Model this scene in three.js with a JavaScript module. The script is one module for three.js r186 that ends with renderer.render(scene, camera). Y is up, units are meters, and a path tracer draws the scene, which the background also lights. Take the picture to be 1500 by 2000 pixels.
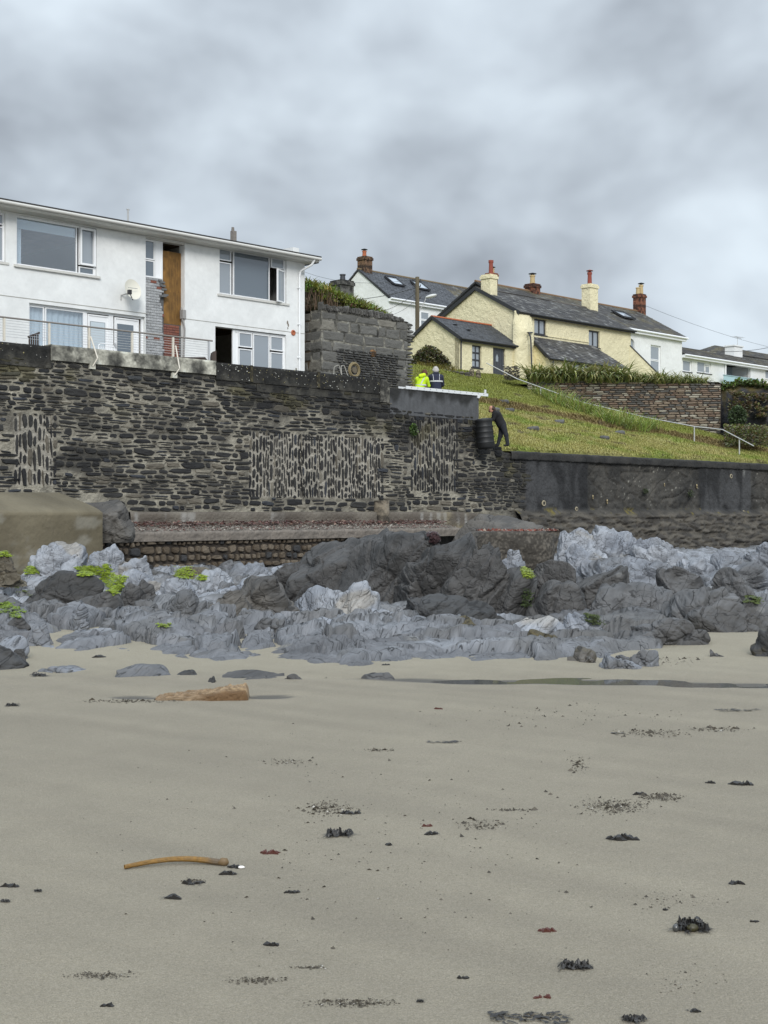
import * as THREE from 'three';
import { MarchingCubes } from 'three/addons/objects/MarchingCubes.js';
import { mergeGeometries, mergeVertices } from 'three/addons/utils/BufferGeometryUtils.js';

// ---------------------------------------------------------------- camera, sky, sun, exposure
const scene = new THREE.Scene();
const EYE = 1.6, F = 2600;                       // eye height in metres; focal length in units of 1/2000 of the picture height
const camera = new THREE.PerspectiveCamera(2 * Math.atan(1000 / F) * 180 / Math.PI, 0.75, 0.1, 6000);
camera.position.set(0, EYE, 0);
camera.lookAt(0, EYE, -10);
scene.add(camera);
const renderer = new THREE.WebGLRenderer({ antialias: true });
renderer.toneMapping = THREE.LinearToneMapping;
renderer.toneMappingExposure = 1.55;
renderer.shadowMap.enabled = true;
const sun = new THREE.DirectionalLight(new THREE.Color().setRGB(1, 0.97, 0.92), 1.5);
sun.position.set(14, 45, 30);
sun.target.position.set(4, 0, -45);
sun.shadow.radius = 40;
sun.castShadow = true;
Object.assign(sun.shadow.camera, { left: -60, right: 60, top: 60, bottom: -60, near: 1, far: 260 });
sun.shadow.mapSize.set(2048, 2048);
scene.add(sun, sun.target);

// ---------------------------------------------------------------- numbers and noise
function rng(seed) { let a = seed >>> 0; return () => { a = (a + 0x6D2B79F5) >>> 0; let t = a; t = Math.imul(t ^ (t >>> 15), t | 1); t ^= t + Math.imul(t ^ (t >>> 7), t | 61); return ((t ^ (t >>> 14)) >>> 0) / 4294967296; }; }
const PERM = new Uint8Array(512); { const r = rng(77), p = [...Array(256).keys()]; for (let i = 255; i > 0; i--) { const j = Math.floor(r() * (i + 1)); [p[i], p[j]] = [p[j], p[i]]; } for (let i = 0; i < 512; i++) PERM[i] = p[i & 255]; }
const GX = [1, -1, 1, -1, 1, -1, 1, -1, 0, 0, 0, 0, 1, -1, 0, 0], GY = [1, 1, -1, -1, 0, 0, 0, 0, 1, -1, 1, -1, 1, 1, -1, -1], GZ = [0, 0, 0, 0, 1, 1, -1, -1, 1, 1, -1, -1, 0, 0, 1, -1];
function grd(h, x, y, z) { h &= 15; return GX[h] * x + GY[h] * y + GZ[h] * z; }
function n3(x, y, z) {
  const X = Math.floor(x), Y = Math.floor(y), Z = Math.floor(z); x -= X; y -= Y; z -= Z;
  const u = x * x * x * (x * (x * 6 - 15) + 10), v = y * y * y * (y * (y * 6 - 15) + 10), w = z * z * z * (z * (z * 6 - 15) + 10);
  const x0 = X & 255, y0 = Y & 255, z0 = Z & 255, A = PERM[x0] + y0, B = PERM[x0 + 1] + y0, AA = PERM[A & 255] + z0, AB = PERM[(A + 1) & 255] + z0, BA = PERM[B & 255] + z0, BB = PERM[(B + 1) & 255] + z0;
  const l = (a, b, t) => a + t * (b - a);
  return l(l(l(grd(PERM[AA & 511], x, y, z), grd(PERM[BA & 511], x - 1, y, z), u), l(grd(PERM[AB & 511], x, y - 1, z), grd(PERM[BB & 511], x - 1, y - 1, z), u), v),
    l(l(grd(PERM[(AA + 1) & 511], x, y, z - 1), grd(PERM[(BA + 1) & 511], x - 1, y, z - 1), u), l(grd(PERM[(AB + 1) & 511], x, y - 1, z - 1), grd(PERM[(BB + 1) & 511], x - 1, y - 1, z - 1), u), v), w);
}
function fbm(x, y, z, o = 4) { let s = 0, a = 0.5, f = 1; for (let i = 0; i < o; i++) { s += a * n3(x * f, y * f, z * f); a *= 0.5; f *= 2.03; } return s; }
const ridge = (x, y, z) => 1 - Math.abs(n3(x, y, z)) * 2;
const clamp = (v, a = 0, b = 1) => Math.min(b, Math.max(a, v));
const hsh = (i, j, k) => { let h = Math.imul(i, 374761393) ^ Math.imul(j, 668265263) ^ Math.imul(k, 1274126177); h = Math.imul(h ^ (h >>> 13), 1274126177); return ((h ^ (h >>> 16)) >>> 0) / 4294967296; };
function cells(x, y, k) { const X = Math.floor(x), Y = Math.floor(y); let f1 = 9, f2 = 9, id = 0, ux = 0, uy = 0, q = 0; for (let j = -1; j < 2; j++) for (let i = -1; i < 2; i++) { const vx = X + i + hsh(X + i, Y + j, k) - x, vy = Y + j + hsh(X + i, Y + j, k + 7) - y, d = Math.hypot(vx, vy); if (d < f1) { f2 = f1; f1 = d; id = hsh(X + i, Y + j, k + 13); ux = vx; uy = vy; q = hsh(X + i, Y + j, k + 17); } else if (d < f2) f2 = d; } return [f1, f2, id, ux * (q - 0.5) + uy * ((q * 7) % 1 - 0.5)]; } // nearest and second nearest of scattered points
const sst = (a, b, v) => { const t = clamp((v - a) / (b - a)); return t * t * (3 - 2 * t); };
const lerp = (a, b, t) => a + (b - a) * t;
const mix3 = (a, b, t) => [lerp(a[0], b[0], t), lerp(a[1], b[1], t), lerp(a[2], b[2], t)];
const pl = (pts, x) => { if (x <= pts[0][0]) return pts[0][1]; for (let i = 1; i < pts.length; i++) if (x <= pts[i][0]) return lerp(pts[i - 1][1], pts[i][1], (x - pts[i - 1][0]) / (pts[i][0] - pts[i - 1][0])); return pts[pts.length - 1][1]; };
// a direction of the photograph (1500 x 2000) followed for d metres of depth
const P = (px, py, d) => new THREE.Vector3((px - 750) / F * d, EYE + (1000 - py) / F * d, -d);

// ---------------------------------------------------------------- overcast sky
{
  // the larger cloud masses over the village: thin bright gaps (+) and thick dark bellies (-)
  const MASSES = [[90, 130, 240, -0.22], [440, 120, 150, -0.16], [640, 210, 170, 0.1], [930, 70, 200, 0.12], [1010, 230, 150, 0.14], [810, 330, 130, -0.16], [1330, 120, 240, -0.06], [1490, 510, 230, 0.55], [1150, 470, 150, -0.08]];
  const W = 2048, H = 1024, data = new Float32Array(W * H * 4);
  for (let j = 0; j < H; j++) {
    const el = ((j + 0.5) / H - 0.5) * Math.PI, sy = Math.sin(el), ce = Math.cos(el);
    for (let i = 0; i < W; i++) {
      const az = ((i + 0.5) / W - 0.5) * 2 * Math.PI, dx = Math.cos(az) * ce, dz = Math.sin(az) * ce, k = (j * W + i) * 4;
      const y = Math.max(sy, 0.0), q = 1 / (y * 0.7 + 0.55), cx = dx * q * 2.6, cz = dz * q * 2.6, cy = sy * 3.7;
      const wx = fbm(cx * 0.8 + 9.1, cy * 0.8, cz * 0.8 + 3.3, 3) * 0.9, wy = fbm(cx * 0.8, cy * 0.8 + 4.7, cz * 0.8 + 8.1, 3) * 0.9;
      const big = fbm(cx * 0.9 + wx, cy * 0.9 + wy, cz * 0.9 + 1.7, 5), fine = fbm(cx * 3.0 + wx * 1.2, cy * 2.8 + wy * 1.6, cz * 3.0 + 5.2, 6);
      let c = 0.46 + big * 0.7 + fine * 0.7;                         // thin (bright) to thick (dark) cloud
      for (const [bx, by, br, ba] of MASSES) { const u = F * dx / -dz, w = F * sy / -dz / Math.max(ce, 0.2) * ce; if (dz < 0) { const e = ((u - (bx - 750)) / br) ** 2 + ((w - (1000 - by)) / (br * 0.6)) ** 2; c += ba * Math.exp(-e * (1 + 0.8 * fine + 0.8 * big)); } }
      c = clamp(c);
      let L = lerp(0.265, 0.60, c);
      L *= lerp(0.93, 2.25, sst(0.25, 1, y));                       // an overcast sky is brightest overhead
      L *= 1 + 0.5 * clamp((dz * 0.9 + dx * 0.3)) * (1 - 0.4 * y);  // and towards the veiled sun
      const blue = lerp(1.17, 1.12, c);
      let r = L * 0.905, g = L * 1.022, b = L * blue;
      if (sy < 0) { const t = sst(0, -0.1, sy); r = lerp(r, 0.16, t); g = lerp(g, 0.18, t); b = lerp(b, 0.19, t); }
      data[k] = r; data[k + 1] = g; data[k + 2] = b; data[k + 3] = 1;
    }
  }
  const t = new THREE.DataTexture(data, W, H, THREE.RGBAFormat, THREE.FloatType);
  t.mapping = THREE.EquirectangularReflectionMapping; t.magFilter = t.minFilter = THREE.LinearFilter; t.wrapS = THREE.RepeatWrapping; t.needsUpdate = true;
  scene.background = t; scene.environment = t;
}

// ---------------------------------------------------------------- textures (colour variation and relief only)
const pgrid = {};
function pn(x, y, per, seed) {                    // periodic value noise
  const key = per + '_' + seed; let g = pgrid[key];
  if (!g) { const r = rng(seed * 131 + per); g = pgrid[key] = new Float32Array(per * per).map(() => r()); }
  const X = Math.floor(x), Y = Math.floor(y); let u = x - X, v = y - Y; u = u * u * (3 - 2 * u); v = v * v * (3 - 2 * v);
  const m = (a) => ((a % per) + per) % per, a = m(X), b = m(X + 1), c = m(Y) * per, d = m(Y + 1) * per;
  return lerp(lerp(g[a + c], g[b + c], u), lerp(g[a + d], g[b + d], u), v);
}
function pf(u, v, per, oct, seed) { let s = 0, a = 0.5, t = 0; for (let i = 0; i < oct; i++) { s += a * pn(u * per, v * per, per, seed + i); t += a; a *= 0.55; per *= 2; } return s / t; }
function tex(n, fn, srgb, rep = 1) {
  const d = new Uint8Array(n * n * 4);
  for (let j = 0; j < n; j++) for (let i = 0; i < n; i++) { const c = fn(i / n, j / n), k = (j * n + i) * 4; for (let q = 0; q < 3; q++) d[k + q] = clamp((c.length ? c[q] : c)) * 255; d[k + 3] = 255; }
  const t = new THREE.DataTexture(d, n, n, THREE.RGBAFormat); t.wrapS = t.wrapT = THREE.RepeatWrapping; t.magFilter = THREE.LinearFilter; t.minFilter = THREE.LinearMipmapLinearFilter; t.generateMipmaps = true;
  if (srgb) t.colorSpace = THREE.SRGBColorSpace; t.repeat.set(rep, rep); t.needsUpdate = true; return t;
}
const rep = (t, r, r2 = r) => { const c = t.clone(); c.repeat.set(r, r2); c.needsUpdate = true; return c; };
const bumpTex = tex(512, (u, v) => pf(u, v, 8, 6, 11), false);
const lumpTex = tex(512, (u, v) => 0.65 * pf(u + 0.02 * pf(u, v, 8, 2, 3), v * 1.0, 10, 3, 21) + 0.35 * pf(u, v, 40, 3, 25), false);
const grainTex = tex(512, (u, v) => 0.5 * pn(u * 256, v * 256, 256, 5) + 0.5 * pf(u, v, 32, 3, 6), false);
const stainTex = tex(512, (u, v) => { const s = pf(u, v, 5, 6, 31), t = pf(u, v, 24, 4, 37); return 0.91 + 0.09 * s + 0.05 * (t - 0.5); }, true);
const blotchTex = tex(512, (u, v) => { const s = pf(u, v, 4, 7, 41), t = pf(u, v, 40, 4, 47), w = pf(u, v, 9, 5, 43); const b = 0.45 + 0.55 * sst(0.3, 0.66, s) + 0.35 * (t - 0.5) - 0.16 * sst(0.55, 0.7, w); return [b, b * 0.985, b * 0.95]; }, true);
const sandTex = tex(1024, (u, v) => { const a = pn(u * 512, v * 512, 512, 61), c = pn(u * 256 + 0.3, v * 256, 256, 62), s = pf(u, v, 6, 6, 63); const dark = a > 0.93 ? 0.25 : 0, b = 0.90 + 0.14 * (a - 0.5) + 0.12 * (c - 0.5) + 0.05 * (s - 0.5) - dark; return [b, b * 0.995, b * (0.985 + 0.03 * (c - 0.5))]; }, true);
const sandBump = tex(1024, (u, v) => 0.35 * pn(u * 512, v * 512, 512, 71) + 0.25 * pn(u * 128, v * 128, 128, 72) + 0.4 * pf(u, v, 16, 4, 73), false);
const crackTex = tex(512, (u, v) => { const w = 0.05 * pf(u, v, 6, 3, 101), a = Math.abs(pf(u + w, v * 1.0 + w, 7, 4, 103) - 0.5) * 2, c = Math.abs(pf(u, v + w, 13, 3, 107) - 0.5) * 2; return 0.25 + 0.3 * pf(u, v, 10, 6, 109) + 0.3 * Math.min(1, a * 5) + 0.15 * Math.min(1, c * 6); }, false);
function pf2(u, v, pu, pv, oct, seed) { let s = 0, a = 0.5, t = 0; for (let i = 0; i < oct; i++) { const key = 'q' + pu + '_' + pv + '_' + (seed + i); let g = pgrid[key]; if (!g) { const r = rng((seed + i) * 977 + pu * 31 + pv); g = pgrid[key] = new Float32Array(pu * pv).map(() => r()); } const x = u * pu, y = v * pv, X = Math.floor(x), Y = Math.floor(y); let p = x - X, q = y - Y; p = p * p * (3 - 2 * p); q = q * q * (3 - 2 * q); const m = (k, n) => ((k % n) + n) % n, x0 = m(X, pu), x1 = m(X + 1, pu), y0 = m(Y, pv) * pu, y1 = m(Y + 1, pv) * pu; s += a * lerp(lerp(g[x0 + y0], g[x1 + y0], p), lerp(g[x0 + y1], g[x1 + y1], p), q); t += a; a *= 0.5; pu *= 2; pv *= 2; } return s / t; }
const seamTex = tex(1024, (u, v) => { // slate: long dark seams, cross joints and mottling
  const U = u + v, w = 0.09 * (pf(u, v, 5, 4, 201) - 0.5), w2 = 0.03 * (pf(u, v, 16, 3, 203) - 0.5), A = pf2(U + w2, v + w + w2, 3, 13, 3, 205), C = pf2(U + w, v + w + w2, 4, 9, 2, 211), D = pf2(u + w * 1.4, v + w2, 8, 3, 2, 217), msk = sst(0.42, 0.58, pf(u, v, 5, 3, 219));
  const l1 = sst(0.018, 0.005, Math.abs(A - 0.5)), l2 = sst(0.014, 0.004, Math.abs(C - 0.46)) * msk, l3 = sst(0.012, 0.002, Math.abs(D - 0.52)) * (1 - msk), line = Math.max(l1 * (0.35 + 0.65 * pf(u, v, 9, 2, 223)), l2, l3), m = 0.86 + 0.2 * (pf(u, v, 12, 6, 225) - 0.5) + 0.14 * (pf2(U, v, 4, 40, 3, 227) - 0.5);
  const b = m * (1.05 - 0.6 * line); return [b, b, b * 1.005]; }, true);
const woodTex = tex(512, (u, v) => { const g = pf(u * 1.0, v * 0.12, 32, 4, 81), k = pf(u, v, 6, 3, 83); const b = 0.72 + 0.3 * (g - 0.5) + 0.25 * (k - 0.5); return [b, b * 0.96, b * 0.85]; }, true);
const rustTex = tex(512, (u, v) => { const s = pf(u, v, 6, 6, 91), m = sst(0.5, 0.62, s); return mix3([0.62, 0.62, 0.64], [0.86, 0.7, 0.42], m); }, true);

// ---------------------------------------------------------------- materials
const lin = (r, g, b) => new THREE.Color().setRGB(r, g, b);
function mat(c, o = {}) { const m = new THREE.MeshStandardMaterial({ color: lin(...c), roughness: 0.85, metalness: 0, ...o }); return m; }
const M = {
  white: mat([0.80, 0.81, 0.80], { map: rep(stainTex, 0.35), bumpMap: rep(bumpTex, 1.2), bumpScale: 0.005 }),
  whiteFar: mat([0.80, 0.81, 0.80], { map: rep(stainTex, 0.25), bumpMap: rep(bumpTex, 0.8), bumpScale: 0.015 }),
  yellow: mat([0.76, 0.69, 0.46], { map: rep(stainTex, 0.3), bumpMap: rep(lumpTex, 0.42), bumpScale: 0.075 }),
  upvc: mat([0.82, 0.83, 0.84], { roughness: 0.35 }),
  upvcTrim: mat([0.62, 0.61, 0.57], { roughness: 0.5, map: rep(stainTex, 0.7) }),
  soffit: mat([0.55, 0.54, 0.50], { roughness: 0.7 }),
  glass: new THREE.MeshPhysicalMaterial({ color: lin(0.10, 0.125, 0.15), roughness: 0.04, ior: 2.1, specularIntensity: 1 }),
  glassPale: new THREE.MeshPhysicalMaterial({ color: lin(0.26, 0.29, 0.32), roughness: 0.04, ior: 1.9 }),
  clear: new THREE.MeshPhysicalMaterial({ color: lin(0.86, 0.9, 0.93), roughness: 0.02, transmission: 1, thickness: 0, ior: 2.3, side: THREE.DoubleSide }),
  curtain: mat([0.74, 0.78, 0.8], { roughness: 0.95, side: THREE.DoubleSide }),
  blackPlastic: mat([0.02, 0.02, 0.021], { roughness: 0.5 }),
  felt: mat([0.035, 0.034, 0.033], { roughness: 0.9 }),
  trim: mat([0.022, 0.023, 0.026], { roughness: 0.55 }),
  door: mat([0.05, 0.055, 0.068], { roughness: 0.5 }),
  frameGrey: mat([0.035, 0.038, 0.046], { roughness: 0.5 }),
  ply: mat([0.36, 0.20, 0.06], { map: rep(woodTex, 0.9), roughness: 0.8 }),
  terracotta: mat([0.42, 0.13, 0.06], { roughness: 0.8, map: rep(stainTex, 2) }),
  cream: mat([0.58, 0.5, 0.34], { roughness: 0.8, map: rep(stainTex, 1.3) }),
  steel: mat([0.6, 0.6, 0.6], { roughness: 0.35, metalness: 0.7 }),
  galv: mat([0.42, 0.42, 0.41], { roughness: 0.5, metalness: 0.3 }),
  rail: mat([0.2, 0.18, 0.16], { roughness: 0.4 }),
  postCream: mat([0.68, 0.63, 0.54], { roughness: 0.5, map: rep(stainTex, 2) }),
  concWhite: mat([0.52, 0.52, 0.47], { map: rep(blotchTex, 0.33), bumpMap: rep(bumpTex, 1), bumpScale: 0.02 }),
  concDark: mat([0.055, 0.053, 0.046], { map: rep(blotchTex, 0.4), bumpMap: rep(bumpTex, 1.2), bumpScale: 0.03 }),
  concTan: mat([0.31, 0.27, 0.19], { map: rep(blotchTex, 0.22), bumpMap: rep(bumpTex, 0.8), bumpScale: 0.03 }),
  pole: mat([0.22, 0.2, 0.17], { map: rep(woodTex, 1), roughness: 0.9 }),
  wire: mat([0.05, 0.05, 0.055], { roughness: 0.7 }),
  darkWood: mat([0.05, 0.034, 0.026], { roughness: 0.7 }),
  vc: mat([1, 1, 1], { vertexColors: true, roughness: 0.88 }),
  vcStone: mat([1, 1, 1], { vertexColors: true, roughness: 0.95, bumpMap: rep(bumpTex, 1.3), bumpScale: 0.03, map: rep(stainTex, 1.1) }),
  vcRock: mat([1, 1, 1], { vertexColors: true, roughness: 0.75, bumpMap: rep(crackTex, 0.6), bumpScale: 0.04, map: rep(seamTex, 0.5) }),
  vcPale: mat([1, 1, 1], { vertexColors: true, roughness: 0.75, bumpMap: rep(crackTex, 0.8), bumpScale: 0.04, map: rep(seamTex, 0.8) }),
  vcShelf: mat([1, 1, 1], { vertexColors: true, roughness: 0.7, bumpMap: rep(crackTex, 0.9), bumpScale: 0.03, map: rep(seamTex, 0.85) }),
  vcWall: mat([1, 1, 1], { vertexColors: true, roughness: 0.9, bumpMap: rep(bumpTex, 0.45), bumpScale: 0.12 }),
  vcConc: mat([1, 1, 1], { vertexColors: true, roughness: 0.92, bumpMap: rep(bumpTex, 0.4), bumpScale: 0.05, map: rep(stainTex, 0.5) }),
  vcMortar: mat([1, 1, 1], { vertexColors: true, roughness: 0.92, bumpMap: rep(bumpTex, 2.2), bumpScale: 0.04, map: rep(stainTex, 0.9) }),
  vcLeaf: new THREE.MeshPhysicalMaterial({ vertexColors: true, roughness: 0.9, transmission: 0.35, thickness: 0, side: THREE.DoubleSide }),
  vcSlate: mat([1, 1, 1], { vertexColors: true, roughness: 0.6 }),
  vcCloth: mat([1, 1, 1], { vertexColors: true, roughness: 0.9 }),
  weed: mat([0.016, 0.014, 0.012], { roughness: 0.4, side: THREE.DoubleSide }),
  weedRed: mat([0.07, 0.018, 0.011], { roughness: 0.45, side: THREE.DoubleSide }),
  bin: mat([0.007, 0.0075, 0.008], { roughness: 0.55 }),
};

// ---------------------------------------------------------------- naming and building helpers
const used = new Map();
function numbered(n) { const k = used.get(n) ?? 0; used.set(n, k + 1); return k ? n + '_' + String(k).padStart(3, '0') : n; }
function tag(o, label, category, group) { o.userData = { ...o.userData, label, category }; if (group) o.userData.group = group; return o; }
function thing(name, label, category, pos = [0, 0, 0], turn = 0, group) { const o = new THREE.Group(); o.name = numbered(name); o.position.set(...pos); o.rotation.y = turn; scene.add(o); return tag(o, label, category, group); }
function mesh(name, geo, m, parent = scene, kind) { const o = new THREE.Mesh(geo, m); o.name = parent === scene ? numbered(name) : name; o.castShadow = o.receiveShadow = true; parent.add(o); if (kind) o.userData.kind = kind; return o; }
class MB {                                        // collects boxes, bars, tubes and polygons for ONE mesh
  constructor() { this.p = []; this.n = []; this.u = []; this.c = []; this.col = [1, 1, 1]; }
  tri(a, b, c, ua, ub, uc) {
    const x1 = b[0] - a[0], y1 = b[1] - a[1], z1 = b[2] - a[2], x2 = c[0] - a[0], y2 = c[1] - a[1], z2 = c[2] - a[2];
    let nx = y1 * z2 - z1 * y2, ny = z1 * x2 - x1 * z2, nz = x1 * y2 - y1 * x2; const l = Math.hypot(nx, ny, nz) || 1; nx /= l; ny /= l; nz /= l;
    const uv = (q) => Math.abs(nz) > 0.7 ? [q[0], q[1]] : Math.abs(nx) > 0.7 ? [q[2], q[1]] : Math.abs(ny) > 0.75 ? [q[0], q[2]] : [q[0] + q[2] * 0.3, q[1] + q[2] * 0.5];
    for (const [q, w] of [[a, ua], [b, ub], [c, uc]]) { this.p.push(q[0], q[1], q[2]); this.n.push(nx, ny, nz); const t = w ?? uv(q); this.u.push(t[0], t[1]); this.c.push(...this.col); }
    return this;
  }
  quad(a, b, c, d) { this.tri(a, b, c); return this.tri(a, c, d); }
  box(x0, y0, z0, x1, y1, z1) {
    const v = (i) => [i & 1 ? x1 : x0, i & 2 ? y1 : y0, i & 4 ? z1 : z0];
    for (const f of [[4, 5, 7, 6], [1, 0, 2, 3], [5, 1, 3, 7], [0, 4, 6, 2], [6, 7, 3, 2], [0, 1, 5, 4]]) this.quad(...f.map(v));
    return this;
  }
  bar(a, b, w, h) {                               // a straight bar of section w x h between two points
    const A = new THREE.Vector3(...a), B = new THREE.Vector3(...b), g = new THREE.BoxGeometry(w, h, A.distanceTo(B));
    return this.geo(g, new THREE.Matrix4().lookAt(B, A, Math.abs(B.clone().sub(A).normalize().y) > 0.98 ? new THREE.Vector3(1, 0, 0) : new THREE.Vector3(0, 1, 0)).setPosition(A.add(B).multiplyScalar(0.5)));
  }
  tube(pts, r, seg = 8, rs = 6, close = false) { const c = new THREE.CatmullRomCurve3(pts.map((q) => q.isVector3 ? q : new THREE.Vector3(...q)), close, 'catmullrom', 0.15); return this.geo(new THREE.TubeGeometry(c, Math.max(1, seg), r, rs, close)); }
  rod(a, b, r, rs = 8, r2 = r) {
    const A = new THREE.Vector3(...a), B = new THREE.Vector3(...b), h = A.distanceTo(B), q = new THREE.Quaternion().setFromUnitVectors(new THREE.Vector3(0, 1, 0), B.clone().sub(A).normalize());
    return this.geo(new THREE.CylinderGeometry(r2, r, h, rs), new THREE.Matrix4().compose(A.add(B).multiplyScalar(0.5), q, new THREE.Vector3(1, 1, 1)));
  }
  lathe(pts, x, y, z, seg = 16) { return this.geo(new THREE.LatheGeometry(pts.map((q) => new THREE.Vector2(...q)), seg), new THREE.Matrix4().setPosition(x, y, z)); }
  geo(g, m) {
    if (g.index) g = g.toNonIndexed(); if (m) g.applyMatrix4(m);
    const a = g.attributes; for (let i = 0; i < a.position.count; i++) { this.p.push(a.position.getX(i), a.position.getY(i), a.position.getZ(i)); this.n.push(a.normal.getX(i), a.normal.getY(i), a.normal.getZ(i)); a.uv ? this.u.push(a.uv.getX(i), a.uv.getY(i)) : this.u.push(0, 0); a.color ? this.c.push(a.color.getX(i), a.color.getY(i), a.color.getZ(i)) : this.c.push(...this.col); }
    return this;
  }
  poly(pts, z0, z1, holes = []) {                 // a flat outline in x,y with thickness from z0 to z1
    const s = new THREE.Shape(pts.map((q) => new THREE.Vector2(...q))); for (const h of holes) s.holes.push(new THREE.Path(h.map((q) => new THREE.Vector2(...q))));
    return this.geo(new THREE.ExtrudeGeometry(s, { depth: z1 - z0, bevelEnabled: false }), new THREE.Matrix4().setPosition(0, 0, z0));
  }
  get geometry() { const g = new THREE.BufferGeometry(); g.setAttribute('position', new THREE.Float32BufferAttribute(this.p, 3)); g.setAttribute('normal', new THREE.Float32BufferAttribute(this.n, 3)); g.setAttribute('uv', new THREE.Float32BufferAttribute(this.u, 2)); g.setAttribute('color', new THREE.Float32BufferAttribute(this.c, 3)); return g; }
  build(name, m, parent = scene, kind) { return mesh(name, this.geometry, m, parent, kind); }
}
const rect = (x0, y0, x1, y1) => [[x0, y0], [x1, y0], [x1, y1], [x0, y1]];
// where the line of sight of a photograph pixel meets the vertical plane z = z0 of a frame turned by th about the upright axis through (ox, oz)
function hitter(th, ox, oz) {
  const c = Math.cos(th), s = Math.sin(th);
  const f = (px, py, z0 = 0) => { const rx = (px - 750) / F, ry = (1000 - py) / F, t = (z0 + ox * s + oz * c) / (rx * s - c), x = rx * t - ox, z = -t - oz; return [x * c - z * s, EYE + ry * t, z0]; };
  f.world = (lx, y, lz) => new THREE.Vector3(ox + lx * c + lz * s, y, oz - lx * s + lz * c);
  f.local = (v) => { const x = v.x - ox, z = v.z - oz; return [x * c - z * s, v.y, x * s + z * c]; };
  f.depth = (px, z0 = 0) => (z0 + ox * s + oz * c) / ((px - 750) / F * s - c);
  f.pos = [ox, 0, oz]; f.turn = th; return f;
}
function grid(nu, nv, fn, name, m, parent, kind) { // a surface patch: fn(u, v) -> { p: [x, y, z], c: [r, g, b], uv }
  const p = new Float32Array((nu + 1) * (nv + 1) * 3), c = new Float32Array(p.length), t = new Float32Array((nu + 1) * (nv + 1) * 2), id = [];
  for (let j = 0; j <= nv; j++) for (let i = 0; i <= nu; i++) { const k = j * (nu + 1) + i, r = fn(i / nu, j / nv); p.set(r.p, k * 3); c.set(r.c ?? [1, 1, 1], k * 3); t.set(r.uv ?? [r.p[0], r.p[1]], k * 2); }
  for (let j = 0; j < nv; j++) for (let i = 0; i < nu; i++) { const a = j * (nu + 1) + i, b = a + 1, d = a + nu + 1, e = d + 1; id.push(a, b, e, a, e, d); }
  const g = new THREE.BufferGeometry(); g.setAttribute('position', new THREE.BufferAttribute(p, 3)); g.setAttribute('color', new THREE.BufferAttribute(c, 3)); g.setAttribute('uv', new THREE.BufferAttribute(t, 2)); g.setIndex(id); g.computeVertexNormals();
  return mesh(name, g, m, parent, kind);
}

// ================================================================ GROUND: beach, sea, rock field, hillside
const S = hitter(Math.PI / 4, 0, -47.3);          // frame of the sea wall: x along it (away to the right), z out of its face
const K = hitter(Math.PI / 4, 4.41, -78);         // frame of the yellow cottage
const axis = (knots) => { const r = []; for (let i = 1; i < knots.length; i++) { const [a, , ] = knots[i - 1], [b, n] = knots[i]; for (let k = 0; k < n; k++) r.push(lerp(a, b, k / n)); } r.push(knots[knots.length - 1][0]); return r; };
function sandY(x, z) {
  const d = -z;
  let y = 0.012 * n3(x * 2.1, 8.3, z * 3.3) * Math.exp(-(((d - 12.6) / 0.8) ** 2)) + 0.007 * n3(x * 0.5, 0.3, z * 0.8) + 0.004 * n3(x * 1.3 + z * 0.4, 4.3, z * 2.6) + 0.0022 * n3(x * 5 + z, 2.3, z * 9);
  const ch = 12.75 - 0.1 * x + 0.15 * n3(x * 0.7, 1, 5);        // the shallow runnel below the rocks
  y -= 0.022 * (0.75 + 0.6 * n3(x * 0.8, 6.1, z * 0.5)) * Math.exp(-(((d - ch) / 0.34) ** 2)) * sst(-1.2, 0.4, x);
  y -= 0.02 * Math.exp(-(((d - 11.55) / 0.12) ** 2)) * (Math.exp(-(((x + 2.15) / 0.3) ** 2)) + Math.exp(-(((x + 1.0) / 0.25) ** 2)));
  y += 0.10 * sst(13.2, 17, d) * (0.6 + 0.5 * n3(x * 0.6, 7, z * 0.6));
  y -= 0.5 * sst(18.5, 22, d);
  if (z > 2) y -= 0.035 * (z - 2);
  return Math.max(y, -6);
}
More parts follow.
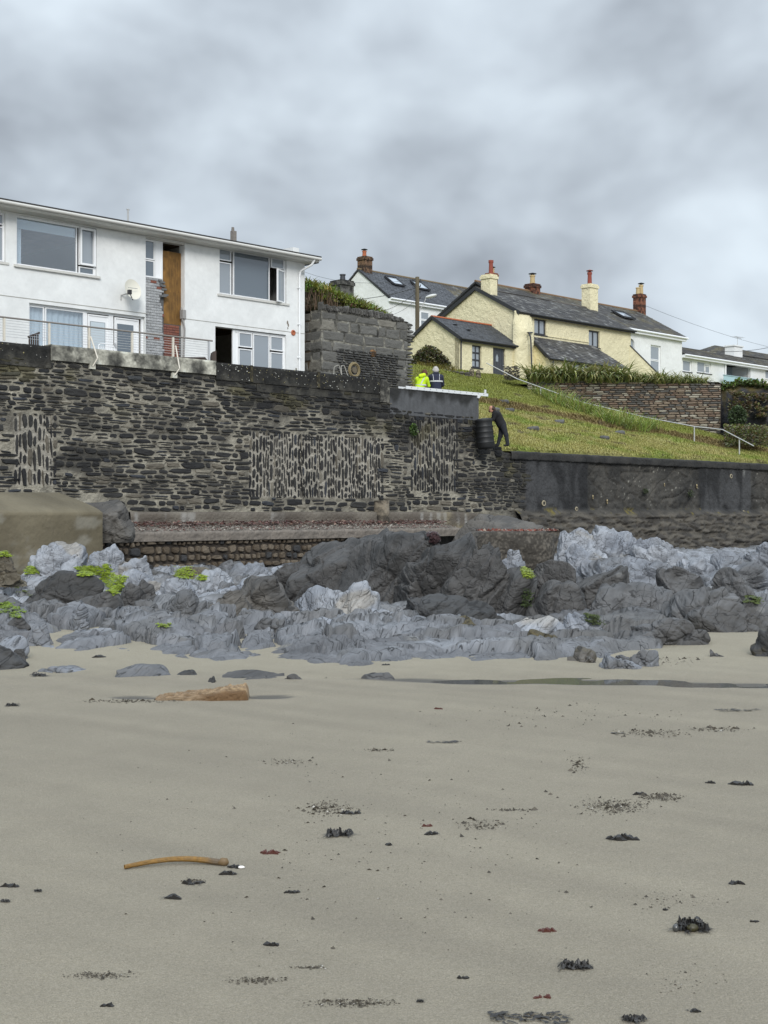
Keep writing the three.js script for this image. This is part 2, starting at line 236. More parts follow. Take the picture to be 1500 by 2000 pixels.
{
  const xs = axis([[-2500, 0], [-200, 6], [-30, 6], [-8, 20], [-3.2, 60], [3.4, 150], [9, 60], [40, 20], [200, 6], [2500, 6]]);
  const zs = axis([[400, 0], [60, 6], [2, 14], [-3.6, 10], [-8, 190], [-18, 190], [-24, 20], [-60, 12], [-2500, 8]]);
  grid(xs.length - 1, zs.length - 1, (u, v) => {
    const x = xs[Math.round(u * (xs.length - 1))], z = zs[Math.round(v * (zs.length - 1))], d = -z;
    const s = n3(x * 0.3 + z * 0.25, 0.7, (z - 0.6 * x) * 1.1), s2 = n3(x * 0.5 + z * 0.4, 3.7, (z - 0.75 * x) * 3.2), w = fbm(x * 0.8, 9.2, z * 1.1, 3);
    let c = mix3([0.30, 0.267, 0.206], [0.365, 0.326, 0.25], clamp(0.45 + 0.4 * s + 0.55 * s2));
    c = mix3(c, [0.43, 0.39, 0.295], 0.5 * sst(12.4, 14.2, d + w));                   // drier, yellower sand up by the rocks
    const ch = 12.75 - 0.1 * x + 0.15 * n3(x * 0.7, 1, 5), wet = Math.max(0.75 * Math.exp(-(((d - ch) / 0.2) ** 2)) * sst(-1.2, 0.6, x), 0.8 * Math.exp(-(((d - 11.55) / 0.14) ** 2)) * (Math.exp(-(((x + 2.15) / 0.3) ** 2)) + Math.exp(-(((x + 1.0) / 0.26) ** 2))));
    c = mix3(c, [0.10, 0.097, 0.09], 0.85 * sst(0.3, 0.55, wet + 0.25 * w));
    return { p: [x, sandY(x, z), z], c, uv: [x, z] };
  }, 'beach_sand', new THREE.MeshStandardMaterial({ vertexColors: true, roughness: 0.92, map: rep(sandTex, 0.9), bumpMap: rep(sandBump, 1.1), bumpScale: 0.012 }), scene, 'structure');
  mesh('sea', new THREE.PlaneGeometry(5000, 2400).rotateX(-Math.PI / 2).translate(0, -1.6, 1260), new THREE.MeshPhysicalMaterial({ color: lin(0.05, 0.09, 0.1), roughness: 0.15 }), scene, 'structure');
  const pm = new THREE.MeshPhysicalMaterial({ color: lin(0.085, 0.085, 0.082), roughness: 0.06, ior: 1.33 });
  const pud = new THREE.Shape(); const N = 46, top = [], bot = [];
  for (let i = 0; i <= N; i++) { const x = lerp(-0.15, 6.4, i / N), d = 12.75 - 0.1 * x + 0.15 * n3(x * 0.7, 1, 5), w = 0.34 * sst(0, 0.35, i / N + 0.05); top.push([x, -(d + w)]); bot.push([x, -(d - w * 0.7)]); }
  const pts = top.concat(bot.reverse()); const sh = new THREE.Shape(pts.map((q) => new THREE.Vector2(q[0], -q[1])));
  mesh('runnel_water', new THREE.ShapeGeometry(sh).rotateX(-Math.PI / 2).translate(0, -0.0135, 0), pm, scene, 'structure');
}

// ---- bedrock: a wave-worn slate shelf that breaks out of the sand
const shelfEdge = (x, d) => { const px = 750 + x / d * F; return pl([[-300, 14.5], [0, 14.3], [60, 14.7], [220, 14.6], [420, 13.9], [620, 13.55], [860, 13.7], [1010, 13.6], [1180, 14.2], [1290, 14.6], [1330, 17.5], [1600, 18]], px) + 0.45 * n3(x * 1.6, 3.1, 0.4) + 0.2 * n3(x * 5, 1.1, 0.4); };
function joints(x, z) { // jointed blocks of the bedrock: how high each stands and the clefts between them
  const wx = x + 0.18 * n3(x * 0.9, 1.2, z * 0.9) + 0.06 * n3(x * 4, 5, z * 4), wz = z + 0.2 * n3(x * 0.8, 6.2, z * 0.8) + 0.08 * n3(x * 4, 9, z * 4), lf = sst(0.3, -1.6, x + 0.06 * (z + 15));
  const a = wx * 0.34 + wz * 0.94, b = wx * 0.94 - wz * 0.34, [p1, p2, id1, tp] = cells(wx * 1.5, wz * 1.15, 3), [q1, q2, id2, tq] = cells(b * 0.62, a * 1.7, 5), [s1, s2, id3, ts] = cells(b * 1.6, a * 4.2, 11);
  const round = 0.20 * (0.5 - p1 * p1) + 0.24 * (id1 - 0.5) + 0.45 * tp - 0.24 * sst(0.13, 0, p2 - p1), slab = 0.06 * (0.4 - q1 * q1) + 0.15 * (id2 - 0.5) + 0.30 * tq - 0.13 * sst(0.06, 0, q2 - q1), fine = (0.045 + 0.02 * lf) * (id3 - 0.5) + 0.11 * ts - 0.045 * sst(0.06, 0, s2 - s1);
  return [lerp(slab, round, lf) + fine, lerp(id2, id1, lf) * 0.6 + id3 * 0.4];
}
function bedrockY(x, z) {
  const d = -z, e = d - shelfEdge(x, d);
  const wx = x + 0.5 * n3(x * 0.4, 1.2, z * 0.4), wz = z + 0.6 * n3(x * 0.35, 6.2, z * 0.35);
  let h = -0.07 + 0.14 * sst(-0.1, 1.0, e) + 0.07 * sst(0.8, 3, e) - 0.24 * sst(3, 6, e) - 0.05 * sst(12, 20, e); const hi = sst(2.5, 6, e);
  const a = wx * 0.5 + wz * 0.87, b = wx * 0.87 - wz * 0.5;       // foliation runs obliquely
  const m = clamp(sst(-0.2, 1.2, e));
  h += m * (joints(x, z)[0] * (0.35 + 0.65 * sst(0.2, 2.8, e)) + (0.08 + 0.05 * hi) * n3(wx * 0.55, 2.5, wz * 0.55) + 0.05 * Math.pow(clamp(ridge(a * 0.8, 0.4, b * 0.22)), 2) + 0.03 * ridge(a * 2.2, 4.4, b * 0.5) + 0.03 * n3(x * 2.4, 3.3, z * 2.4) - 0.05 * Math.pow(clamp(ridge(a * 3.4 + n3(wx, 1, wz), 8.8, b * 0.8)), 7) - 0.045 * Math.pow(clamp(ridge(b * 1.3, 3.3, a * 0.7)), 9) + 0.010 * n3(x * 9, 0, z * 9) + 0.02 * n3(a * 9, 0, b * 2));
  return h;
}
const PALE = [0.30, 0.313, 0.335], PALE2 = [0.19, 0.202, 0.223], SEAM = [0.04, 0.04, 0.043], DARK2 = [0.085, 0.082, 0.079];
{
  const NU = 560, NV = 370;
  grid(NU, NV, (u, v) => {
    const d = 13.0 * Math.pow(72 / 13, v), x = lerp(-0.38, 0.36, u) * d, z = -d, y = bedrockY(x, z);
    const wx = x + 0.5 * n3(x * 0.4, 1.2, z * 0.4), wz = z + 0.6 * n3(x * 0.35, 6.2, z * 0.35), a = wx * 0.5 + wz * 0.87, b = wx * 0.87 - wz * 0.5;
    const px = 750 + x / d * F, wv = 1.5 * n3(x * 0.6, 2.2, z * 0.6), pale = Math.max(sst(460, 400, px + 60 * wv) * sst(19.5, 21.5, d + wv), sst(540, 600, px) * sst(880, 830, px + 40 * wv) * sst(16.6, 17.6, d + wv) * sst(21.5, 20.5, d), sst(1060, 1110, px) * sst(25.5, 27.5, d + wv), 0.7 * sst(0.1, 0.3, fbm(x * 0.7, 3.1, z * 0.9, 4)));
    let c = mix3([0.168, 0.172, 0.181], PALE, pale); c = mix3(c, [0.085, 0.083, 0.08], 0.85 * sst(990, 1050, px + 60 * wv) * sst(27, 25, d + wv) * sst(15, 16, d + wv));
    c = mix3(c, [0.125, 0.125, 0.13], 0.85 * sst(0.08, 0.2, fbm(x * 0.55 + 3, 8.1, z * 0.7, 5) + 0.12 * sst(0.7, 0.1, d - shelfEdge(x, d))));
    const jt = joints(x, z)[1]; c = mix3(c, [0.095, 0.097, 0.102], 0.6 * sst(0.9, 0.1, d - shelfEdge(x, d) + 0.6 * n3(x * 1.3, 4, z * 1.3)));
    c = mix3(c, [0.24, 0.22, 0.175], 0.5 * sst(0.62, 0.75, n3(x * 2.2, 6.6, z * 2.2)));
    c = mix3(c, [0.095, 0.093, 0.09], 0.75 * sst(0.62, 0.72, jt + 0.1 * n3(x * 3, 1, z * 3))); c = c.map((q) => q * (0.75 + 0.5 * jt));
    const k = 1 + 0.22 * n3(x * 14, 1, z * 14) + 0.16 * n3(a * 12, 2, b * 2.5); c = c.map((q) => q * k);
    return { p: [x, y, z], c, uv: [x * 0.8 + z * 0.4, z * 0.9 - x * 0.45 + y] };
  }, 'rock_shelf', M.vcShelf, scene, 'structure');
}

// ---- hillside above the wall
function hillAt(lx, t) {                           // height over the sea wall frame: t metres behind its face
  const q = t + 0.444 * lx;
  let y = t < 18 ? 4 + 0.32 * t : 9.76 + 0.115 * (t - 18);
  y += 0.32 * (sst(15.9, 17.6, q) - (q - 15.4) / 2.6 * (q > 15.4 && q < 18 ? 1 : 0) - (q >= 18 ? 1 : 0) + (q >= 18 ? 0.0 : 0)) * sst(1, 4, t) * sst(19, 14, t) * 0.9;
  y += 0.14 * n3(lx * 0.35, 2.2, t * 0.45) * sst(0.4, 3, t) + 0.05 * n3(lx * 1.4, 5.2, t * 1.4) * sst(0.3, 2, t);
  return y;
}
function grassTone(lx, t) {
  const q = t + 0.444 * lx, n = fbm(lx * 0.3, 1.1, t * 0.5, 4), m = fbm(lx * 1.3, 7.1, t * 1.6, 3);
  let c = mix3([0.205, 0.212, 0.052], [0.27, 0.25, 0.092], clamp(0.5 + 1.5 * n + 0.8 * m));
  c = mix3(c, [0.15, 0.20, 0.03], 0.8 * sst(0.05, 0.3, -n + 0.4 * m));
  c = mix3(c, [0.145, 0.105, 0.045], 0.85 * sst(15.7, 16.2, q + m) * sst(17.7, 17.1, q + m));       // rough brown bank
  c = mix3(c, [0.17, 0.195, 0.045], 0.8 * sst(14.6, 15, q + 0.5 * m) * sst(15.8, 15.4, q + 0.5 * m));    // greener path under it
  c = mix3(c, [0.155, 0.18, 0.03], 0.8 * sst(17.6, 18.4, q + 0.6 * m));                                // mown lawn above
  c = mix3(c, [0.10, 0.075, 0.045], 0.8 * sst(0.27, 0.36, fbm(lx * 0.7 + 8, 3.3, t * 1.1, 4)));
  return c;
}
grid(260, 200, (u, v) => {
  const t = v < 0.75 ? 0.32 + 20 * Math.pow(v / 0.75, 1.1) : lerp(20.3, 140, Math.pow((v - 0.75) / 0.25, 2)), lx = lerp(-30, 75, u), w = S.world(lx, hillAt(lx, t) - (v === 0 ? 0.7 : 0), -t - (v === 0 ? 0.1 : 0));
  const k = 1 + 0.3 * n3(lx * 5, 1, t * 5);
  return { p: [w.x, w.y, w.z], c: grassTone(lx, t).map((q) => q * 0.95 * k), uv: [lx, t] };
}, 'hillside', new THREE.MeshStandardMaterial({ vertexColors: true, roughness: 1, bumpMap: rep(bumpTex, 1.5), bumpScale: 0.06 }), scene, 'structure');
{
  const r = rng(5), bl = new MB();
  for (let i = 0; i < 7; i++) { const a = r() * 6.28, b = 0.04 + r() * 0.06, h = 0.03 + r() * 0.04, cx = (r() - 0.5) * 0.14, cz = (r() - 0.5) * 0.14, w = 0.012; bl.col = [1, 1, 1]; bl.tri([cx - Math.sin(a) * w, -0.02, cz + Math.cos(a) * w], [cx + Math.sin(a) * w, -0.02, cz - Math.cos(a) * w], [cx + Math.cos(a) * b, h, cz + Math.sin(a) * b]); }
  const N = 70000, im = new THREE.InstancedMesh(bl.geometry, mat([1, 1, 1], { roughness: 0.8, side: THREE.DoubleSide }), N), m4 = new THREE.Matrix4(), q = new THREE.Quaternion(), col = new THREE.Color();
  for (let i = 0; i < N; i++) {
    const lx = lerp(2, 38, r()), t = 0.35 + 19 * r(), w = S.world(lx, hillAt(lx, t), -t), s = 0.7 + 0.9 * r() + 0.7 * sst(15.7, 16.2, t + 0.444 * lx) * sst(17.8, 17.2, t + 0.444 * lx);
    q.setFromAxisAngle(new THREE.Vector3(0, 1, 0), r() * 6.28); m4.compose(w, q, new THREE.Vector3(s, s * (0.6 + 0.7 * r()), s)); im.setMatrixAt(i, m4);
    const k = 0.9 + 0.25 * r(), c = grassTone(lx, t); im.setColorAt(i, col.setRGB(c[0] * k * 1.3, c[1] * k * 1.25, c[2] * k * 1.25));
  }
  im.name = 'grass'; im.castShadow = im.receiveShadow = true; scene.add(im); tag(im, 'short yellowish grass covering the slope above the sea wall', 'grass'); im.userData.kind = 'stuff';
}

// ================================================================ SEA WALL AND MASONRY
// an irregular, chisel-faced stone as 45 triangles: flat back, bevelled edge, uneven face
function stone(mb, cx, cy, w, h, dep, r, tone, z = 0, sq = 0.55, rot = 0) {
  const cr = Math.cos(rot), sr = Math.sin(rot);
  const N = 8, a0 = r() * 0.6, ring = [[], [], []], n0 = r() * 50;
  for (let i = 0; i < N; i++) {
    const a = a0 + i / N * 6.283, ca = Math.cos(a), sa = Math.sin(a), k = 0.78 + 0.34 * r();
    const x = Math.sign(ca) * Math.pow(Math.abs(ca), sq) * w / 2 * k, y = Math.sign(sa) * Math.pow(Math.abs(sa), sq) * h / 2 * k, e = Math.min(w, h);
    const s1 = 1 - 0.10 * e / w, s2 = 1 - 0.10 * e / h, t1 = 1 - 0.36 * e / w, t2 = 1 - 0.36 * e / h;
    const X = x * cr - y * sr, Y = x * sr + y * cr; ring[0].push([cx + X * 1.02, cy + Y * 1.02, z - 0.03]); ring[1].push([cx + x * s1 * cr - y * s2 * sr, cy + x * s1 * sr + y * s2 * cr, z + dep * (0.55 + 0.3 * r())]); ring[2].push([cx + x * t1 * cr - y * t2 * sr, cy + x * t1 * sr + y * t2 * cr, z + dep * (0.8 + 0.5 * r())]);
  }
  const c = [cx, cy, z + dep * (0.9 + 0.4 * r())];
  const put = (p, q, s) => { const k = 0.85 + 0.3 * r(); mb.col = tone.map((v) => v * k); mb.tri(p, q, s); };
  for (let i = 0; i < N; i++) { const j = (i + 1) % N; for (const [A, B] of [[ring[0], ring[1]], [ring[1], ring[2]]]) { put(A[i], A[j], B[j]); put(A[i], B[j], B[i]); } put(ring[2][i], ring[2][j], c); }
}
// lays stones in wavering courses; the 300 largest become parts, the rest one mass
function masonry(parent, list, m, name = 'stone') {
  list.sort((p, q) => q.area - p.area);
  const rest = new MB();
  list.forEach((s, i) => { if (i < 300) { const b = new MB(); s.make(b); b.build(name, m, parent); } else s.make(rest); });
  if (list.length > 300) rest.build('small_' + name + 's', m, parent, 'stuff');
}
const seaWall = thing('sea_wall', 'tall dark slate rubble sea wall with pale mortar below the white house', 'sea wall', S.pos, S.turn);
const topOf = (px) => pl([[-80, 690], [100, 703], [422, 736], [560, 752], [745, 775], [765, 800], [935, 815]], px);
const LX = (px, z = 0) => S(px, 1000, z)[0];
const wallTop = (() => { const t = []; for (let px = -80; px <= 935; px += 20) { const q = S(px, topOf(px)); t.push([q[0], q[1] + 0.03]); } const a = S(945, 830), b = S(962, 862), c = S(985, 884), e = S(1030, 886); t.push([a[0], a[1]], [b[0], b[1]], [c[0], c[1]], [e[0], e[1]]); return t; })();
const vPanels = [[24, 106, 806, 950], [484, 746, 842, 974], [800, 892, 812, 962]].map(([a, b, c, d]) => { const p = S(a, c), q = S(b, d), p2 = S(a, d); return [p[0], q[0], Math.min(p2[1], q[1]), p[1]]; });
const inV = (x0, y0) => { const x = x0 + 0.26 * n3(x0 * 1.6, y0 * 1.2, 3), y = y0 + 0.3 * n3(x0 * 1.3, y0 * 2, 8); return vPanels.some(([a, b, c, d]) => x > a && x < b && y > c && y < d); };
const wallX0 = LX(-80), wallX1 = LX(1022), darkA = S(480, 800), darkB = S(770, 770);
const weather = (x, y) => { // how much of the joint is washed out and blackened
  const top = pl(wallTop, x), w = fbm(x * 0.5, y * 0.7, 3.7, 4);
  let k = 0.9 * sst(1.35, 0.5, top - y + w * 1.2) * sst(darkA[0] - 1.2, darkA[0] + 0.6, x + w) ;
  k = Math.max(k, 0.7 * sst(0.45, 0.05, top - y + w)); k = Math.max(k, 0.75 * sst(wallX1 - 2.6, wallX1 - 0.4, x + w * 2));
  k = Math.max(k, 0.7 * sst(0.12, 0.3, fbm(x * 0.35 + 5, y * 0.9, 9.7, 4)));
  return clamp(k);
};
grid(460, 130, (u, v) => {
  const x = lerp(wallX0, wallX1, u), y = lerp(1.1, pl(wallTop, x), v), z = 0.012 + 0.016 * n3(x * 2.2, y * 2.2, 1) + 0.022 * n3(x * 7, y * 9, 4);
  const n = fbm(x * 1.1, y * 1.1, 2, 4), k = weather(x, y);
  let c = mix3([0.33, 0.305, 0.245], [0.12, 0.11, 0.09], clamp(0.5 + 2.2 * n + 0.4 * n3(x * 3, y * 3, 9))); c = mix3(c, [0.028, 0.027, 0.025], k); for (const [a, b, p, q] of vPanels) c = mix3(c, [0.38, 0.352, 0.30], 0.72 * sst(a, a + 0.1, x) * sst(b, b - 0.1, x) * sst(p, p + 0.1, y) * sst(q, q - 0.1, y) * (1 - 0.6 * sst(LX(790), LX(800), x))); const wl = sst(1.95, 1.75, y + 0.3 * n3(x * 1.5, y * 2, 7)) * sst(LX(205), LX(160), x); c = mix3(c, [0.62, 0.6, 0.55], wl);
  c = mix3(c, [0.13, 0.115, 0.05], 0.6 * sst(0.1, 0.3, fbm(x * 0.8, y * 1.2, 21, 3)) * sst(2, 0.2, pl(wallTop, x) - y));
  const g = 1 + 0.35 * n3(x * 12, y * 14, 6); return { p: [x, y, z], c: c.map((q) => q * g) };
}, 'mortar', M.vcMortar, seaWall);
{
  const r = rng(41), list = [];
  const tone = (x, y) => { const k = weather(x, y), n = fbm(x * 0.9, y * 0.9, 15, 3), q = r(); let c = mix3([0.016, 0.0165, 0.018], [0.05, 0.048, 0.044], clamp(0.35 + n + 0.5 * (q - 0.5))); if (q > 0.9) c = [0.13, 0.115, 0.09]; if (q > 0.97) c = [0.22, 0.2, 0.16]; if (q < 0.05) c = [0.038, 0.042, 0.05]; c = mix3(c, [0.09, 0.078, 0.03], 0.55 * sst(0.1, 0.3, fbm(x * 0.8, y * 1.2, 21, 3)) * sst(2, 0.2, pl(wallTop, x) - y)); return c.map((v) => v * (1 - 0.45 * k)); };
  const add = (x, y, w, h, d, z, sq, rm = 0.07) => { const t = tone(x, y), rot = (r() - 0.5) * 2 * rm, sd = Math.floor(r() * 1e9); list.push({ area: w * h, make: (mb) => stone(mb, x, y, w, h, d, rng(sd), t, z, sq * 0.8, rot) }); };
  let y = 1.62;
  while (y < 6.3) {
    const h = 0.065 + 0.12 * r() * (0.5 + r());
    for (let x = wallX0 + r() * 0.3; x < wallX1;) {
      const k = weather(x, y), big = r() < 0.10 ? 2.3 : 1, w = (0.20 + 0.42 * r() * (0.8 + 0.5 * big)) * (k > 0.5 ? 0.85 : 1), yy = y + h / 2 + 0.11 * n3(x * 0.55, y * 0.8, 3) + 0.03 * n3(x * 2, y * 2, 6) + 0.012 * (r() - 0.5), gap = lerp(0.033, 0.013, k);
      if (!inV(x + w / 2, yy) && yy + h * 0.4 < pl(wallTop, x + w / 2) && r() > 0.05 && !(yy < 1.9 && x < LX(200))) {
        if (r() < 0.2 && k < 0.6) { add(x + w / 2, yy + h * 0.24, w - gap, h * 0.34, 0.035, 0, 0.8); add(x + w / 2 + 0.03, yy - h * 0.26, (w - gap) * 0.85, h * 0.3, 0.03, 0, 0.8); }
        else add(x + w / 2, yy, w - gap, Math.max(0.045, h * (0.9 + 0.25 * (big - 1)) - gap * 0.55), 0.03 + 0.03 * r(), 0, 0.75);
      }
      x += w;
    }
    y += h;
  }
  for (const [a, b, c, d] of vPanels) for (let x = a + 0.02; x < b;) {
    const w = 0.06 + 0.13 * r();
    for (let yy = c + 0.05 * r(); yy < d;) { const h = 0.14 + 0.55 * r(), top = Math.min(yy + h, d + 0.03); if (top - yy > 0.08) add(x + w / 2 + 0.07 * n3(x * 1.2, yy * 1.4, 8), (yy + top) / 2, w - 0.036, top - yy - 0.045, 0.03 + 0.035 * r(), 0.0, 1.05, 0.1); yy += h; }
    x += w;
  }
  masonry(seaWall, list, M.vcStone);
}
mesh('core', new MB().poly([[wallX0, 0.2], [wallX1, 0.2], [wallX1, 3.9], [LX(985), 3.95], [LX(962), 4.4], [LX(945), 5], [LX(935), 5.35], [LX(760), 5.6], [LX(740), 5.78], [LX(420), 5.72], [wallX0, 5.6]], -1.4, -0.12).geometry, M.concDark, seaWall);

// ---- concrete parapets on the wall top
function parapet(name, label, pa, pb, ya, yb, z0, z1, m, extra) { // band from pixel pa to pb; ya = pixel rows of its top and foot at pa
  const o = thing(name, label, 'parapet', S.pos, S.turn); const a = S(pa, ya, z1), b = S(pb, ya, z1), f = S(pa, yb, z1), mb = new MB();
  const n = 26, x0 = a[0], x1 = b[0], H = a[1] - f[1];
  grid(n * 3, 10, (u, v) => { // front, top edge broken a little, then the top
    const x = lerp(x0, x1, u), e = 0.018 * n3(x * 2.1, 3, z0) + 0.012 * n3(x * 7, 2, 1), vv = v * 1.4;
    const y = f[1] + H * Math.min(1, vv) + (vv >= 1 ? e : 0), z = vv <= 1 ? z1 + 0.02 * n3(x * 2.6, y * 3, 2) : lerp(z1 - 0.02, z0, (vv - 1) / 0.4);
    return { p: [x, y, z], uv: [x, y + z] };
  }, 'face', m, o);
  mb.box(x0, f[1], z0, x1, a[1] - 0.03, z1 - 0.04); mb.box(x0, f[1] - 0.01, z0, x0 + 0.02, a[1], z1); mb.box(x1 - 0.02, f[1] - 0.01, z0, x1, a[1], z1);
  mb.build('body', m, o); if (extra) extra(o, x0, x1, f[1], a[1], z1); return o;
}
const specks = (o, x0, x1, y0, y1, z, n, seed) => { const r = rng(seed), b = new MB(); for (let i = 0; i < n; i++) { const x = lerp(x0, x1, r()), y = lerp(y0, y1, Math.pow(r(), 0.7)), s = 0.008 + 0.016 * r() * r(); b.col = r() < 0.7 ? [0.5, 0.5, 0.45] : [0.3, 0.26, 0.12]; b.geo(new THREE.CircleGeometry(s, 5), new THREE.Matrix4().makeTranslation(x, y, z + 0.026)); } b.build('lichen', M.vc, o, 'stuff'); };
parapet('concrete_parapet', 'black mossy concrete parapet at the near end of the terrace railing', -90, 100, 657, 703, -0.3, 0.06, M.concDark, (o, a, b, c, d, z) => specks(o, a, b, c, d, z, 24, 3));
parapet('concrete_parapet', 'whitish blotched concrete parapet carrying the railing', 100.6, 422, 672, 703, -0.3, 0.10, M.concWhite);
parapet('concrete_parapet', 'black lichen-speckled concrete parapet in front of the dark doorway', 422.8, 742, 707, 741, -0.3, 0.08, M.concDark, (o, a, b, c, d, z) => {
  specks(o, a, b, c, d, z, 150, 4); for (const px of [488, 619]) new MB().box(LX(px) - 0.05, c + 0.02, z + 0.0, LX(px) + 0.05, d + 0.005, z + 0.028).build('joint', mat([0.075, 0.065, 0.035], { map: blotchTex }), o);
});
{ const o = thing('concrete_plinth', 'lower dark concrete band under the black parapet', 'wall band', S.pos, S.turn), a = S(423, 741, 0.03), b = S(742, 741, 0.03), f = S(423, 752, 0.03); new MB().box(LX(500), f[1] - 0.1, -0.3, b[0], a[1] - 0.01, 0.045).build('band', M.concDark, o); new MB().box(a[0], f[1], -0.3, LX(500) - 0.01, a[1] - 0.015, 0.035).build('thin_band', M.concDark, o); }
{ const o = thing('concrete_pillar', 'short pale-streaked concrete pillar ending the black parapet', 'pillar', S.pos, S.turn), a = S(743, 743, 0.1), b = S(761, 743, 0.1), f = S(743, 785, 0.1); new MB().poly([[a[0], f[1]], [b[0], f[1]], [b[0], a[1] - 0.12], [b[0] - 0.14, a[1] + 0.03], [a[0], a[1]]], -0.35, 0.1).build('shaft', mat([0.17, 0.165, 0.15], { map: rep(blotchTex, 0.9), bumpMap: rep(bumpTex, 2), bumpScale: 0.03 }), o); }
{ // the solid concrete panel the workers kneel behind
  const o = thing('concrete_panel_wall', 'smooth grey-black concrete wall panel under the white ladder', 'wall', S.pos, S.turn), a = S(761.5, 756, 0.03), f = S(761.5, 806, 0.03), e = S(935, 800, 0.03), m = mat([0.105, 0.105, 0.103], { map: rep(blotchTex, 0.3), bumpMap: rep(bumpTex, 1), bumpScale: 0.02 });
  grid(90, 30, (u, v) => { const x = lerp(a[0], e[0], u), y = lerp(f[1] - 0.05, a[1] - 0.02, v), n = fbm(x * 1.3, y * 0.35, 6, 4), k = sst(-0.1, 0.25, (y - f[1]) / (a[1] - f[1]) - 0.62 + n * 1.1); return { p: [x, y, 0.03 + 0.012 * n3(x * 3, y * 3, 1)], c: mix3([0.085, 0.087, 0.091], [0.02, 0.02, 0.019], k).map((q) => q * (1 + 0.25 * n3(x * 9, y * 2, 3))) }; }, 'face', mat([1, 1, 1], { vertexColors: true, bumpMap: rep(bumpTex, 1), bumpScale: 0.02, map: rep(stainTex, 0.6) }), o);
  new MB().box(a[0] + 0.002, f[1] - 0.05, -0.35, e[0], a[1] - 0.012, 0.012).build('body', m, o);
  const h = new MB(); for (const px of [795, 838, 881]) h.rod([LX(px), f[1] + 0.03, 0], [LX(px), f[1] + 0.03, 0.055], 0.035, 10); h.build('tie_hole_disc', M.concDark, o);  // no real holes: dark discs on the face stand for their shaded insides
}
{ // level ground behind the panel and the block wall, and its retaining face
  const b = new MB(); b.box(LX(560), 3.6, -2.4, LX(930) - 0.2, 5.62, -0.36); b.box(LX(-90), 3.6, -2.35, LX(560) - 0.01, 5.88, -0.31); b.box(LX(640), 3.6, -6.5, LX(870), 5.6, -2.41); const o = b.build('terrace', mat([0.2, 0.19, 0.16], { map: rep(blotchTex, 0.5) }), scene, 'structure'); o.position.set(...S.pos); o.rotation.y = S.turn;
}

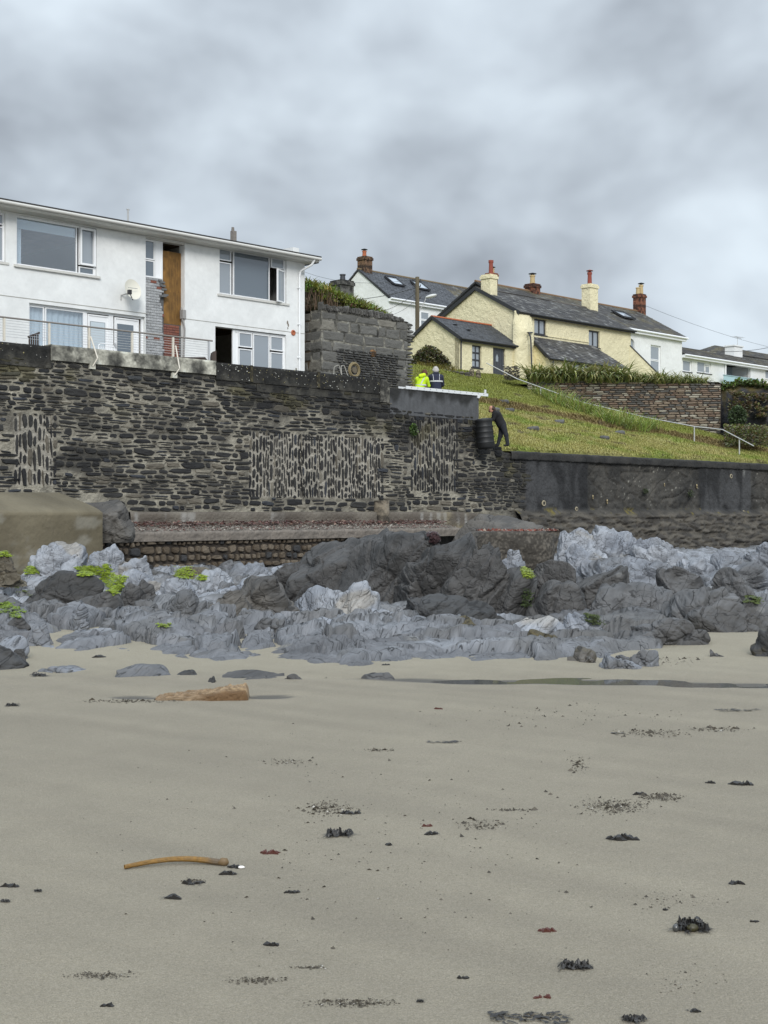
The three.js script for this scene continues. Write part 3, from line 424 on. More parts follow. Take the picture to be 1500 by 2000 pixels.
// ---- black rendered stretch of the sea wall to the right
const bw = thing('black_sea_wall', 'long low black rendered sea wall below the grass slope', 'sea wall', S.pos, S.turn);
{
  const x0 = LX(1004), x1 = LX(1720), P1 = [LX(1022), LX(1150)], P2 = [LX(1362), LX(1466)];
  grid(620, 90, (u, v) => {
    const x = lerp(x0, x1, u), y = lerp(-0.5, 3.93, v), smooth = Math.max(sst(P1[0], P1[0] + 0.15, x) * sst(P1[1], P1[1] - 0.2, x) * sst(1.55, 1.75, y), sst(P2[0] - 0.1, P2[0] + 0.2, x) * sst(P2[1] + 0.2, P2[1] - 0.2, x) * sst(1.35, 1.6, y + 0.2 * n3(x, 3, 3)));
    const low = sst(1.75, 1.45, y + 0.12 * n3(x * 0.7, 2, 9));
    const rough = (1 - smooth) * (1 - low);
    let z = smooth * 0.05 + rough * (0.10 * fbm(x * 2.1, y * 3.1, 3, 6) - 0.01);
    const st = y * 5.2 + 0.7 * n3(x * 0.35, y * 0.5, 5) + 0.25 * n3(x * 1.7, y * 2, 5);
    const sf = st - Math.floor(st), lay = hsh(Math.floor(st), Math.floor(x * 0.8 + 3 * hsh(Math.floor(st), 2, 2)), 4); z += low * (0.22 + 0.5 * (1.7 - y) * 0.5 + 0.11 * lay - 0.07 * sst(0.10, 0.02, Math.min(sf, 1 - sf)) + 0.14 * fbm(x * 2.2, y * 4.6, 8, 6) - 0.12 * Math.pow(clamp(ridge(x * 0.55 + y * 0.5, y * 0.8, 3)), 14));
    z -= rough * 0.09 * Math.pow(clamp(ridge(x * 0.6 + n3(x, y, 2) * 0.3, y * 0.9, 13)), 16);
    const n = fbm(x * 0.8, y * 0.5, 1, 4), streak = fbm(x * 1.1 + 0.5 * n3(x * 0.7, y * 0.6, 3), y * 0.22, 7, 5) * 1.5;
    let c = mix3([0.02, 0.019, 0.017], [0.07, 0.064, 0.054], clamp(0.35 + 1.4 * n + 0.3 * n3(x * 5, y * 8, 1)));
    c = mix3(c, mix3([0.010, 0.010, 0.0105], [0.042, 0.042, 0.043], sst(-0.05, 0.35, streak * 0.8 + n * 0.6 + 0.1)), smooth);
    c = mix3(c, mix3([0.085, 0.075, 0.06], [0.035, 0.031, 0.026], clamp(0.5 + 2 * n3(x * 1.3, st, 4))), low);
    c = mix3(c, [0.28, 0.27, 0.23], 0.7 * rough * sst(0.55, 0.62, n3(x * 7, y * 9, 9) + 0.25 * n));
    c = mix3(c, [0.13, 0.105, 0.02], 0.8 * sst(0.3, 0.45, n3(x * 0.9, 2, 2) + 0.6 * n3(x * 5, y * 6, 2)) * sst(0.22, 0.04, Math.abs(y - 1.62)));
    c = mix3(c, [0.2, 0.2, 0.19], 0.8 * sst(0.3, 0.5, n3(x * 1.6, 3, 8)) * sst(3.2, 3.55, y) * sst(LX(1440), LX(1460), x));
    const k = 1 + 0.3 * n3(x * 15, y * 15, 4); return { p: [x, y, z], c: c.map((q) => q * k) };
  }, 'rendered_face', M.vcWall, bw);
  grid(300, 8, (u, v) => { const x = lerp(x0 - 0.3, x1, u), s = v * 8, q = [[3.66, 0.0], [3.66, 0.1], [3.70, 0.13], [3.86, 0.13], [3.95, 0.12], [3.99, 0.08], [4.0, 0.0], [4.0, -0.3], [3.9, -0.5]][Math.round(s)]; return { p: [x, q[0] + 0.02 * n3(x * 3, 1, s * 0.3), q[1] + 0.025 * n3(x * 2.4, 5, s * 0.3)], c: mix3([0.013, 0.013, 0.0125], [0.04, 0.037, 0.033], clamp(0.3 + 1.5 * fbm(x * 1.4, s * 0.5, 3, 3))), uv: [x, v * 0.8] }; }, 'coping', M.vcWall, bw);
  new MB().box(x0, -0.2, -0.5, x1, 3.8, -0.2).build('core', M.concDark, bw);
  const ring = (px, py, pxr) => { const z = py > 960 ? 0.08 : 0.06, q = S(px, py, z), r = pxr / F * S.depth(px, z), b = new MB(); b.geo(new THREE.TorusGeometry(r, r * 0.32, 8, 18), new THREE.Matrix4().setPosition(q[0], q[1], z)); b.rod([q[0], q[1], -0.06], [q[0], q[1], z + 0.02], r * 1.05, 14, r * 1.0); const t = b.build('weep_pipe', mat([0.3, 0.26, 0.18]), bw); new MB().rod([q[0], q[1], z + 0.021], [q[0], q[1], z + 0.023], r * 0.72, 12).build('bore_disc', M.concDark, t); };  // pipe is solid; a dark disc on its end paints the shade of the bore
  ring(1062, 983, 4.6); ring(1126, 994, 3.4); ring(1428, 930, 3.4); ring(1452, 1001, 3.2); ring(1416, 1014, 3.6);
  const d = new MB(); for (const [px, py, s] of [[1158, 971, 2.6], [1186, 980, 3], [1298, 947, 2.2], [1361, 950, 3]]) { const q = S(px, py, 0.05); d.geo(new THREE.SphereGeometry(s / F * 60, 8, 6), new THREE.Matrix4().makeScale(0.8, 1.6, 0.5).setPosition(q[0], q[1], 0.05)); } d.build('mortar_lump', mat([0.4, 0.33, 0.2], { map: blotchTex }), bw);
}

// ---- foot of the wall: concrete step, shingle ledge, low stone wall
{
  const o = thing('concrete_step', 'low brownish concrete footing along the base of the rubble wall', 'footing', S.pos, S.turn), x0 = LX(255, 0.9), x1 = LX(985, 0.9);
  grid(300, 14, (u, v) => {
    const x = lerp(x0, x1, u), w = v * 14, f = Math.min(1, w / 9), low = sst(LX(880, 0.9), LX(985, 0.9), x) * 0.1;
    const y = w < 9 ? 0.75 + f * (0.85 - low) : 1.6 - low + 0.015 * n3(x * 3, 1, w), z = w < 9 ? 0.9 + 0.03 * n3(x * 1.5, y * 2, 3) + 0.02 * n3(x * 6, y * 6, 1) : lerp(0.88, -0.05, (w - 9) / 5);
    const n = fbm(x * 0.9, y * 1.3, 5, 4), st = n3(x * 3.1, y * 0.3, 7); let c = mix3([0.105, 0.087, 0.07], [0.18, 0.16, 0.13], clamp(0.4 + 1.4 * n)); c = mix3(c, [0.3, 0.29, 0.27], 0.7 * sst(0.28, 0.5, st) * (w < 9 ? 1 : 0.2)); c = mix3(c, [0.3, 0.24, 0.11], sst(LX(800), LX(870), x) * 0.6 * sst(-0.1, 0.2, n)); c = mix3(c, [0.09, 0.075, 0.06], 0.8 * sst(0.1, 0.25, fbm(x * 0.6, y, 11, 4)));
    return { p: [x, y, z], c, uv: [x, y + z] };
  }, 'face', M.vcMortar, o);
  const q = S(757, 1000, 1.15), b = new MB(); b.geo(new THREE.CylinderGeometry(0.26, 0.3, 1.35, 18, 6), new THREE.Matrix4().setPosition(q[0], 1.32, 0.86)); b.build('stub_pillar', mat([0.23, 0.2, 0.16], { map: rep(blotchTex, 1), bumpMap: bumpTex, bumpScale: 0.03 }), o);
}
{
  const o = thing('shingle_ledge', 'narrow shingle-topped ledge strewn with dry red seaweed under the rubble wall', 'ledge', S.pos, S.turn), x0 = LX(150, 2), x1 = LX(900, 2);
  grid(320, 16, (u, v) => { const x = lerp(x0, x1, u), w = v * 16, z = w < 5 ? 2.02 + 0.03 * n3(x * 3, w, 1) : lerp(2.0, 0.8, (w - 5) / 11), y = w < 5 ? lerp(0.76, 1.02, w / 5) : 1.03 + 0.13 * (2 - z) + 0.03 * n3(x * 2, z * 3, 4) + 0.02 * n3(x * 9, z * 9, 4); return { p: [x, y, z + 0.05 * n3(x * 0.9, 2, 2)], c: mix3([0.12, 0.105, 0.09], [0.22, 0.19, 0.16], clamp(0.5 + 0.9 * n3(x * 14, z * 14 + y * 14, 3) + 0.6 * n3(x * 2, z, 3))), uv: [x, y + z] }; }, 'ledge_bed', M.vcStone, o);
  const r = rng(71), b = new MB(), wd = new MB(), sp = new THREE.IcosahedronGeometry(1, 0);
  for (let i = 0; i < 2600; i++) { const x = lerp(x0, x1, r()), z = lerp(0.95, 1.98, r()), s = 0.012 + 0.028 * r() * r(), k = 0.5 + r(); b.col = r() < 0.5 ? [0.16 * k, 0.14 * k, 0.12 * k] : r() < 0.5 ? [0.26 * k, 0.24 * k, 0.21 * k] : [0.11 * k, 0.06 * k, 0.05 * k]; b.geo(sp.clone(), new THREE.Matrix4().makeScale(s * 1.4, s * 0.8, s).setPosition(x, 1.06 + 0.13 * (2 - z), z)); }
  b.build('shingle', M.vc, o, 'stuff');
  for (let i = 0; i < 2400; i++) { const x = lerp(x0 + 1.2, x1, r()), z = 1.0 + 0.55 * r() * r(), s = 0.03 + 0.05 * r(), a = r() * 6.28, y = 1.09 + 0.13 * (2 - z) + 0.09 * r(), k = 0.5 + 0.9 * r(); wd.col = r() < 0.2 ? [0.3 * k, 0.2 * k, 0.15 * k] : [0.12 * k, 0.045 * k, 0.036 * k]; const ca = Math.cos(a) * s, sa = Math.sin(a) * s; wd.tri([x - ca, y, z - sa], [x + ca, y + s * (r() - 0.3), z + sa], [x + sa * 0.6, y + s * 0.8 * r(), z - ca * 0.6]); }
  wd.build('dry_seaweed', M.vcLeaf, o, 'stuff');
  void r;
}
{
  const o = thing('low_stone_wall', 'low brown dry stone wall of rounded blocks below the shingle ledge', 'stone wall', S.pos, S.turn), r = rng(8), x0 = LX(190, 1.9), x1 = LX(668, 1.9), list = [];
  grid(120, 20, (u, v) => { const x = lerp(x0, x1, u), y = lerp(-0.25, 0.84, v); return { p: [x, y, 1.86 + 0.03 * n3(x * 4, y * 4, 1)], c: [0.045, 0.036, 0.028] }; }, 'packing', M.vcStone, o);
  let y = -0.1; const hs = [0.24, 0.23, 0.25, 0.2];
  for (const h of hs) { for (let x = x0 + 0.05 * r(); x < x1;) { const w = h * (0.75 + 1.3 * r() * r()) * (x < x0 + 2 && r() < 0.3 ? 1.5 : 1), q = r(), t = q < 0.12 ? [0.042, 0.042, 0.043] : mix3([0.075, 0.056, 0.037], [0.165, 0.135, 0.10], r()), sd = Math.floor(r() * 1e9), cx = x + w / 2, cy = y + h / 2 + 0.05 * n3(x * 1.3, y, 2) + 0.03 * (r() - 0.5), hh = h * (0.72 + 0.42 * r()); list.push({ area: w * h, make: (mb) => stone(mb, cx, cy, w - 0.055, hh - 0.035, 0.04 + 0.03 * r(), rng(sd), t, 1.9, 0.62) }); x += w; } y += h; }
  masonry(o, list, M.vcStone);
}
{ // sloping concrete block on the left
  const o = thing('concrete_ramp_block', 'large tan concrete block with a sloping top at the left foot of the wall', 'concrete block', S.pos, S.turn), zf = 4.4, b0 = S(200, 1003, zf), e0 = LX(-140, zf), c0 = S(150, 962, 0.6);
  const top = S(100, 1001, zf)[1];
  grid(70, 40, (u, v) => { const w = v * 40, x = lerp(e0, b0[0], u); let y, z; if (w <= 22) { y = lerp(-0.1, top, w / 22); z = zf; } else { const k = (w - 22) / 18; y = top + 0.03 + 0.5 * Math.min(1, k / 0.6); z = lerp(zf - 0.05, 0.6, Math.pow(k, 1.2)); } const n = fbm(x * 0.7, (y + z) * 0.6, 4, 4); let c = mix3([0.085, 0.07, 0.042], [0.17, 0.145, 0.095], clamp(0.45 + 1.2 * n + 0.3 * n3(x * 0.8 + z * 0.5, 0.2, y))); c = mix3(c, [0.22, 0.205, 0.165], 0.75 * sst(0.06, 0.2, fbm(x * 0.9, y * 1.6, 14, 5) + 0.14 * (0.9 - y) - (w > 22 ? 1 : 0))); return { p: [x, y + 0.008 * n3(x * 1.3, w * 0.1, 2), z + 0.008 * n3(x * 2, w * 0.1, 6)], c, uv: [x, y + z] }; }, 'faces', M.vcConc, o);
  const m = mat([0.3, 0.26, 0.18], { map: rep(blotchTex, 0.4) });
  const ch = new MB().poly([[-zf + 0.005, -0.1], [-0.6, -0.1], [-0.6, top + 0.52], [-zf + 2.0, top + 0.52], [-zf + 0.06, top + 0.02], [-zf + 0.005, top]], 0, 0.06).geometry; ch.rotateY(Math.PI / 2).translate(b0[0] - 0.05, 0, 0); mesh('end_face', ch, m, o);
  void c0;
}

// ================================================================ ROCKS
const sphereCache = {};
function sphereTpl(n) { if (!sphereCache[n]) { const g = mergeVertices(new THREE.IcosahedronGeometry(1, n).deleteAttribute('uv').deleteAttribute('normal')); sphereCache[n] = g; } return sphereCache[n]; }
const TONE = {
  pale: (p, n) => { let c = mix3(PALE, [0.21, 0.226, 0.255], sst(-0.1, 0.35, n)); return mix3(c, [0.286, 0.252, 0.197], 0.6 * sst(0.42, 0.55, n3(p[0] * 1.1 + 3, p[1] * 1.6, p[2]))); },
  mid: (p, n) => mix3([0.205, 0.217, 0.238], [0.115, 0.116, 0.118], sst(-0.2, 0.2, n)),
  grey: (p, n) => mix3([0.116, 0.116, 0.117], [0.071, 0.068, 0.065], sst(-0.2, 0.25, n)),
  dark: (p, n) => mix3([0.07, 0.067, 0.064], [0.037, 0.036, 0.0345], sst(-0.15, 0.25, n)),
  wet: (p, n) => mix3([0.048, 0.048, 0.048], [0.031, 0.031, 0.031], sst(-0.1, 0.2, n)),
  brown: (p, n) => mix3([0.112, 0.102, 0.088], [0.071, 0.066, 0.060], sst(-0.2, 0.2, n)),
  tan: (p, n) => mix3([0.150, 0.129, 0.088], [0.075, 0.061, 0.041], sst(-0.2, 0.2, n)),
};
// one water-worn lobe: box of the photograph (x0..x1, top, foot) at depth d gives width, height and place; facets and foliation shape it
function lobe(o) {
  const { x0, x1, yt, yb, tone = 'grey', seed = 1, fac = 10, lean = 0, zr = 0.8, foot = 0, n = 40, fol = [0.35, 0.85, 0.4], grooves = 1, rough = 1, sq = 0.8, peak = 0.5, flat = 0, weed = 0, bed = 0.085 } = o;
  const d0 = o.d ?? F * (EYE - foot) / (yb - 1000), r = rng(seed * 7919 + 13), W0 = (x1 - x0) / F * d0, rz = W0 / 2 * zr, d = d0 + rz * 0.75, W = (x1 - x0) / F * d, rx = W / 2;
  const yTop = EYE + (1000 - yt) / F * d, yBase = Math.min(EYE + (1000 - yb) / F * d0, foot) - 0.12, H = yTop - yBase, cx = ((x0 + x1) / 2 - 750) / F * d;
  const planes = []; for (let i = 0; i < fac; i++) { const v = new THREE.Vector3(r() * 2 - 1, r() * 1.5 - 0.35, r() * 1.7 - 0.5).normalize(); planes.push([v.x, v.y, v.z, 0.64 + 0.28 * r()]); }
  if (flat) planes.push([flat * 0.4, 0.9, 0.2, 0.5]);
  const tpl = sphereTpl(Math.round(n * 0.58)), src = tpl.attributes.position, N = src.count, pos = new Float32Array(N * 3), col = new Float32Array(N * 3), uv = new Float32Array(N * 2);
  const f = new THREE.Vector3(...fol).normalize(), fb = new THREE.Vector3(f.y, -f.x, 0.2).normalize(), ox = seed * 3.7 % 40, sc = Math.min(rx, H);
  let mnx = 1e9, mxx = -1e9, mxy = -1e9;
  for (let i = 0; i < N; i++) {
    const a = src.getX(i), b = src.getY(i), c = src.getZ(i);
    let k = 0; for (const q of planes) { const t = (q[0] * a + q[1] * b + q[2] * c) / q[3]; if (t > 0) k += Math.pow(t, 34); } k = Math.pow(k + Math.pow(0.88, 34), 1 / 34);
    let m = 1 / k; m *= 1 + 0.2 * rough * fbm(a * 1.3 + ox, b * 1.3, c * 1.3 + seed, 3);
    const pw = (v) => Math.sign(v) * Math.pow(Math.abs(v), sq);
    let x = pw(a) * m * rx, y = b * m, z = pw(c) * m * rz;
    y = y > 0 ? y * H * 0.82 : y * H * 0.3;
    x += lean * Math.max(0, y) + (peak - 0.5) * Math.max(0, y) * rx / H * 0.9;
    pos[i * 3] = x; pos[i * 3 + 1] = y; pos[i * 3 + 2] = z; mnx = Math.min(mnx, x); mxx = Math.max(mxx, x); mxy = Math.max(mxy, y);
  }
  const sx = W / (mxx - mnx), sy = H * 0.82 / mxy, off = (mnx + mxx) / 2;
  const g = new THREE.BufferGeometry(), tn = TONE[tone];
  for (let i = 0; i < N; i++) {
    let x = (pos[i * 3] - off) * sx, y = pos[i * 3 + 1] * sy, z = pos[i * 3 + 2]; const a = src.getX(i), b = src.getY(i), c = src.getZ(i);
    const wx = x + 0.09 * n3(x * 1.1 + ox, y * 1.1, z * 1.1) + 0.02 * n3(x * 5 + ox, y * 5, z * 5), wy = y + 0.08 * n3(x * 1.2, y * 1.2 + ox, z * 1.2), A = (wx * f.x + wy * f.y + z * f.z), B = (wx * fb.x + wy * fb.y + z * fb.z);
    const g1 = Math.pow(clamp(ridge(A * 2.1 + ox, B * 0.35, seed)), 8), g2 = Math.pow(clamp(ridge(A * 5.2, B * 0.8 + ox, seed + 4)), 6), g3 = Math.pow(clamp(ridge(B * 0.9 + ox, A * 0.55, seed + 9)), 14);
    const st = n3(A * 2.6, B * 0.35 + ox, 2.1 + seed);
    const [h1, h2, hid, ht] = cells(A * 3.1 + ox, B * 1.25 + z * 0.9, seed), [k1, k2, kid, kt] = cells(A * 7 + ox, B * 3 + z * 2, seed + 3), blk = 0.085 * (hid - 0.5) + 0.16 * ht - 0.05 * sst(0.07, 0, h2 - h1) + 0.016 * (kid - 0.5) + 0.035 * kt - 0.015 * sst(0.07, 0, k2 - k1); void k1;
    const stp = A * 2.4 + 0.35 * n3(B * 0.7, A * 0.5 + ox, seed), fr = stp - Math.floor(stp), step = (fr < 0.9 ? fr / 0.9 : (1 - fr) / 0.1) - 0.5;
    let disp = -0.08 * g1 * grooves - 0.03 * g2 * grooves - 0.09 * g3 + bed * step * Math.max(grooves, 0.4) + blk * (0.45 + 0.4 * rough) + 0.03 * st * grooves + 0.04 * rough * (0.25 - Math.abs(n3(x * 2.0 + ox, y * 2.0, z * 2.0))) + 0.014 * rough * n3(x * 7, y * 7 + ox, z * 7) + 0.006 * n3(x * 19, y * 19, z * 19 + ox);
    disp *= Math.min(1, 0.35 + sc * 0.65);
    x += a * disp; y += b * disp; z += c * disp;
    const p = [x + ox, y, z + seed], nn = fbm(p[0] * 0.9, p[1] * 0.9, p[2] * 0.9, 4) + 0.12 * st;
    let cc = tn(p, nn);
    cc = mix3(cc, [0.3, 0.3, 0.29], 0.5 * sst(0.5, 0.62, n3(p[0] * 6, p[1] * 6, p[2] * 6)) * (tone === 'pale' ? 0.3 : 0.5) * sst(0, 0.3, n3(p[0], p[1], p[2])));
    if (weed) cc = mix3(cc, mix3([0.13, 0.10, 0.03], [0.035, 0.03, 0.015], r()), weed * sst(-0.15, 0.1, n3(p[0] * 1.6, p[1] * 1.6, p[2] * 1.6) + 0.5 * n3(p[0] * 8, p[1] * 8, p[2] * 8)));
    const kk = 1 + 0.14 * n3(p[0] * 11, p[1] * 11, p[2] * 11) + 0.22 * n3(A * 9, B * 1.6 + ox, 3);
    pos[i * 3] = x + cx; pos[i * 3 + 1] = y + yBase + H * 0.18; pos[i * 3 + 2] = z - d;
    col[i * 3] = cc[0] * kk; col[i * 3 + 1] = cc[1] * kk; col[i * 3 + 2] = cc[2] * kk; uv[i * 2] = x + z * 0.7; uv[i * 2 + 1] = y + z * 0.5;
  }
  g.setAttribute('position', new THREE.BufferAttribute(pos, 3)); g.setAttribute('color', new THREE.BufferAttribute(col, 3)); g.setAttribute('uv', new THREE.BufferAttribute(uv, 2)); const ix = tpl.index.array, keep = [], cut = yBase + H * 0.18 - H * 0.2; for (let i = 0; i < ix.length; i += 3) if (pos[ix[i] * 3 + 1] > cut || pos[ix[i + 1] * 3 + 1] > cut || pos[ix[i + 2] * 3 + 1] > cut) keep.push(ix[i], ix[i + 1], ix[i + 2]); g.setIndex(keep); g.computeVertexNormals();
  return g;
}
function rock(name, label, lobes, group) {
  const gs = lobes.map(lobe), g = gs.length > 1 ? mergeGeometries(gs) : gs[0];
  g.computeBoundingBox(); const b = g.boundingBox, o = [(b.min.x + b.max.x) / 2, b.min.y, (b.min.z + b.max.z) / 2]; g.translate(-o[0], -o[1], -o[2]);
  const m = mesh(name, g, ['pale', 'mid'].includes(lobes[0].tone) ? M.vcPale : M.vcRock); m.position.set(...o); return tag(m, label, name === 'rock_outcrop' ? 'rock outcrop' : name.includes('slab') ? 'rock slab' : /_rock$/.test(name) ? 'rock' : 'boulder', group);
}
const R = (x0, x1, yt, yb, tone, seed, o = {}) => ({ x0, x1, yt, yb, tone, seed, ...o });
const diag = [-0.75, 0.6, 0.2], diag2 = [0.6, 0.7, 0.3], flatF = [0.1, 0.95, 0.25];
// left
rock('rock_outcrop', 'large pale blue-grey knobbly outcrop against the tan concrete block', [
  R(38, 185, 1056, 1150, 'pale', 1, { n: 52, d: 29, fac: 12, fol: diag2, rough: 1.5, sq: 0.7 }), R(150, 262, 1062, 1150, 'pale', 2, { n: 46, d: 28.5, fac: 12, fol: diag2, rough: 1.5 }), R(215, 302, 1082, 1150, 'pale', 3, { n: 40, d: 27.5, fac: 10, fol: diag2, rough: 1.4 }),
  R(95, 170, 1090, 1165, 'pale', 4, { n: 36, d: 26, fac: 9, fol: diag }), R(200, 330, 1108, 1175, 'pale', 5, { n: 44, d: 25, fac: 12, fol: diag2, rough: 1.4 })]);
rock('rock_outcrop', 'low pale cracked outcrop below the end of the brown dry stone wall', [R(290, 400, 1128, 1192, 'pale', 6, { n: 44, d: 24, fac: 10, fol: diag2 }), R(370, 480, 1108, 1180, 'pale', 7, { n: 44, d: 26, fac: 9, fol: diag }), R(455, 545, 1118, 1180, 'pale', 8, { n: 36, d: 26 })]);
rock('rock_slab', 'flat tan slab with bright algae under the end of the brown dry stone wall', [R(322, 460, 1104, 1140, 'tan', 93, { n: 46, d: 33.5, foot: 0.1, zr: 0.5, fac: 6, sq: 0.55, grooves: 0.3 })]);
rock('boulder', 'broad dark brown-grey boulder just below the bright green algae patch', [R(18, 205, 1114, 1212, 'dark', 9, { n: 62, fac: 7, peak: 0.6, zr: 0.6, grooves: 0.3, rough: 0.6 }), R(110, 250, 1150, 1222, 'dark', 10, { n: 44, fac: 7, grooves: 0.3, rough: 0.6 })]);
rock('boulder', 'dark tilted boulder with a hollow side, touching the algae patch', [R(224, 290, 1136, 1188, 'dark', 11, { n: 40, lean: 0.1, grooves: 0.5 })]);
rock('boulder', 'dark smooth boulder with a flat leaning right face beside the pale outcrop', [R(260, 324, 1127, 1186, 'dark', 12, { n: 40, lean: 0.1, fac: 6, grooves: 0.4 }), R(255, 312, 1170, 1200, 'grey', 13, { n: 26 })]);
rock('rock_slab', 'rough brown overhanging slab at the left edge under the concrete block', [R(-60, 48, 1080, 1132, 'tan', 14, { n: 44, d: 25, foot: 0.75, zr: 0.6, sq: 0.6 })]);
rock('rock_outcrop', 'low grey rock at the left edge with green algae on top', [R(-70, 95, 1165, 1228, 'grey', 15, { n: 52, fol: flatF })]);
rock('boulder', 'upright pale boulder with a blunt cracked top in the front row', [R(136, 186, 1184, 1243, 'mid', 16, { n: 40, fac: 6, zr: 0.7, fol: diag2, grooves: 0.7 })]);
rock('boulder', 'rounded pale boulder with fine curved cracks beside the upright one', [R(178, 246, 1204, 1248, 'mid', 17, { n: 40, fol: diag })]);
rock('boulder', 'pale leaning boulder with streaked top below the tilted dark boulder', [R(238, 302, 1186, 1238, 'mid', 18, { n: 42, fol: diag2, lean: -0.2 })]);
rock('boulder', 'pale striped dome rock low in the front left of the rocks', [R(38, 112, 1213, 1268, 'mid', 19, { n: 46, fol: [0.9, 0.4, 0.2] })]);
rock('boulder', 'grey rounded rock at the left edge just above the sand', [R(-40, 62, 1238, 1292, 'mid', 20, { n: 44 })]);
rock('boulder', 'small blunt grey rock behind the rounded one at the left edge', [R(8, 72, 1206, 1252, 'grey', 21, { n: 36 })]);
rock('boulder', 'dark blunt boulder standing in the sand at the left edge', [R(-45, 52, 1254, 1308, 'wet', 22, { n: 44, grooves: 0.5, fac: 9 }), R(20, 56, 1262, 1300, 'dark', 23, { n: 26 })]);
rock('boulder', 'low rock with a small green algae tuft on its crown', [R(294, 352, 1210, 1250, 'grey', 24, { n: 36, fol: flatF })]);
rock('boulder', 'pale broad low rock left of the brown dome boulder', [R(340, 440, 1198, 1252, 'mid', 25, { n: 46, fol: diag2 })]);
rock('rock_outcrop', 'streaked grey outcrop behind the front row of pale boulders', [R(308, 420, 1155, 1222, 'mid', 26, { n: 52, fol: diag, fac: 9 }), R(95, 150, 1190, 1232, 'grey', 27, { n: 34 })]);
rock('small_rock', 'low ridged grey rock breaking the sand near the left edge', [R(66, 190, 1295, 1315, 'mid', 28, { n: 46, fol: diag2, zr: 0.8, rough: 1.4 })]);
rock('small_rock', 'low smooth grey rock hump in the sand behind the tan log', [R(210, 352, 1299, 1321, 'mid', 29, { n: 50, zr: 0.9, grooves: 0.7, peak: 0.4, rough: 1.4 })]);
rock('small_rock', 'grey low rock hump trailing off along the sand right of the log', [R(425, 580, 1309, 1329, 'grey', 31, { n: 50, zr: 0.9, grooves: 0.8, peak: 0.3, rough: 1.4 })]);
rock('small_rock', 'small dark ribbed stone just behind the tan log', [R(396, 434, 1316, 1333, 'dark', 33, { n: 26, fol: diag })]);
rock('small_rock', 'small wet rock tip at the near end of the runnel', [R(624, 660, 1313, 1324, 'wet', 34, { n: 18 })]);
rock('small_rock', 'low grey rock sliver further along the runnel', [R(700, 776, 1312, 1326, 'grey', 35, { n: 30, zr: 0.4, grooves: 0.4 })]);
rock('small_rock', 'flat wet rock at the tail of the smooth grey hump behind the log', [R(330, 392, 1302, 1319, 'wet', 30, { n: 26, zr: 0.5, grooves: 0.3 })]);
rock('small_rock', 'flat dark rock tailing off right of the low hump near the runnel', [R(540, 610, 1312, 1328, 'dark', 32, { n: 28, zr: 0.5 })]);
// centre
rock('boulder', 'big brown-grey dome boulder with a furrowed left flank', [R(432, 600, 1121, 1224, 'brown', 36, { n: 66, fac: 8, peak: 0.62, zr: 0.7, grooves: 0.45 }), R(395, 500, 1150, 1232, 'brown', 37, { n: 52, fol: [0.95, 0.2, 0.2], fac: 8 })]);
rock('rock_outcrop', 'huge dark grey boulder mass sloping down in the middle of the rocks', [
  R(512, 690, 1076, 1165, 'dark', 38, { n: 56, d: 25, fac: 6, grooves: 0.6, bed: 0.2, rough: 0.6, peak: 0.66, sq: 0.7, fol: diag }),
  R(545, 790, 1040, 1175, 'dark', 39, { n: 76, d: 24, fac: 6, grooves: 0.6, bed: 0.2, rough: 0.6, peak: 0.58, sq: 0.7, fol: diag }),
  R(650, 900, 1034, 1200, 'dark', 40, { n: 84, d: 22.4, fac: 6, grooves: 0.6, bed: 0.2, rough: 0.6, peak: 0.6, sq: 0.65, fol: diag, zr: 0.7 }),
  R(760, 985, 1042, 1205, 'dark', 41, { n: 84, d: 21.6, fac: 7, grooves: 0.6, bed: 0.2, rough: 0.7, peak: 0.42, sq: 0.65, fol: diag, zr: 0.7 }),
  R(860, 1010, 1066, 1204, 'dark', 42, { n: 66, d: 21.2, fac: 7, grooves: 0.6, bed: 0.2, rough: 0.8, peak: 0.35, fol: diag }),
  R(905, 995, 1058, 1150, 'dark', 75, { n: 48, d: 23.5, fac: 7, grooves: 0.6, bed: 0.2, fol: diag }),
  R(930, 1052, 1108, 1204, 'dark', 43, { n: 56, d: 21.2, fac: 7, rough: 0.7, fol: diag, grooves: 0.6, bed: 0.2 })]);
rock('boulder', 'smooth pale blue mound between the brown dome and the huge dark mass', [R(562, 690, 1142, 1216, 'pale', 44, { n: 52, fac: 8, grooves: 0.6, fol: diag2 }), R(622, 752, 1136, 1222, 'pale', 45, { n: 52, fac: 8, grooves: 0.6, fol: diag, peak: 0.4 })]);
rock('rock_outcrop', 'low pale outcrop below the smooth blue mound', [R(690, 845, 1190, 1238, 'pale', 46, { n: 52, fol: flatF, zr: 0.6 }), R(590, 720, 1200, 1246, 'pale', 47, { n: 46, fol: flatF, zr: 0.6 })]);
rock('rock_slab', 'long dark tapering slab lying tilted against the huge dark mass', [R(784, 1004, 1162, 1230, 'wet', 48, { n: 66, zr: 0.35, flat: 0.5, sq: 0.65, peak: 0.2, fol: [0.35, 0.93, 0.1], grooves: 0.8 })]);
rock('boulder', 'brown seaweed-covered rock below the dark slab', [R(836, 968, 1204, 1254, 'brown', 49, { n: 52, zr: 0.6, weed: 0.9, rough: 1.6, peak: 0.4 })]);
rock('boulder', 'second brown weedy rock with a ragged top, right of the first', [R(992, 1150, 1222, 1264, 'brown', 50, { n: 52, zr: 0.5, weed: 0.8, rough: 1.8 })]);
rock('boulder', 'pale wedge rock at the right end of the dark slab', [R(978, 1120, 1204, 1250, 'pale', 51, { n: 46, fol: flatF, zr: 0.5 })]);
rock('boulder', 'pale layered rock with green weed on its right shoulder', [R(1080, 1196, 1192, 1256, 'pale', 52, { n: 52, fol: diag2, zr: 0.6 })]);
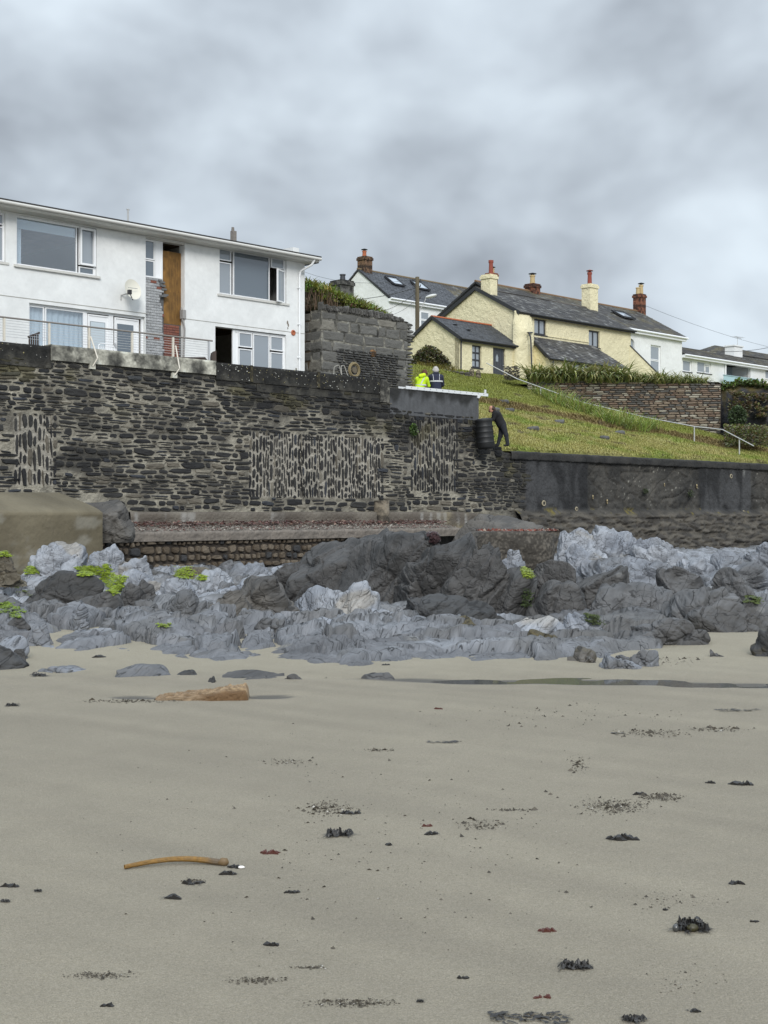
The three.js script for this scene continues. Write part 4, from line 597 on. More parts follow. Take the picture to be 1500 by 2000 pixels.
// right
rock('rock_outcrop', 'large pale craggy outcrop against the dark strata at the right', [
  R(1120, 1240, 1030, 1130, 'pale', 90, { n: 56, d: 33.4, foot: 0.3, fac: 12, fol: diag, rough: 1.4, sq: 0.6 }), R(1200, 1330, 1048, 1130, 'pale', 91, { n: 56, d: 32.4, foot: 0.2, fac: 12, fol: diag, rough: 1.4, sq: 0.6 }), R(1100, 1210, 1062, 1140, 'pale', 92, { n: 50, d: 30.5, foot: 0.1, fac: 12, fol: diag, rough: 1.3, sq: 0.6 }), R(1084, 1180, 1033, 1130, 'pale', 53, { n: 52, d: 33, foot: 0.3, fac: 12, fol: diag, rough: 1.6, sq: 0.65 }), R(1150, 1290, 1034, 1120, 'pale', 54, { n: 60, d: 33.5, foot: 0.3, fac: 12, fol: diag, rough: 1.6 }), R(1225, 1345, 1062, 1135, 'pale', 55, { n: 52, d: 32, fac: 12, fol: diag2, rough: 1.5 }), R(1290, 1396, 1090, 1140, 'pale', 56, { n: 46, d: 31, fac: 10, fol: diag2, rough: 1.3 }), R(1090, 1350, 1085, 1160, 'mid', 57, { n: 70, d: 28, fac: 12, fol: [0.3, 0.9, 0.2], rough: 1.3 })]);
rock('boulder', 'pale small knob behind the green weed between dark boulders', [R(965, 1042, 1072, 1140, 'pale', 58, { n: 40, d: 27 })]);
rock('boulder', 'dark rounded boulder at the left of the right-hand rocks', [R(1030, 1132, 1092, 1196, 'dark', 59, { n: 56, d: 22.2, fac: 7, peak: 0.45, grooves: 0.3, rough: 0.6 }), R(1025, 1160, 1130, 1202, 'dark', 60, { n: 50, d: 20.8, fac: 7, grooves: 0.3, rough: 0.6 })]);
rock('boulder', 'dark boulder with a weedy hole under the pale crags', [R(1108, 1245, 1104, 1192, 'dark', 61, { n: 60, d: 22.5, fac: 7, grooves: 0.3, rough: 0.6 })]);
rock('boulder', 'dark humped boulder right of centre with a diagonal cleft beneath', [R(1150, 1345, 1138, 1216, 'grey', 62, { n: 66, d: 20.3, fac: 7, fol: diag, rough: 0.7, sq: 0.65, grooves: 0.6 })]);
rock('boulder', 'brown-grey boulder overhanging a black hollow', [R(1280, 1378, 1104, 1172, 'grey', 63, { n: 50, d: 24.5, fac: 8, foot: 0.35, grooves: 0.5 })]);
rock('boulder', 'dark pointed boulder behind the large right-hand rock', [R(1388, 1476, 1108, 1180, 'grey', 64, { n: 46, d: 23, fac: 7, grooves: 0.4 })]);
rock('rock_outcrop', 'large grey peaked rock at the right edge above the sand', [R(1265, 1480, 1146, 1262, 'grey', 65, { n: 80, d: 17.2, fac: 7, peak: 0.5, fol: diag2, rough: 0.7, grooves: 0.6 }), R(1390, 1530, 1158, 1262, 'grey', 66, { n: 60, d: 17.3, fac: 7, fol: diag2, rough: 0.7, grooves: 0.6 })]);
rock('boulder', 'long grey boulder with a dark wet patch, front right at the sand', [R(1180, 1405, 1204, 1268, 'grey', 67, { n: 72, zr: 0.45, fac: 8, fol: diag2, rough: 0.8, sq: 0.65, grooves: 0.7 })]);
rock('rock_outcrop', 'pale lichened outcrop in the far right corner under the black wall', [R(1388, 1475, 1070, 1130, 'mid', 68, { n: 46, d: 31, fac: 10, rough: 1.5 }), R(1425, 1560, 1056, 1130, 'mid', 69, { n: 56, d: 32, fac: 12, rough: 1.5 }), R(1365, 1520, 1098, 1150, 'mid', 70, { n: 52, d: 28, fol: flatF })]);
rock('boulder', 'dark smooth boulder cut by the right edge', [R(1450, 1580, 1168, 1240, 'wet', 71, { n: 46, d: 19, grooves: 0.5 })]);
rock('boulder', 'dark weedy boulder at the right edge beside the sand', [R(1468, 1580, 1226, 1288, 'wet', 72, { n: 46, weed: 0.4 })]);
rock('small_rock', 'small dark fin-shaped stone alone on the sand at the right', [R(1380, 1434, 1262, 1287, 'grey', 73, { n: 30, lean: -0.4, peak: 0.2, zr: 0.4 })]);
rock('small_rock', 'round dark-bellied rock at the tip of the front shelf', [R(1172, 1256, 1276, 1309, 'mid', 74, { n: 46, fol: [0.9, 0.3, 0.2], fac: 7 })]);
rock('small_rock', 'sloping pale rock leaning behind the round rock at the shelf tip', [R(1205, 1288, 1268, 1303, 'mid', 76, { n: 40, peak: 0.3, zr: 0.5, fol: [0.9, 0.3, 0.2] })]);
rock('small_rock', 'rough brown-grey stones just left of the round rock at the shelf tip', [R(1105, 1182, 1260, 1296, 'brown', 77, { n: 40, rough: 1.5, weed: 0.3 })]);
// lesser rocks that fill the field between the named ones
{
  const r = rng(404); let put = 0;
  for (let i = 0; i < 400 && put < 64; i++) {
    const d = lerp(15.6, 34, Math.pow(r(), 0.9)), px = -20 + 1540 * r(), w = (d < 19.5 ? 0.25 + 0.4 * r() : 0.4 + 0.8 * r() * r()) * (0.7 + d / 40), x = (px - 750) / F * d; if (d < shelfEdge(x, d) + 1.4 || (px < 330 && d > 18 && d < 27) || (px > 1010 && d < 25) || (px > 560 && px < 1280 && d < 18) || (px > 470 && px < 1030 && d < 24 && d > 18.5)) continue;
    const wp = w / d * F, y0 = bedrockY(x, -d), yb = 1000 + (EYE - y0 + 0.1) / d * F, hp = wp * (0.25 + 0.25 * r()), pale = r() + (d > 22 ? 0.25 : 0) - (px > 1000 ? 0.2 : 0); put++;
    rock('loose_rock', pale > 0.55 ? 'smaller pale grey rock lying among the larger boulders of the rock field' : 'smaller dark grey rock lying among the larger boulders of the rock field', [R(px - wp / 2, px + wp / 2, yb - hp, yb, pale > 0.85 ? 'pale' : pale > 0.55 ? 'mid' : pale > 0.3 ? 'grey' : 'dark', 500 + i, { d, foot: y0, n: 26, fac: 11, fol: [[0.6, 0.7, 0.3], [-0.7, 0.6, 0.2], [0.2, 0.9, 0.3]][put % 3], zr: 0.7 + 0.4 * r(), peak: 0.3 + 0.4 * r(), lean: 0.4 * (r() - 0.5), rough: 1.2 })], pale > 0.55 ? 'smaller pale rocks of the rock field' : 'smaller dark rocks of the rock field');
  }
}
// rounded concrete swells and the barnacled block below the wall
rock('rock_outcrop', 'smooth rounded grey-brown concrete-like swell at the foot of the wall', [R(878, 1085, 1004, 1060, 'brown', 80, { n: 56, d: 43, foot: 0.2, grooves: 0.1, fac: 5, rough: 0.5, zr: 0.5 }), R(880, 985, 1016, 1050, 'brown', 81, { n: 36, d: 41.5, foot: 0.2, grooves: 0.1, rough: 0.5, zr: 0.5 })]);
rock('boulder', 'rounded grey boulder between the tan block and the rubble wall', [R(140, 262, 974, 1046, 'brown', 85, { n: 46, d: 34.6, foot: 0.95, fac: 5, grooves: 0.15, rough: 0.6, peak: 0.3, sq: 0.55, zr: 0.5 })]);
{
  const o = thing('barnacled_block', 'squat black barnacle-crusted block with dry red seaweed on its top', 'rock block', P(1015, 1000, 37.5).setY(0).toArray(), 0.25), x0 = -1.15, x1 = 1.15;
  grid(90, 60, (u, v) => { const w = v * 60, x0j = lerp(x0, x1, u), r2 = Math.pow(Math.abs(u * 2 - 1), 6); const y = w < 40 ? lerp(-0.2, 1.02, w / 40) : 1.04 + 0.06 * n3(u * 4, w * 0.1, 3), z = (w < 40 ? 0.25 * Math.sin(w / 40 * 2) : lerp(0.2, -1.4, (w - 40) / 20)) - r2 * 0.5 + 0.08 * fbm(x0j * 3, y * 3, w * 0.05, 4); return { p: [x0j + 0.05 * n3(y * 3, 1, u * 3), y - r2 * 0.1, z], c: mix3([0.05, 0.044, 0.036], [0.13, 0.115, 0.095], sst(-0.1, 0.5, n3(x0j * 14, y * 14, z * 14) + 0.4 * n3(x0j * 2, y * 2, 1))), uv: [x0j, y + z] }; }, 'block', M.vcStone, o);
  const r = rng(19), b = new MB(); for (let i = 0; i < 420; i++) { const x = lerp(x0, x1, r()), z = 0.2 - 0.9 * r(), s = 0.03 + 0.04 * r(), k = 0.5 + r(), a = r() * 6.28; b.col = r() < 0.25 ? [0.35 * k, 0.28 * k, 0.22 * k] : [0.2 * k, 0.055 * k, 0.035 * k]; b.tri([x - Math.cos(a) * s, 1.06, z - Math.sin(a) * s], [x + Math.cos(a) * s, 1.07 + s * r(), z + Math.sin(a) * s], [x + Math.sin(a) * s, 1.06 + s * r() * 1.4, z]); }
  b.build('dry_seaweed', M.vcLeaf, o, 'stuff');
}
// ---- bright green algae and weed lying on the rocks
const NEAR = new Float32Array(800 * 220).fill(1e9), rockMeshes = scene.children.filter((o) => o.isMesh && /rock|boulder|beach_sand/.test(o.name)), SEEN = [];
{ const v = new THREE.Vector3(), n = new THREE.Vector3(); for (const m of rockMeshes) { const p = m.geometry.attributes.position, q = m.geometry.attributes.normal; for (let i = 0; i < p.count; i++) { v.fromBufferAttribute(p, i).add(m.position); if (v.z > -9) continue; const px = 750 + v.x / -v.z * F, py = 1000 - (v.y - EYE) / -v.z * F, a = Math.floor(px / 2) + 10, b = Math.floor((py - 1020) / 2); if (a < 0 || a > 799 || b < 0 || b > 219) continue; n.fromBufferAttribute(q, i); if (n.x * v.x + n.y * (v.y - EYE) + n.z * v.z > 0) continue; const k = b * 800 + a; NEAR[k] = Math.min(NEAR[k], -v.z); SEEN.push([px, py, -v.z, k, v.x, v.y, v.z, n.x, n.y, n.z]); } } }
function algae(label, poly, col, n, targets, size = 0.022, name = 'green_algae') {
  const xs = poly.map((q) => q[0]), ys = poly.map((q) => q[1]), r = rng(Math.round(xs[0] * 7 + ys[0])), b = new MB(); void targets;
  const inside = (x, y) => { let k = false; for (let i = 0, j = poly.length - 1; i < poly.length; j = i++) if ((poly[i][1] > y) !== (poly[j][1] > y) && x < (poly[j][0] - poly[i][0]) * (y - poly[i][1]) / (poly[j][1] - poly[i][1]) + poly[i][0]) k = !k; return k; };
  const cand = SEEN.filter((q) => inside(q[0] + 4 * n3(q[0] * 0.12, q[1] * 0.12, 2), q[1] + 4 * n3(q[0] * 0.12, q[1] * 0.12, 9)) && q[2] < NEAR[q[3]] + 0.12);
  for (let i = 0; i < n * 5 && cand.length; i++) {
    const q = cand[Math.floor(r() * cand.length)], nn = new THREE.Vector3(q[7], q[8], q[9]), p = new THREE.Vector3(q[4], q[5], q[6]), u = new THREE.Vector3().crossVectors(nn, new THREE.Vector3(0.3, 1, 0.2)).normalize(), w = new THREE.Vector3().crossVectors(nn, u);
    for (let k = 0; k < 8; k++) { p.x += 0.04 * (r() - 0.5); p.y += 0.008 * (r() - 0.5); p.z += 0.05 * (r() - 0.5); const a = r() * 6.28, s = size * (0.3 + 0.5 * r()), q = 0.6 + 0.7 * r(), c1 = p.clone().addScaledVector(u, Math.cos(a) * s).addScaledVector(w, Math.sin(a) * s).addScaledVector(nn, 0.012), c2 = p.clone().addScaledVector(u, Math.cos(a + 2) * s).addScaledVector(w, Math.sin(a + 2) * s).addScaledVector(nn, 0.012), c3 = p.clone().addScaledVector(u, Math.cos(a + 4) * s).addScaledVector(w, Math.sin(a + 4) * s).addScaledVector(nn, 0.014 + 0.008 * r()); b.col = col.map((v) => v * q); b.tri(c1.toArray(), c2.toArray(), c3.toArray()); }
  }
  tag(b.build(name, M.vcLeaf, scene, 'stuff'), label, 'algae');
}
const LIME = [0.27, 0.36, 0.02], MOSS = [0.10, 0.16, 0.02];
algae('bright lime-green algae draped over the pale knobbly outcrop', [[143, 1107], [212, 1103], [216, 1118], [245, 1128], [238, 1150], [220, 1164], [208, 1142], [190, 1122], [150, 1128], [158, 1116]], LIME, 520, rockMeshes);
algae('green algae at the upper left of the pale outcrop', [[47, 1104], [66, 1106], [76, 1120], [50, 1122]], LIME, 90, rockMeshes);
algae('dark green algae on the low rock at the left edge', [[-5, 1172], [20, 1182], [54, 1198], [40, 1206], [-5, 1204]], [0.16, 0.24, 0.01], 170, rockMeshes);
algae('small green algae tuft on a low rock crown', [[308, 1219], [330, 1217], [326, 1226], [306, 1226]], [0.2, 0.27, 0.02], 50, rockMeshes);
algae('yellow-green algae on the overhanging slab at the left edge', [[-5, 1076], [22, 1078], [26, 1086], [-5, 1088]], LIME, 50, rockMeshes);
algae('yellow-green algae in the gap beside the barnacled block', [[1020, 1107], [1044, 1116], [1034, 1130], [1022, 1124]], [0.26, 0.33, 0.02], 60, rockMeshes);
algae('dark moss stain at the foot of the dark boulders', [[1022, 1150], [1036, 1150], [1040, 1184], [1018, 1186]], [0.05, 0.08, 0.015], 30, rockMeshes);
algae('green weed on the shoulder of the pale layered rock', [[1138, 1198], [1170, 1204], [1176, 1222], [1150, 1214]], [0.06, 0.085, 0.02], 40, rockMeshes);
algae('green weed on the dark boulder at the right edge', [[1456, 1162], [1482, 1168], [1482, 1180], [1456, 1176]], [0.08, 0.11, 0.02], 25, rockMeshes);
algae('dull green stain on the broad dark boulder at the left', [[30, 1148], [58, 1150], [60, 1166], [32, 1160]], [0.10, 0.12, 0.03], 60, rockMeshes, 0.02);
algae('dry dark red seaweed caught on top of the huge dark rock', [[840, 1036], [852, 1036], [854, 1056], [845, 1060]], [0.05, 0.018, 0.02], 60, rockMeshes, 0.05, 'seaweed_clump');
algae('bright green algae on the foot slab of the brown dry stone wall', [[336, 1105], [370, 1108], [402, 1126], [402, 1134], [345, 1130]], LIME, 140, rockMeshes);

// ================================================================ BUILDINGS
// a window: frame bars in the plane of the wall, panes as children. cells: [x0, y0, x1, y1, kind] in fractions of the opening (y up)
function windowUnit(parent, x0, y0, x1, y1, z, cells, o = {}) {
  const fm = o.frame ?? M.upvc, fw = o.fw ?? 0.055, w = x1 - x0, h = y1 - y0, b = new MB(), dz = o.dz ?? 0.06;
  b.box(x0, y0, z - dz, x0 + fw, y1, z).box(x1 - fw, y0, z - dz, x1, y1, z).box(x0 + fw, y0, z - dz, x1 - fw, y0 + fw, z - 0.002).box(x0 + fw, y1 - fw, z - dz, x1 - fw, y1, z - 0.002);
  const panes = [];
  for (const [a, c, d, e, kind] of cells) {
    const X0 = x0 + a * w, X1 = x0 + d * w, Y0 = y0 + c * h, Y1 = y0 + e * h, k = fw * 0.62;
    if (kind === 'open') { panes.push([X0, Y0, X1, Y1, kind]); continue; }
    b.box(X0, Y0, z - dz + 0.004, X0 + k, Y1, z + 0.006).box(X1 - k, Y0, z - dz + 0.004, X1, Y1, z + 0.006).box(X0 + k, Y0, z - dz + 0.004, X1 - k, Y0 + k, z + 0.004).box(X0 + k, Y1 - k, z - dz + 0.004, X1 - k, Y1, z + 0.004);
    panes.push([X0 + k, Y0 + k, X1 - k, Y1 - k, kind]);
  }
  const win = b.build(o.name ?? 'window', fm, parent);
  for (const [X0, Y0, X1, Y1, kind] of panes) {
    if (kind === 'open') { // a casement swung outwards on its right edge
      const g = new THREE.Group(); g.name = 'open_sash'; g.position.set(X1, 0, z + 0.01); g.rotation.y = o.swing ?? 0.5; win.add(g); const W = X1 - X0, k = 0.05, s = new MB();
      s.box(-W, Y0, -0.02, -W + k, Y1, 0.03).box(-k, Y0, -0.02, 0, Y1, 0.03).box(-W + k, Y0, -0.02, -k, Y0 + k, 0.03).box(-W + k, Y1 - k, -0.02, -k, Y1, 0.03);
      g.rotation.y = 0; const th = o.swing ?? 0.45, sg = s.geometry.rotateY(th).translate(X1, 0, z + 0.02), pg = new MB().box(-W + k, Y0 + k, 0, -k, Y1 - k, 0.012).geometry.rotateY(th).translate(X1, 0, z + 0.02); win.remove(g);
      mesh('sash', sg, fm, win); mesh('pane', pg, M.glassPale, win); continue;
    }
    const pm = kind === 'clear' ? M.clear : kind === 'pale' ? M.glassPale : kind === 'panel' ? M.upvc : M.glass;
    new MB().box(X0, Y0, z - 0.035, X1, Y1, z - 0.02).build(kind === 'panel' ? 'panel' : 'pane', pm, win);
  }
  if (o.sill) new MB().box(x0 - 0.1, y0 - 0.07, z - 0.05, x1 + 0.1, y0, z + o.sill).build('sill', o.sillMat ?? M.upvcTrim, win);
  return win;
}
function curtain(win, x0, x1, y0, y1, z, m = M.curtain, n = 60, amp = 0.035, name = 'curtain') { grid(n, 2, (u, v) => { const x = lerp(x0, x1, u); return { p: [x, lerp(y0, y1, v), z + amp * Math.sin(u * n * 0.9 + 1.5 * Math.sin(u * 7)) * (0.6 + 0.4 * n3(u * 9, 1, 2))] }; }, name, m, win); }

// ---- white two-storey house
const house = thing('white_house', 'white rendered two-storey seaside house with a stripped brick and plywood strip', 'house', S.pos, S.turn);
{
  const Z = -2.5, q = (px, py) => S(px, py, Z), X = (px) => q(px, 1000)[0], Y = (px, py) => q(px, py)[1], xr = X(595), xl = X(-230), yF = 5.85, yT = S(595, 495, Z + 0.5)[1] - 0.24;
  const W0 = [X(-45), Y(8, 512), X(11), Y(8, 415)], W1 = [X(32.5), Y(32.5, 517), X(189), Y(32.5, 419)], W2 = [X(284.6), yF, X(360.7), Y(284.6, 459)], W3 = [X(429), Y(429, 574), X(560), Y(429, 482)], G1 = [X(57), yF, X(283.2), Y(57, 591)], G2 = [X(420.5), yF, X(559), Y(420.5, 637)];
  const holes = [W0, W1, W2, W3].map(([a, b, c, d]) => rect(a, b === yF ? yF + 0.001 : b, c, d));
  new MB().poly([[xl, yF], [G1[0], yF], [G1[0], G1[3]], [G1[2], G1[3]], [G1[2], yF], [W2[0], yF], [W2[0], W2[3]], [W2[2], W2[3]], [W2[2], yF], [G2[0], yF], [G2[0], G2[3]], [G2[2], G2[3]], [G2[2], yF], [xr, yF], [xr, yT], [xl, yT]], Z - 0.3, Z, [W0, W1, W3].map((w) => rect(...w))).build('wall', M.white, house);
  void holes;
  new MB().box(xr - 0.3, yF, Z - 8, xr - 0.001, yT + 0.6, Z - 0.301).box(xl, yF, Z - 8.3, xr, yT + 0.6, Z - 8.01).build('rear_wall', M.white, house);
  // real rooms behind the openings: floors, ceilings and partitions, closed to the sky
  new MB().box(xl, yF - 0.1, Z - 8, xr - 0.31, yF - 0.01, Z - 0.31).box(xl, yF + 2.5, Z - 8, xr - 0.31, yF + 2.68, Z - 0.305).box(xl, yT - 0.06, Z - 8, xr - 0.31, yT - 0.01, Z - 0.305).box(xl, yF, Z - 8, xl + 0.2, yT, Z - 0.305).build('floors', mat([0.3, 0.22, 0.14], { map: woodTex }), house);
  const pt = new MB(); for (const px of [20, 225, 280, 366, 412]) pt.box(X(px), yF, Z - 7.99, X(px) + 0.12, yF + 2.49, Z - 0.306).box(X(px), yF + 2.69, Z - 7.99, X(px) + 0.12, yT - 0.07, Z - 0.306); pt.build('partitions', mat([0.42, 0.40, 0.36]), house);
  // storey crack line, eaves
  new MB().box(xl, Y(0, 577), Z - 0.01, G1[2] + 0.1, Y(0, 577) + 0.022, Z + 0.006).box(W2[2] + 0.02, Y(360, 623), Z - 0.01, xr - 0.01, Y(360, 623) + 0.02, Z + 0.006).build('storey_line', mat([0.3, 0.29, 0.26]), house);
  const ze = Z + 0.5, xe = X(595) + 0.24;
  new MB().box(xl, yT + 0.005, Z - 0.3, xe, yT + 0.04, ze).build('soffit', M.soffit, house);
  new MB().box(xl, yT + 0.03, ze + 0.002, xe, yT + 0.19, ze + 0.03).build('fascia', M.upvcTrim, house);
  const rf = new MB(); rf.quad([xl, yT + 0.22, ze + 0.09], [xe + 0.05, yT + 0.22, ze + 0.09], [xe + 0.05, yT + 1.55, Z - 5.5], [xl, yT + 1.55, Z - 5.5]).quad([xl, yT + 0.16, ze + 0.09], [xe + 0.05, yT + 0.16, ze + 0.09], [xe + 0.05, yT + 0.22, ze + 0.09], [xl, yT + 0.22, ze + 0.09]).quad([xl, yT + 1.55, Z - 5.5], [xe, yT + 1.55, Z - 5.5], [xe, yT + 0.6, Z - 8.8], [xl, yT + 0.6, Z - 8.8]).quad([xl, yT + 0.16, ze + 0.09], [xl, yT + 0.05, Z - 0.5], [xe + 0.05, yT + 0.05, Z - 0.5], [xe + 0.05, yT + 0.16, ze + 0.09]).quad([xe + 0.05, yT + 0.14, ze + 0.09], [xe + 0.05, yT + 0.1, Z - 8], [xe + 0.05, yT + 1.5, Z - 5.5], [xe + 0.05, yT + 0.22, ze + 0.09]);
  rf.build('roof', M.felt, house);
  const gu = new MB(); gu.rod([xl, yT + 0.12, ze + 0.07], [xe + 0.04, yT + 0.12, ze + 0.07], 0.055, 10); gu.build('gutter', M.upvcTrim, house);
  new MB().box(xe - 0.03, yT - 0.02, Z - 2, xe, yT + 0.12, ze).build('barge_board', M.trim, house);
  const dx = X(583), dp = new MB(); dp.tube([[dx + 0.28, yT + 0.08, ze + 0.05], [dx + 0.24, yT - 0.1, ze - 0.05], [dx + 0.02, yT - 0.32, Z + 0.09], [dx, yT - 0.5, Z + 0.06]], 0.04, 12, 8).rod([dx, yT - 0.48, Z + 0.06], [dx, yF, Z + 0.06], 0.036, 10); for (const k of [0.9, 2.2, 3.4]) dp.box(dx - 0.06, yT - k - 0.03, Z, dx + 0.06, yT - k, Z + 0.1); dp.build('downpipe', M.upvc, house);
  // upper windows
  const w1 = windowUnit(house, ...W1, Z - 0.09, [[0.01, 0.02, 0.765, 0.98, 'clear'], [0.79, 0.2, 0.985, 0.97, 'pale'], [0.79, 0.02, 0.985, 0.17, 'glass']], { sill: 0.16 });
  const ww = W1[2] - W1[0], hh = W1[3] - W1[1];
  new MB().box(W1[0] + 0.06, W1[3] - hh * 0.24, Z - 0.2, W1[0] + ww * 0.76, W1[3] - 0.06, Z - 0.185).build('roller_blind', mat([0.62, 0.68, 0.7]), w1);
  curtain(w1, W1[0] + 0.05, W1[0] + ww * 0.10, W1[1] + 0.06, W1[3] - hh * 0.24, Z - 0.24, M.curtain, 16, 0.03);
  { const a = lerp(W1[0], W1[2], 0.79), b = W1[2] - 0.03, c = lerp(W1[1], W1[3], 0.2), d = lerp(W1[1], W1[3], 0.97), s = new MB(); s.box(a, c, Z - 0.05, a + 0.06, d, Z + 0.0).box(b - 0.06, c, Z - 0.05, b, d, Z).box(a + 0.06, c, Z - 0.05, b - 0.06, c + 0.06, Z - 0.002).box(a + 0.06, d - 0.06, Z - 0.05, b - 0.06, d, Z - 0.002); s.build('sash', M.upvc, w1); }
  windowUnit(house, ...W0, Z - 0.09, [[0.55, 0.02, 0.98, 0.72, 'pale'], [0.55, 0.76, 0.98, 0.98, 'pale'], [0.02, 0.02, 0.5, 0.98, 'glass']], { sill: 0.12 });
  windowUnit(house, ...W3, Z - 0.09, [[0.01, 0.02, 0.19, 0.7, 'pale'], [0.01, 0.74, 0.19, 0.98, 'pale'], [0.22, 0.02, 0.76, 0.98, 'glass'], [0.785, 0.76, 0.985, 0.98, 'pale'], [0.785, 0.0, 0.985, 0.72, 'open']], { sill: 0.14, swing: 0.42 });
  // stripped strip: window panel, plywood, bricks
  const w2top = W2[3], yS = Y(284.6, 540), xm = X(322);
  windowUnit(house, W2[0], yS, xm, w2top - 0.1, Z - 0.12, [[0.02, 0.48, 0.57, 0.985, 'glass'], [0.02, 0.02, 0.57, 0.46, 'glass'], [0.6, 0.02, 0.98, 0.98, 'panel']], {});
  new MB().box(W2[0], w2top - 0.1, Z - 0.29, W2[2], w2top - 0.001, Z - 0.02).build('lintel', M.upvcTrim, house);
  new MB().box(xm + 0.012, Y(323, 630), Z - 0.24, W2[2] - 0.004, Y(323, 487), Z - 0.20).build('plywood_sheet', M.ply, house);
  const r = rng(12), yR = Y(323, 630), brickM = [0, 1, 2, 3].map((i) => mat([0.46 + 0.05 * i, 0.47 + 0.05 * i, 0.48 + 0.05 * i], { bumpMap: rep(bumpTex, 3), bumpScale: 0.02, map: rep(stainTex, 2) })), redM = [0, 1, 2].map((i) => mat([0.25 + 0.04 * i, 0.10 + 0.01 * i, 0.075], { map: rep(stainTex, 2), bumpMap: rep(bumpTex, 3), bumpScale: 0.015 }));
  new MB().box(W2[0], yF, Z - 0.3, xm + 0.04, yS - 0.002, Z - 0.13).box(xm + 0.041, yF, Z - 0.3, W2[2], yR, Z - 0.21).build('brick_backing', mat([0.10, 0.10, 0.10], { bumpMap: bumpTex, bumpScale: 0.02 }), house);
  const bw0 = (xm - W2[0]), bg = new THREE.BoxGeometry(1, 1, 1), put = (m, a, b, c, d, z) => { const o = mesh('brick', bg, m, house); o.scale.set(c - a, d - b, 0.1); o.position.set((a + c) / 2, (b + d) / 2, z); o.rotation.y = (r() - 0.5) * 0.03; };
  for (let y = yF + 0.05, k = 0; y < yS - 0.06; y += 0.088, k++) { const edge = xm - 0.02 - Math.max(0, 0.28 * n3(y * 1.6, 2, 2)) + (r() - 0.5) * 0.1; for (let x = W2[0] + (k % 2 ? -0.11 : 0.0); x < edge - 0.05; x += 0.235) put(r() < 0.05 ? redM[1] : brickM[Math.floor(r() * 4)], Math.max(W2[0] + 0.003, x), y, Math.min(x + 0.223, edge), y + 0.076, Z - 0.11 + 0.012 * r()); }
  for (let y = yF + 0.05, k = 0; y < yR - 0.07; y += 0.082, k++) for (let x = xm + 0.05 - (k % 2 ? 0.11 : 0); x < W2[2] - 0.14; x += 0.232) put(redM[Math.floor(r() * 3)], Math.max(xm + 0.045, x), y, Math.min(x + 0.222, W2[2] - 0.13), y + 0.07, Z - 0.19 + 0.01 * r());
  for (let i = 0; i < 9; i++) { const a = xm - 0.26 + 0.24 * r(), y = yS - 0.08 - 0.55 * r(); put(mat([0.12, 0.12, 0.12]), a, y, a + 0.1 + 0.1 * r(), y + 0.06, Z - 0.06); }
  const cb = new MB(); cb.tube([[W2[2] - 0.06, Y(355, 600), Z - 0.1], [W2[2] - 0.1, Y(355, 620), Z - 0.02], [W2[2] - 0.02, Y(355, 640), Z + 0.03], [W2[2] - 0.06, yF, Z - 0.05]], 0.03, 14, 6).box(W2[2] - 0.12, Y(355, 622), Z - 0.1, W2[2] + 0.02, Y(355, 605), Z + 0.05); cb.build('cut_pipe', mat([0.28, 0.27, 0.26]), house);
  // ground floor: window and two doors; patio opening on the right
  const gz = Z - 0.1, gw = windowUnit(house, G1[0], yF, X(170), G1[3], gz, [[0.02, 0.02, 0.28, 0.97, 'clear'], [0.3, 0.02, 0.98, 0.97, 'clear']], {});
  curtain(gw, G1[0] + 0.06, X(168), yF, G1[3] - 0.08, gz - 0.16, M.curtain, 70, 0.035);
  const d1 = windowUnit(house, X(170.3), yF, X(221), G1[3], gz - 0.012, [[0.1, 0.06, 0.94, 0.95, 'panel']], { name: 'door', fw: 0.07 }); const g1 = new MB().box(X(180), yF + 0.75, gz - 0.016, X(209), G1[3] - 0.32, gz - 0.004).build('pane', M.glassPale, d1); void g1;
  curtain(d1, X(181), X(208), yF + 0.78, G1[3] - 0.34, gz + 0.0, mat([0.5, 0.56, 0.6], { roughness: 0.4 }), 24, 0.002, 'net_curtain');
  const d2 = windowUnit(house, X(221.3), yF, G1[2], G1[3], gz - 0.012, [[0.1, 0.06, 0.86, 0.95, 'panel']], { name: 'door', fw: 0.07 }); new MB().box(X(233), yF + 0.2, gz - 0.016, X(264), G1[3] - 0.30, gz - 0.0).build('pane', M.glass, d2); new MB().box(X(226.5), yF + 1.0, gz - 0.01, X(229), yF + 1.12, gz + 0.05).build('handle', M.steel, d2);
  const x2 = X(458); windowUnit(house, x2, yF, G2[2], G2[3] - 0.02, Z - 0.09, [[0.02, 0.02, 0.10, 0.98, 'panel'], [0.11, 0.02, 0.365, 0.69, 'pale'], [0.11, 0.72, 0.365, 0.97, 'pale'], [0.385, 0.02, 0.70, 0.97, 'pale'], [0.72, 0.02, 0.975, 0.69, 'pale'], [0.72, 0.72, 0.975, 0.97, 'pale']], {});
  // wall hole with clay liner, scars, small roof pieces
  const hx = X(572.5), hy = Y(572.5, 650), ho = new MB(); ho.geo(new THREE.TorusGeometry(0.075, 0.03, 8, 16), new THREE.Matrix4().setPosition(hx, hy, Z + 0.01)); const hl = ho.build('vent_hole', M.terracotta, house); new MB().rod([hx, hy, Z - 0.1], [hx, hy, Z + 0.012], 0.07, 14).build('bore_disc', M.terracotta, hl);
  const sc = new MB(); for (const [px, py, s] of [[561.5, 630, 0.05], [563, 635, 0.045], [562, 641, 0.03], [547, 568, 0.02]]) sc.geo(new THREE.CircleGeometry(s, 7), new THREE.Matrix4().makeScale(0.8, 1.5, 1).setPosition(X(px), Y(px, py), Z + 0.004)); sc.build('render_scar', mat([0.2, 0.17, 0.14]), house);
